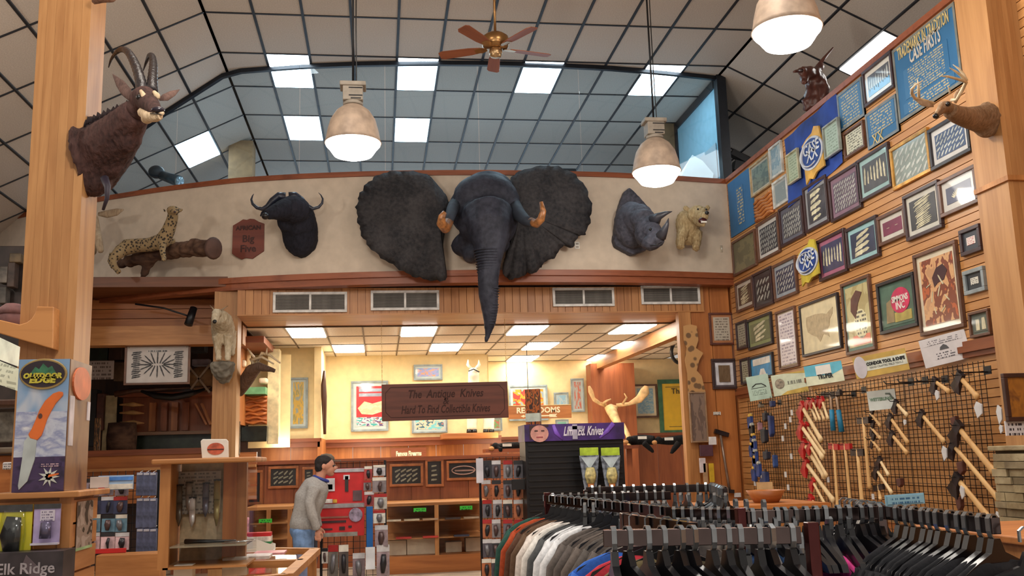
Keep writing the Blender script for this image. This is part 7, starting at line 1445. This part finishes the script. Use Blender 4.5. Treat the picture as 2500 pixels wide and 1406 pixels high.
O('packs', MB().box(-.08, .1, -.05, .05, .006, .10), M((214, 206, 196), .5, var=.2, scale=20), bx); O('red_tops', MB().box(-.078, .098, -.048, .05, .10, .125), M((190, 36, 40), .5), bx); O('green_band', MB().box(-.079, .101, -.052, .051, .05, .065), M((40, 120, 70), .5), bx)
for i, (x, y, w_, h_, cc, lb) in enumerate([(660, 1352, .2, .03, (214, 150, 156), 'pink and white magazine on the glass counter'), (630, 1362, .16, .04, (222, 216, 214), 'white booklet stack on the glass counter')]):
    c = atZ(x, y, cz_); W1('magazine', lb, 'magazine', MB().box(c.x-w_/2, c.x+w_/2, c.y-.1, c.y+.1, cz_-.0, cz_+h_*.5), M(cc, .4, var=.12, scale=20), bevel=.002)
c = atZ(628, 1388, cz_-.3); W1('red_green_tin', 'red and green tin seen through the glass counter', 'tin', MB().box(c.x-.07, c.x+.07, c.y-.06, c.y+.06, cz_-.338, cz_-.22), M((180, 50, 50), .4, var=.4, scale=12), bevel=.004)
c = atZ(600, 1330, cz_); W1('pink_ribbon_stand', 'tall pink patterned stand beside the white tray', 'stand', MB().box(c.x-.03, c.x+.02, c.y+.0, c.y+.03, cz_, cz_+.2), M((206, 140, 150), .5, var=.3, scale=30), bevel=.006)
# ================================================================== MAN IN GREY
def person(Xc, Y, label, shirt, leg, hairc, s=1.0, cap=False):
    t = T('person', label, 'person', (Xc, Y, 0))
    def V(x, y, z): return Vector((Xc+x*s, Y+y*s, z*s))
    skin = M((196, 140, 116), .55, var=.06)
    body = [('t', [V(-.05, 0, .95), V(-.02, 0, 1.1), V(.02, 0, 1.25), V(.10, 0, 1.40), V(.14, 0, 1.46)], [.16*s, .155*s, .175*s, .15*s, .09*s], 1.0),
            ('b', V(-.04, 0, .98), (.16*s, .19*s, .13*s)), ('b', V(.07, 0, 1.36), (.12*s, .2*s, .10*s))]
    for sg in (-1, 1):
        body += [('t', [V(.08, sg*.20, 1.38), V(.03, sg*.25, 1.22), V(.06, sg*.24, 1.08)], [.075*s, .062*s, .05*s]), ('t', [V(.06, sg*.24, 1.09), V(.09, sg*.235, 1.00), V(.11, sg*.215, .93)], [.055*s, .048*s, .044*s])]
    sculpt('sweatshirt', body, shirt, t, .016, 3, noise_amp=.008, noise_scale=9)
    legs = [('b', V(-.05, 0, .92), (.15*s, .17*s, .13*s))]
    for sg in (-1, 1): legs += [('t', [V(-.05, sg*.09, .92), V(-.04, sg*.10, .7), V(-.01, sg*.10, .48), V(-.03, sg*.10, .28), V(-.05, sg*.10, .10)], [.12*s, .105*s, .08*s, .075*s, .065*s])]
    sculpt('jeans', legs, leg, t, .018, 3, noise_amp=.006, noise_scale=12)
    for sg in (-1, 1): sculpt('shoe', [('b', V(-.04, sg*.10, .05), (.06*s, .05*s, .05*s)), ('b', V(.06, sg*.10, .035), (.12*s, .05*s, .036*s))], M((60, 50, 46), .6), t, .012, 2)
    sculpt('head', [('b', V(.19, 0, 1.62), (.095*s, .075*s, .085*s)), ('t', [V(.12, 0, 1.46), V(.15, 0, 1.55), V(.18, 0, 1.60)], [.06*s, .056*s, .06*s]), ('b', V(.235, 0, 1.565), (.055*s, .055*s, .07*s)), ('b', V(.295, 0, 1.58), (.022*s, .014*s, .022*s)), ('b', V(.25, 0, 1.52), (.035*s, .035*s, .03*s)), ('b', V(.17, -.075, 1.60), (.02*s, .012*s, .032*s)), ('b', V(.17, .075, 1.60), (.02*s, .012*s, .032*s))], skin, t, .008, 2)
    for sg in (-1, 1):
        O('eye', MB().ball(V(.277, sg*.03, 1.605), .011*s, 6), BLACKP, t, world=True)
    O('mouth', MB().tube([V(.278, -.02, 1.535), V(.288, 0, 1.533), V(.278, .02, 1.535)], .005, 5), M((150, 80, 76), .5), t, world=True)
    sculpt('hair', [('b', V(.165, 0, 1.655), (.10*s, .085*s, .075*s)), ('b', V(.125, 0, 1.60), (.055*s, .08*s, .07*s))], hairc, t, .012, 2, noise_amp=.006, noise_scale=40)
    for sg in (-1, 1):
        hand = [('b', V(.12, sg*.205, .885), (.032*s, .018*s, .045*s))]
        for q in range(4): hand.append(('t', [V(.145-.017*q, sg*.205, .86), V(.152-.018*q, sg*.20, .825), V(.145-.017*q, sg*.192, .80+.006*q)], [.0095*s, .009*s, .007*s]))
        hand.append(('t', [V(.145, sg*.20, .905), V(.168, sg*.185, .88), V(.172, sg*.175, .855)], [.011*s, .010*s, .008*s]))
        sculpt('hand', hand, skin, t, .006, 1)
    O('collar', MB().tube([V(.14+.075*cos(q), .07*sin(q), 1.468-.03*cos(q)) for q in [2*pi*i/16 for i in range(17)]], .018*s, 6, cap=False), M((44, 60, 140), .7), t, world=True)
    if cap: O('cap', MB().lathe([(.105, 0), (.1, .05), (.06, .09), (0, .1)], 18, tuple(V(.17, 0, 1.66))).box(V(.24, 0, 0).x, V(.35, 0, 0).x, Y-.06, Y+.06, 1.66*s, 1.675*s), M((120, 106, 92), .8), t, world=True)
    return t
pxm = atY(745, 1268, 11.0)
person(pxm.x+.03, 11.0, 'man in grey sweatshirt and blue jeans leaning toward the red tool rack', FUR((176, 174, 172), (150, 148, 146), 60, (1, 1, 1), .9, .2), M((104, 134, 176), .8, var=.15, scale=14, name='denim_blue'), M((34, 28, 28), .8, bm=.4, scale=30), .985)
person(atY(797, 1140, 12.4).x-.17, 12.4, 'person in a grey-brown cap hidden behind the red tool rack', M((70, 66, 70), .8), M((60, 64, 80), .8), M((90, 70, 56), .8), .985, True)
# ================================================================== STONE PILLAR AND COUNTER AT RIGHT
sp_x0 = atY(2434, 1200, 5.7).x; zt_ = atY(2460, 1100, 5.5).z
stn = T('stone_pillar', 'pillar of thin stacked tan stones at the right edge', 'pillar', (sp_x0+.3, 5.3, 0))
O('core', MB().box(sp_x0+.02, sp_x0+.7, 4.93, 5.7, 0, zt_), M((96, 84, 66), .9), stn, world=True)
sm = [FUR(c1, c2, 9, (1, 1, 1), .9, .8) for c1, c2 in (((168, 152, 118), (128, 112, 84)), ((150, 136, 108), (112, 98, 76)), ((176, 162, 130), (138, 122, 94)))]
rs = random.Random(5); z = .5
while z < zt_-.03:
    h = rs.uniform(.034, .056); x = sp_x0-rs.uniform(0, .012)
    while x < sp_x0+.62:
        w_ = rs.uniform(.12, .34); o_ = rs.uniform(0, .02); hh = h-.004
        j = lambda: rs.uniform(-.004, .004)
        O('stone', MB().hexa([(x+j(), 4.9-o_, z+j()), (x+w_-.005, 4.9-o_+j(), z+j()), (x+w_-.005, 5.02, z), (x+j(), 5.02, z), (x+j(), 4.9-o_, z+hh+j()), (x+w_-.005+j(), 4.9-o_, z+hh+j()), (x+w_-.005, 5.02, z+hh), (x, 5.02, z+hh)]), rs.choice(sm), stn, world=True, bevel=.004); x += w_
    yy = 5.0
    while yy < 5.7:
        w_ = rs.uniform(.12, .26); O('stone', MB().box(sp_x0-rs.uniform(0, .03), sp_x0+.03, yy, min(5.7, yy+w_-.005), z, z+h-.004), rs.choice(sm), stn, world=True); yy += w_
    z += h
O('cap_stone', MB().box(sp_x0-.02, sp_x0+.7, 4.86, 5.72, zt_, zt_+.03), sm[2], stn, world=True, bevel=.006)
FY(2448, 2520, 912, 1028, 6.2, 'dark framed amber bottle picture on the right timber column', (60, 34, 30), None, PRINT([(70, 40, 30), (170, 110, 40), (110, 66, 34)], 2.4, hard=False), fw=.03)
q = atY(2480, 1045, 6.2); t = T('white_card', 'white card with dark lettering below the amber picture', 'card', q); O('card', MB().box(-.075, .12, 0, .01, -.05, .05), LINES((216, 214, 218), (60, 60, 70), 3, 3), t)
t = T('wood_counter', 'honey coloured wood counter at the lower right edge', 'counter', (2.6, 3.7, 0)); zc = 1.12
p = [atZ(x, y, zc) for x, y in ((2395, 1290), (2600, 1310), (2640, 1440), (2390, 1330))]
cxa = atY(2390, 1300, 3.9); wc = MB().box(cxa.x, cxa.x+1.2, 3.6, 4.3, 0, atY(2400, 1296, 3.9).z-.03); O('cabinet', wc, OAKX, t, world=True); O('top_board', MB().box(cxa.x-.04, cxa.x+1.2, 3.55, 4.35, atY(2400, 1296, 3.9).z-.03, atY(2400, 1296, 3.9).z), HONEYX, t, world=True, bevel=.006); O('handle', MB().box(cxa.x+.12, cxa.x+.15, 3.57, 3.6, .95, 1.05), DARKW, t, world=True)
t = T('wood_counter', 'honey wood counter with a basket behind the far clothes rack', 'counter', (atY(1860, 1250, 7.5).x, 7.5, 0)); za = atY(1860, 1232, 7.5).z; xa_ = atY(1740, 1240, 7.5).x; xb_ = atY(2010, 1240, 7.5).x
O('cabinet', MB().box(xa_, xb_, 7.5, 8.2, 0, za-.03), OAKX, t, world=True); O('top_board', MB().box(xa_-.04, xb_+.04, 7.45, 8.25, za-.03, za), HONEYX, t, world=True)
c = atY(1895, 1232, 7.6); W1('wooden_bowl', 'round honey wooden bowl standing on the counter behind the racks', 'bowl', MB().lathe([(.0, 0), (.10, 0), (.16, .10), (.15, .10), (.09, .01), (0, .01)], 24, (c.x, 7.8, za)), HONEYX); W1('paper_card', 'beige card standing behind the wooden bowl', 'card', MB().box(c.x+.0, c.x+.14, 7.98, 7.99, za, za+.16), M((196, 166, 120), .6))
# ================================================================== CLOTHES RACKS
railm = M((104, 90, 88), .14, 1, var=.1, name='polished_rail'); ZR = 1.40
hookm = M((150, 154, 158), .12, .7, var=.1, name='clear_plastic_hook'); hangm = M((24, 24, 28), .28, var=.1, name='black_hanger_plastic')
# shared meshes (origin at the top of the hook, x = shoulder width, y = along the rail)
def hook_mesh():
    mb = MB(); pts = [(.0, 0, -.075), (.0, 0, -.068), (.014, 0, -.055), (.0195, 0, -.04), (.0195, 0, -.006), (.008, 0, .004), (-.008, 0, .004), (-.0195, 0, -.006), (-.0195, 0, -.036)]
    vs = []
    for i, p in enumerate(pts):
        q = Vector(pts[min(i+1, len(pts)-1)])-Vector(pts[max(0, i-1)]); nn = Vector((-q.z, 0, q.x)).normalized()*.0025
        for s, t_ in ((-1, -1), (1, -1), (1, 1), (-1, 1)): vs.append(Vector(p)+nn*s+Vector((0, .007*t_, 0)))
    fs = [(0, 1, 2, 3), tuple(4*(len(pts)-1)+k for k in (3, 2, 1, 0))]
    for i in range(len(pts)-1):
        for k in range(4): fs.append((4*i+k, 4*i+4+k, 4*i+4+(k+1) % 4, 4*i+(k+1) % 4))
    mb.add(vs, fs); m = mb.mesh('hook'); m.materials.append(hookm); return m
def hanger_mesh(mat_, nm='hanger'):
    ol = [(-.013, -.062), (.013, -.062), (.03, -.10), (.10, -.128), (.20, -.175), (.215, -.20), (.19, -.20), (.09, -.158), (.0, -.145), (-.09, -.158), (-.19, -.20), (-.215, -.20), (-.20, -.175), (-.10, -.128), (-.03, -.10)]
    mb = MB().prism(ol, -.010, .010); mb.tube([(-.2, 0, -.195), (0, 0, -.205), (.2, 0, -.195)], .006, 6); m = mb.mesh(nm); m.materials.append(mat_); return m
def garment_mesh(mat_, L=.66, th=.028, seed=0, hood=False):
    r = random.Random(seed); rows = [(-.115, .055), (-.128, .11), (-.155, .18), (-.195, .235), (-.25, .262), (-.34, .268), (-.46, .262), (-.6, .258), (-.11-L, .262)]
    mb = MB(); n = 20; vs = []; fs = []; ph = r.uniform(0, 6)
    for i, (z, w) in enumerate(rows):
        f = i/(len(rows)-1)
        for j in range(n):
            t_ = 2*pi*j/n; c_, s_ = cos(t_), sin(t_); sx = (abs(c_)**.7)*(1 if c_ > 0 else -1)
            vs.append((w*sx, th*(.6+.7*f)*s_*(1+.25*sin(5*c_+ph)), z-(.03*(1-abs(c_)) if i == 0 else 0)))
    for i in range(len(rows)-1):
        for j in range(n): fs.append((i*n+j, i*n+(j+1) % n, (i+1)*n+(j+1) % n, (i+1)*n+j))
    fs.append(tuple(range(n))); fs.append(tuple((len(rows)-1)*n+j for j in reversed(range(n))))
    mb.add(vs, fs, True)
    for s in (-1, 1):  # sleeves
        mb.tube([(s*.20, 0, -.20), (s*.262, .004*s, -.30), (s*.285, .01, -.46), (s*.29, .015, -.66)], [.035, .042, .036, .03], 8, flat=.75)
    if hood: mb.ball((0, .03, -.13), (.09, .05, .06), 6)
    m = mb.mesh('garment'); m.materials.append(mat_); return m
def cloth(c, sc=30): return FUR(c, tuple(int(v*.72) for v in c), sc, (1, 1, 1), .9, .25)
HK = hook_mesh(); HG = hanger_mesh(hangm); GM = {}
def gmesh(col, L=.66):
    key = (col, L)
    if key not in GM: GM[key] = garment_mesh(cloth(col), L, seed=len(GM))
    return GM[key]
def hang(pos, ang, kind, label, group, col=None, L=.66, tiltz=0, name=None, rz_=0):
    """ang = direction of the rail (deg); shoulders stand across it"""
    cat = {'g': 'hanging clothes', 'h': 'clothes hanger'}[kind]
    t = T(name or ('hanging_jacket' if kind == 'g' else 'clothes_hanger'), label, cat, pos, group=group, rot=(0, 0, radians(ang-90+rz_)))
    for nm, me in (('hook', HK), ('hanger', HG)):
        o = bpy.data.objects.new(nm, me); COL.objects.link(o); o.parent = t
    if kind == 'g':
        o = bpy.data.objects.new('garment', gmesh(col, L)); COL.objects.link(o); o.parent = t
    return t
def rack(nm, label, segs, posts, z=ZR):
    t = T(nm, label, 'clothes rack', (segs[0][0][0], segs[0][0][1], 0))
    for (a, b) in segs: O('rail', MB().bar((a[0], a[1], z-.026), (b[0], b[1], z-.026), .026, .046), railm, t, world=True, bevel=.002)
    for (x, y, zz) in posts:
        O('post', MB().box(x-.016, x+.016, y-.016, y+.016, .02, zz), M((96, 50, 50), .25, .8) if zz > z else railm, t, world=True, bevel=.003); O('foot', MB().box(x-.25, x+.25, y-.02, y+.02, 0, .03), railm, t, world=True)
    return t
def Zp(x, y, z=ZR): p = atZ(x, y, z); return (p.x, p.y)
rr_ = random.Random(21)
def along(a, b, n, kind, label, group, cols=None, L=.66, jit=6, f0=0, f1=1, z=ZR, rz_=0):
    a = Vector(a); b = Vector(b); ang = math.degrees(atan2(b.y-a.y, b.x-a.x))
    for i in range(n):
        f = f0+(f1-f0)*(i+.5)/n+rr_.uniform(-.2, .2)/n*(f1-f0); p = a.lerp(b, f); c = cols[i % len(cols)] if cols else None
        hang((p.x, p.y, z), ang, kind, label, group, c, L, rz_=rz_+rr_.uniform(-jit, jit))
# rack B (nearest right)
bA, bB, bC = (1.27, 3.32), (1.78, 3.30), (1.72, 2.58)
rack('clothes_rack', 'chrome clothes rack at right with angled arm full of black jackets', [(bA, bB), (bB, bC)], [(bB[0]-.02, bB[1], ZR-.0), (bA[0]-.02, bA[1], ZR+.008)])
BKJ = (32, 33, 38)
along(bB, bC, 11, 'g', 'black jacket on the angled right arm of the nearest right rack', 'black jackets on the angled arm', [BKJ, (26, 27, 32), (36, 37, 42)], .7, 5, .12, 1.0, rz_=24)
along(bA, bB, 13, 'h', 'black empty hanger on the cross rail of the right rack', 'hangers on the right cross rail', None, f0=.02, f1=.98, jit=10)
along(bA, bB, 2, 'g', 'pink top hanging at the cross rail of the right rack', 'pink tops on the right rack', [(226, 70, 150)], .5, 4, .55, .75, z=ZR-.035)
along(bA, bB, 3, 'g', 'blue top hanging at the cross rail of the right rack', 'blue tops on the right rack', [(40, 76, 130), (52, 84, 130), (44, 90, 180)], .5, 4, .0, .4, z=ZR-.03)
along((1.9, 3.9), (1.75, 3.3), 4, 'g', 'bright blue top behind the black jackets on the right rack', 'bright blue tops behind the black jackets', [(44, 80, 190)], .5, 4)
along((1.86, 3.75), (1.80, 3.35), 6, 'h', 'black hanger behind the corner of the right rack', 'hangers behind the right rack corner', None)
hang((bC[0]+.04, bC[1]-.07, ZR-.03), 75, 'g', 'nearest black jacket with its hanger fully visible at the right edge', None, BKJ, .7)
# rack C (front middle): long rail in front
cA, cB = (.62, 2.72), (1.13, 2.56)
rack('clothes_rack', 'chrome and brown clothes rack with long front rail and square maroon post', [(cA, cB)], [(1.155, 2.545, ZR+.008)])
along(cA, cB, 12, 'h', 'clear hooked black hanger on the long front rail', 'hangers on the long front rail', None, f0=.02, f1=.98, jit=14, rz_=20)
rack('clothes_rack', 'side rail of the front rack carrying the bright blue and coral fleeces', [((.86, 3.42), (.93, 2.86))], [(.86, 3.42, ZR)])
for (x, y, c, lb) in ((.865, 3.30, (58, 110, 206), 'bright blue fleece at the left end of the front rack'), (.885, 3.17, (206, 60, 74), 'coral red fleece beside the bright blue one'), (.90, 3.04, (120, 108, 78), 'olive camouflage jacket beside the coral fleece'), (.92, 2.93, (96, 86, 66), 'darker camouflage jacket nearest the front rail')):
    hang((x, y, ZR), 84, 'g', lb, None, c, .6, rz_=-12)
rack('inner_rail_stand', 'low inner rail under the long front rail with black clip hangers', [((.62, 2.60), (1.2, 2.40))], [(1.2, 2.40, ZR-.17)], ZR-.165)
along((.62, 2.60), (.98, 2.44), 11, 'g', 'black trousers on clip hangers along the front rack', 'black clothes below the long front rail', [(34, 36, 42), (52, 56, 62), (28, 29, 34)], .6, 8, z=ZR-.165, rz_=10)
along((.98, 2.46), (1.2, 2.40), 4, 'g', 'dark jacket near the maroon post of the front rack', 'dark jackets near the maroon post', [(28, 28, 32), (104, 90, 84), (36, 36, 42), (30, 30, 34)], .6, 8, z=ZR-.165, rz_=10)
along((.95, 3.1), (1.35, 2.95), 5, 'g', 'denim blue shirt behind the long front rail', 'denim shirts behind the front rail', [(40, 76, 124), (50, 84, 130), (34, 66, 110)], .5, 6, z=ZR-.06)
along((.88, 3.3), (1.1, 3.2), 3, 'g', 'deep blue shirt hanging behind the brown rail section', 'deep blue shirts behind the front rail', [(26, 64, 116)], .6, 6, z=ZR-.05)
# rack D (far left block): coats facing left, hangers rising to the right
dA, dB = (.92, 5.4), (1.12, 3.75)
rack('clothes_rack', 'long chrome clothes rack with sweaters on its left arm', [(dA, (1.60, 5.3)), (dA, dB)], [(1.35, 5.3, ZR), (dA[0], dA[1], ZR+.01)])
SW = [(44, 84, 74), (176, 74, 40), (92, 62, 46), (104, 80, 62), (232, 222, 214), (238, 234, 228), (86, 88, 90), (236, 238, 242), (240, 242, 246), (104, 96, 92), (96, 88, 84), (108, 98, 92), (92, 86, 82), (100, 92, 88), (88, 82, 80), (96, 90, 86)]
SL = ['dark green sweater at the left end of the sweater arm', 'rust orange sweater second on the sweater arm', 'dark brown sweater beside the rust orange one', 'lighter brown sweater beside the white ones', 'cream white sweater, largest pale garment of the sweater arm', 'white sweater beside the cream one', 'charcoal sweater between the white sweaters', 'white sweater right of the charcoal one', 'bright white sweater, last of the white ones'] + ['taupe grey sweater on the sweater arm right of the white ones']*7
for i, c in enumerate(SW):
    f = i/15; p = Vector(dA).lerp(Vector(dB), f*.98)
    hang((p.x, p.y, ZR-.0), 98, 'g', SL[i], 'taupe sweaters right of the white ones' if i > 8 else None, c, .68, name='hanging_sweater', rz_=-22)
along(dA, (1.60, 5.3), 14, 'h', 'black hanger on the far cross rail left part', 'hangers on the far cross rail', None, f0=.02, f1=.98, jit=12)
along((.95, 4.6), (1.35, 4.5), 12, 'h', 'black hanger in the dense row behind the sweaters', 'dense hangers behind the sweaters', None, z=ZR-.02, jit=14)
along((1.0, 4.1), (1.36, 4.0), 11, 'h', 'black hanger in the lower dense row behind the sweaters', 'lower dense hangers behind the sweaters', None, z=ZR-.07, jit=14)
# rack E (back): curved rail to the right
eA, eB, eC = (1.25, 5.9), (1.98, 5.7), (1.78, 4.92)
rack('clothes_rack', 'far chrome clothes rack with bright hooks in front of the panelled partition', [(eA, eB), (eB, eC)], [(1.98, 5.7, ZR), (1.25, 5.9, ZR)], ZR+.02)
along(eA, eB, 12, 'h', 'black hanger on the farthest rail', 'hangers on the farthest rail', None, z=ZR+.02, jit=14); along(eB, eC, 10, 'h', 'black hanger on the right arm of the far rack', 'hangers on the far right arm', None, z=ZR+.02, jit=12, rz_=30)
along((1.28, 4.25), (1.56, 4.0), 9, 'g', 'grey garment on the low inner rail of the far rack', 'grey garments on the low inner rail', [(96, 92, 86), (84, 80, 76), (110, 104, 98)], .5, 6, z=ZR-.035, rz_=20)
rack('inner_rail_stand', 'low inner rail stand with grey garments between the racks', [((1.24, 4.29), (1.6, 3.96))], [(1.24, 4.29, ZR-.03)], ZR-.035)
along((1.62, 4.5), (1.75, 4.2), 3, 'g', 'teal blue shirt on black hanger at the right of the far rack', 'teal shirts right of the far rack', [(30, 78, 130)], .5, 4, z=ZR-.02, rz_=60)
along((1.5, 4.9), (1.7, 4.6), 5, 'g', 'black jacket on the right arm of the far rack', 'black jackets on the far right arm', [(30, 32, 38)], .55, 6, z=ZR, rz_=30)

# lettering curves become plain meshes
for o in [o for o in bpy.data.objects if o.type == 'FONT']:
    dg = bpy.context.evaluated_depsgraph_get(); me = bpy.data.meshes.new_from_object(o.evaluated_get(dg), depsgraph=dg)
    n = bpy.data.objects.new('lettering', me); COL.objects.link(n); n.parent = o.parent; n.location = o.location; n.rotation_euler = o.rotation_euler; n.scale = o.scale
    bpy.data.objects.remove(o)

# details sit on their part: thing > part > sub-part
for t_ in [o for o in bpy.data.objects if o.type == 'EMPTY' and 'category' in o]:
    ch = list(t_.children); host = next((c for n in ('head', 'body', 'board', 'card') for c in ch if c.name.split('.')[0] == n), None)
    if not host: continue
    for c in ch:
        if c is not host and c.name.split('.')[0] in ('eye', 'nose', 'mouth', 'teeth', 'muzzle', 'lettering', 'small_lettering', 'arrow', 'emblem', 'white_label', 'trunk_wrinkles', 'engraved_border', 'header', 'snout'):
            c.parent = host
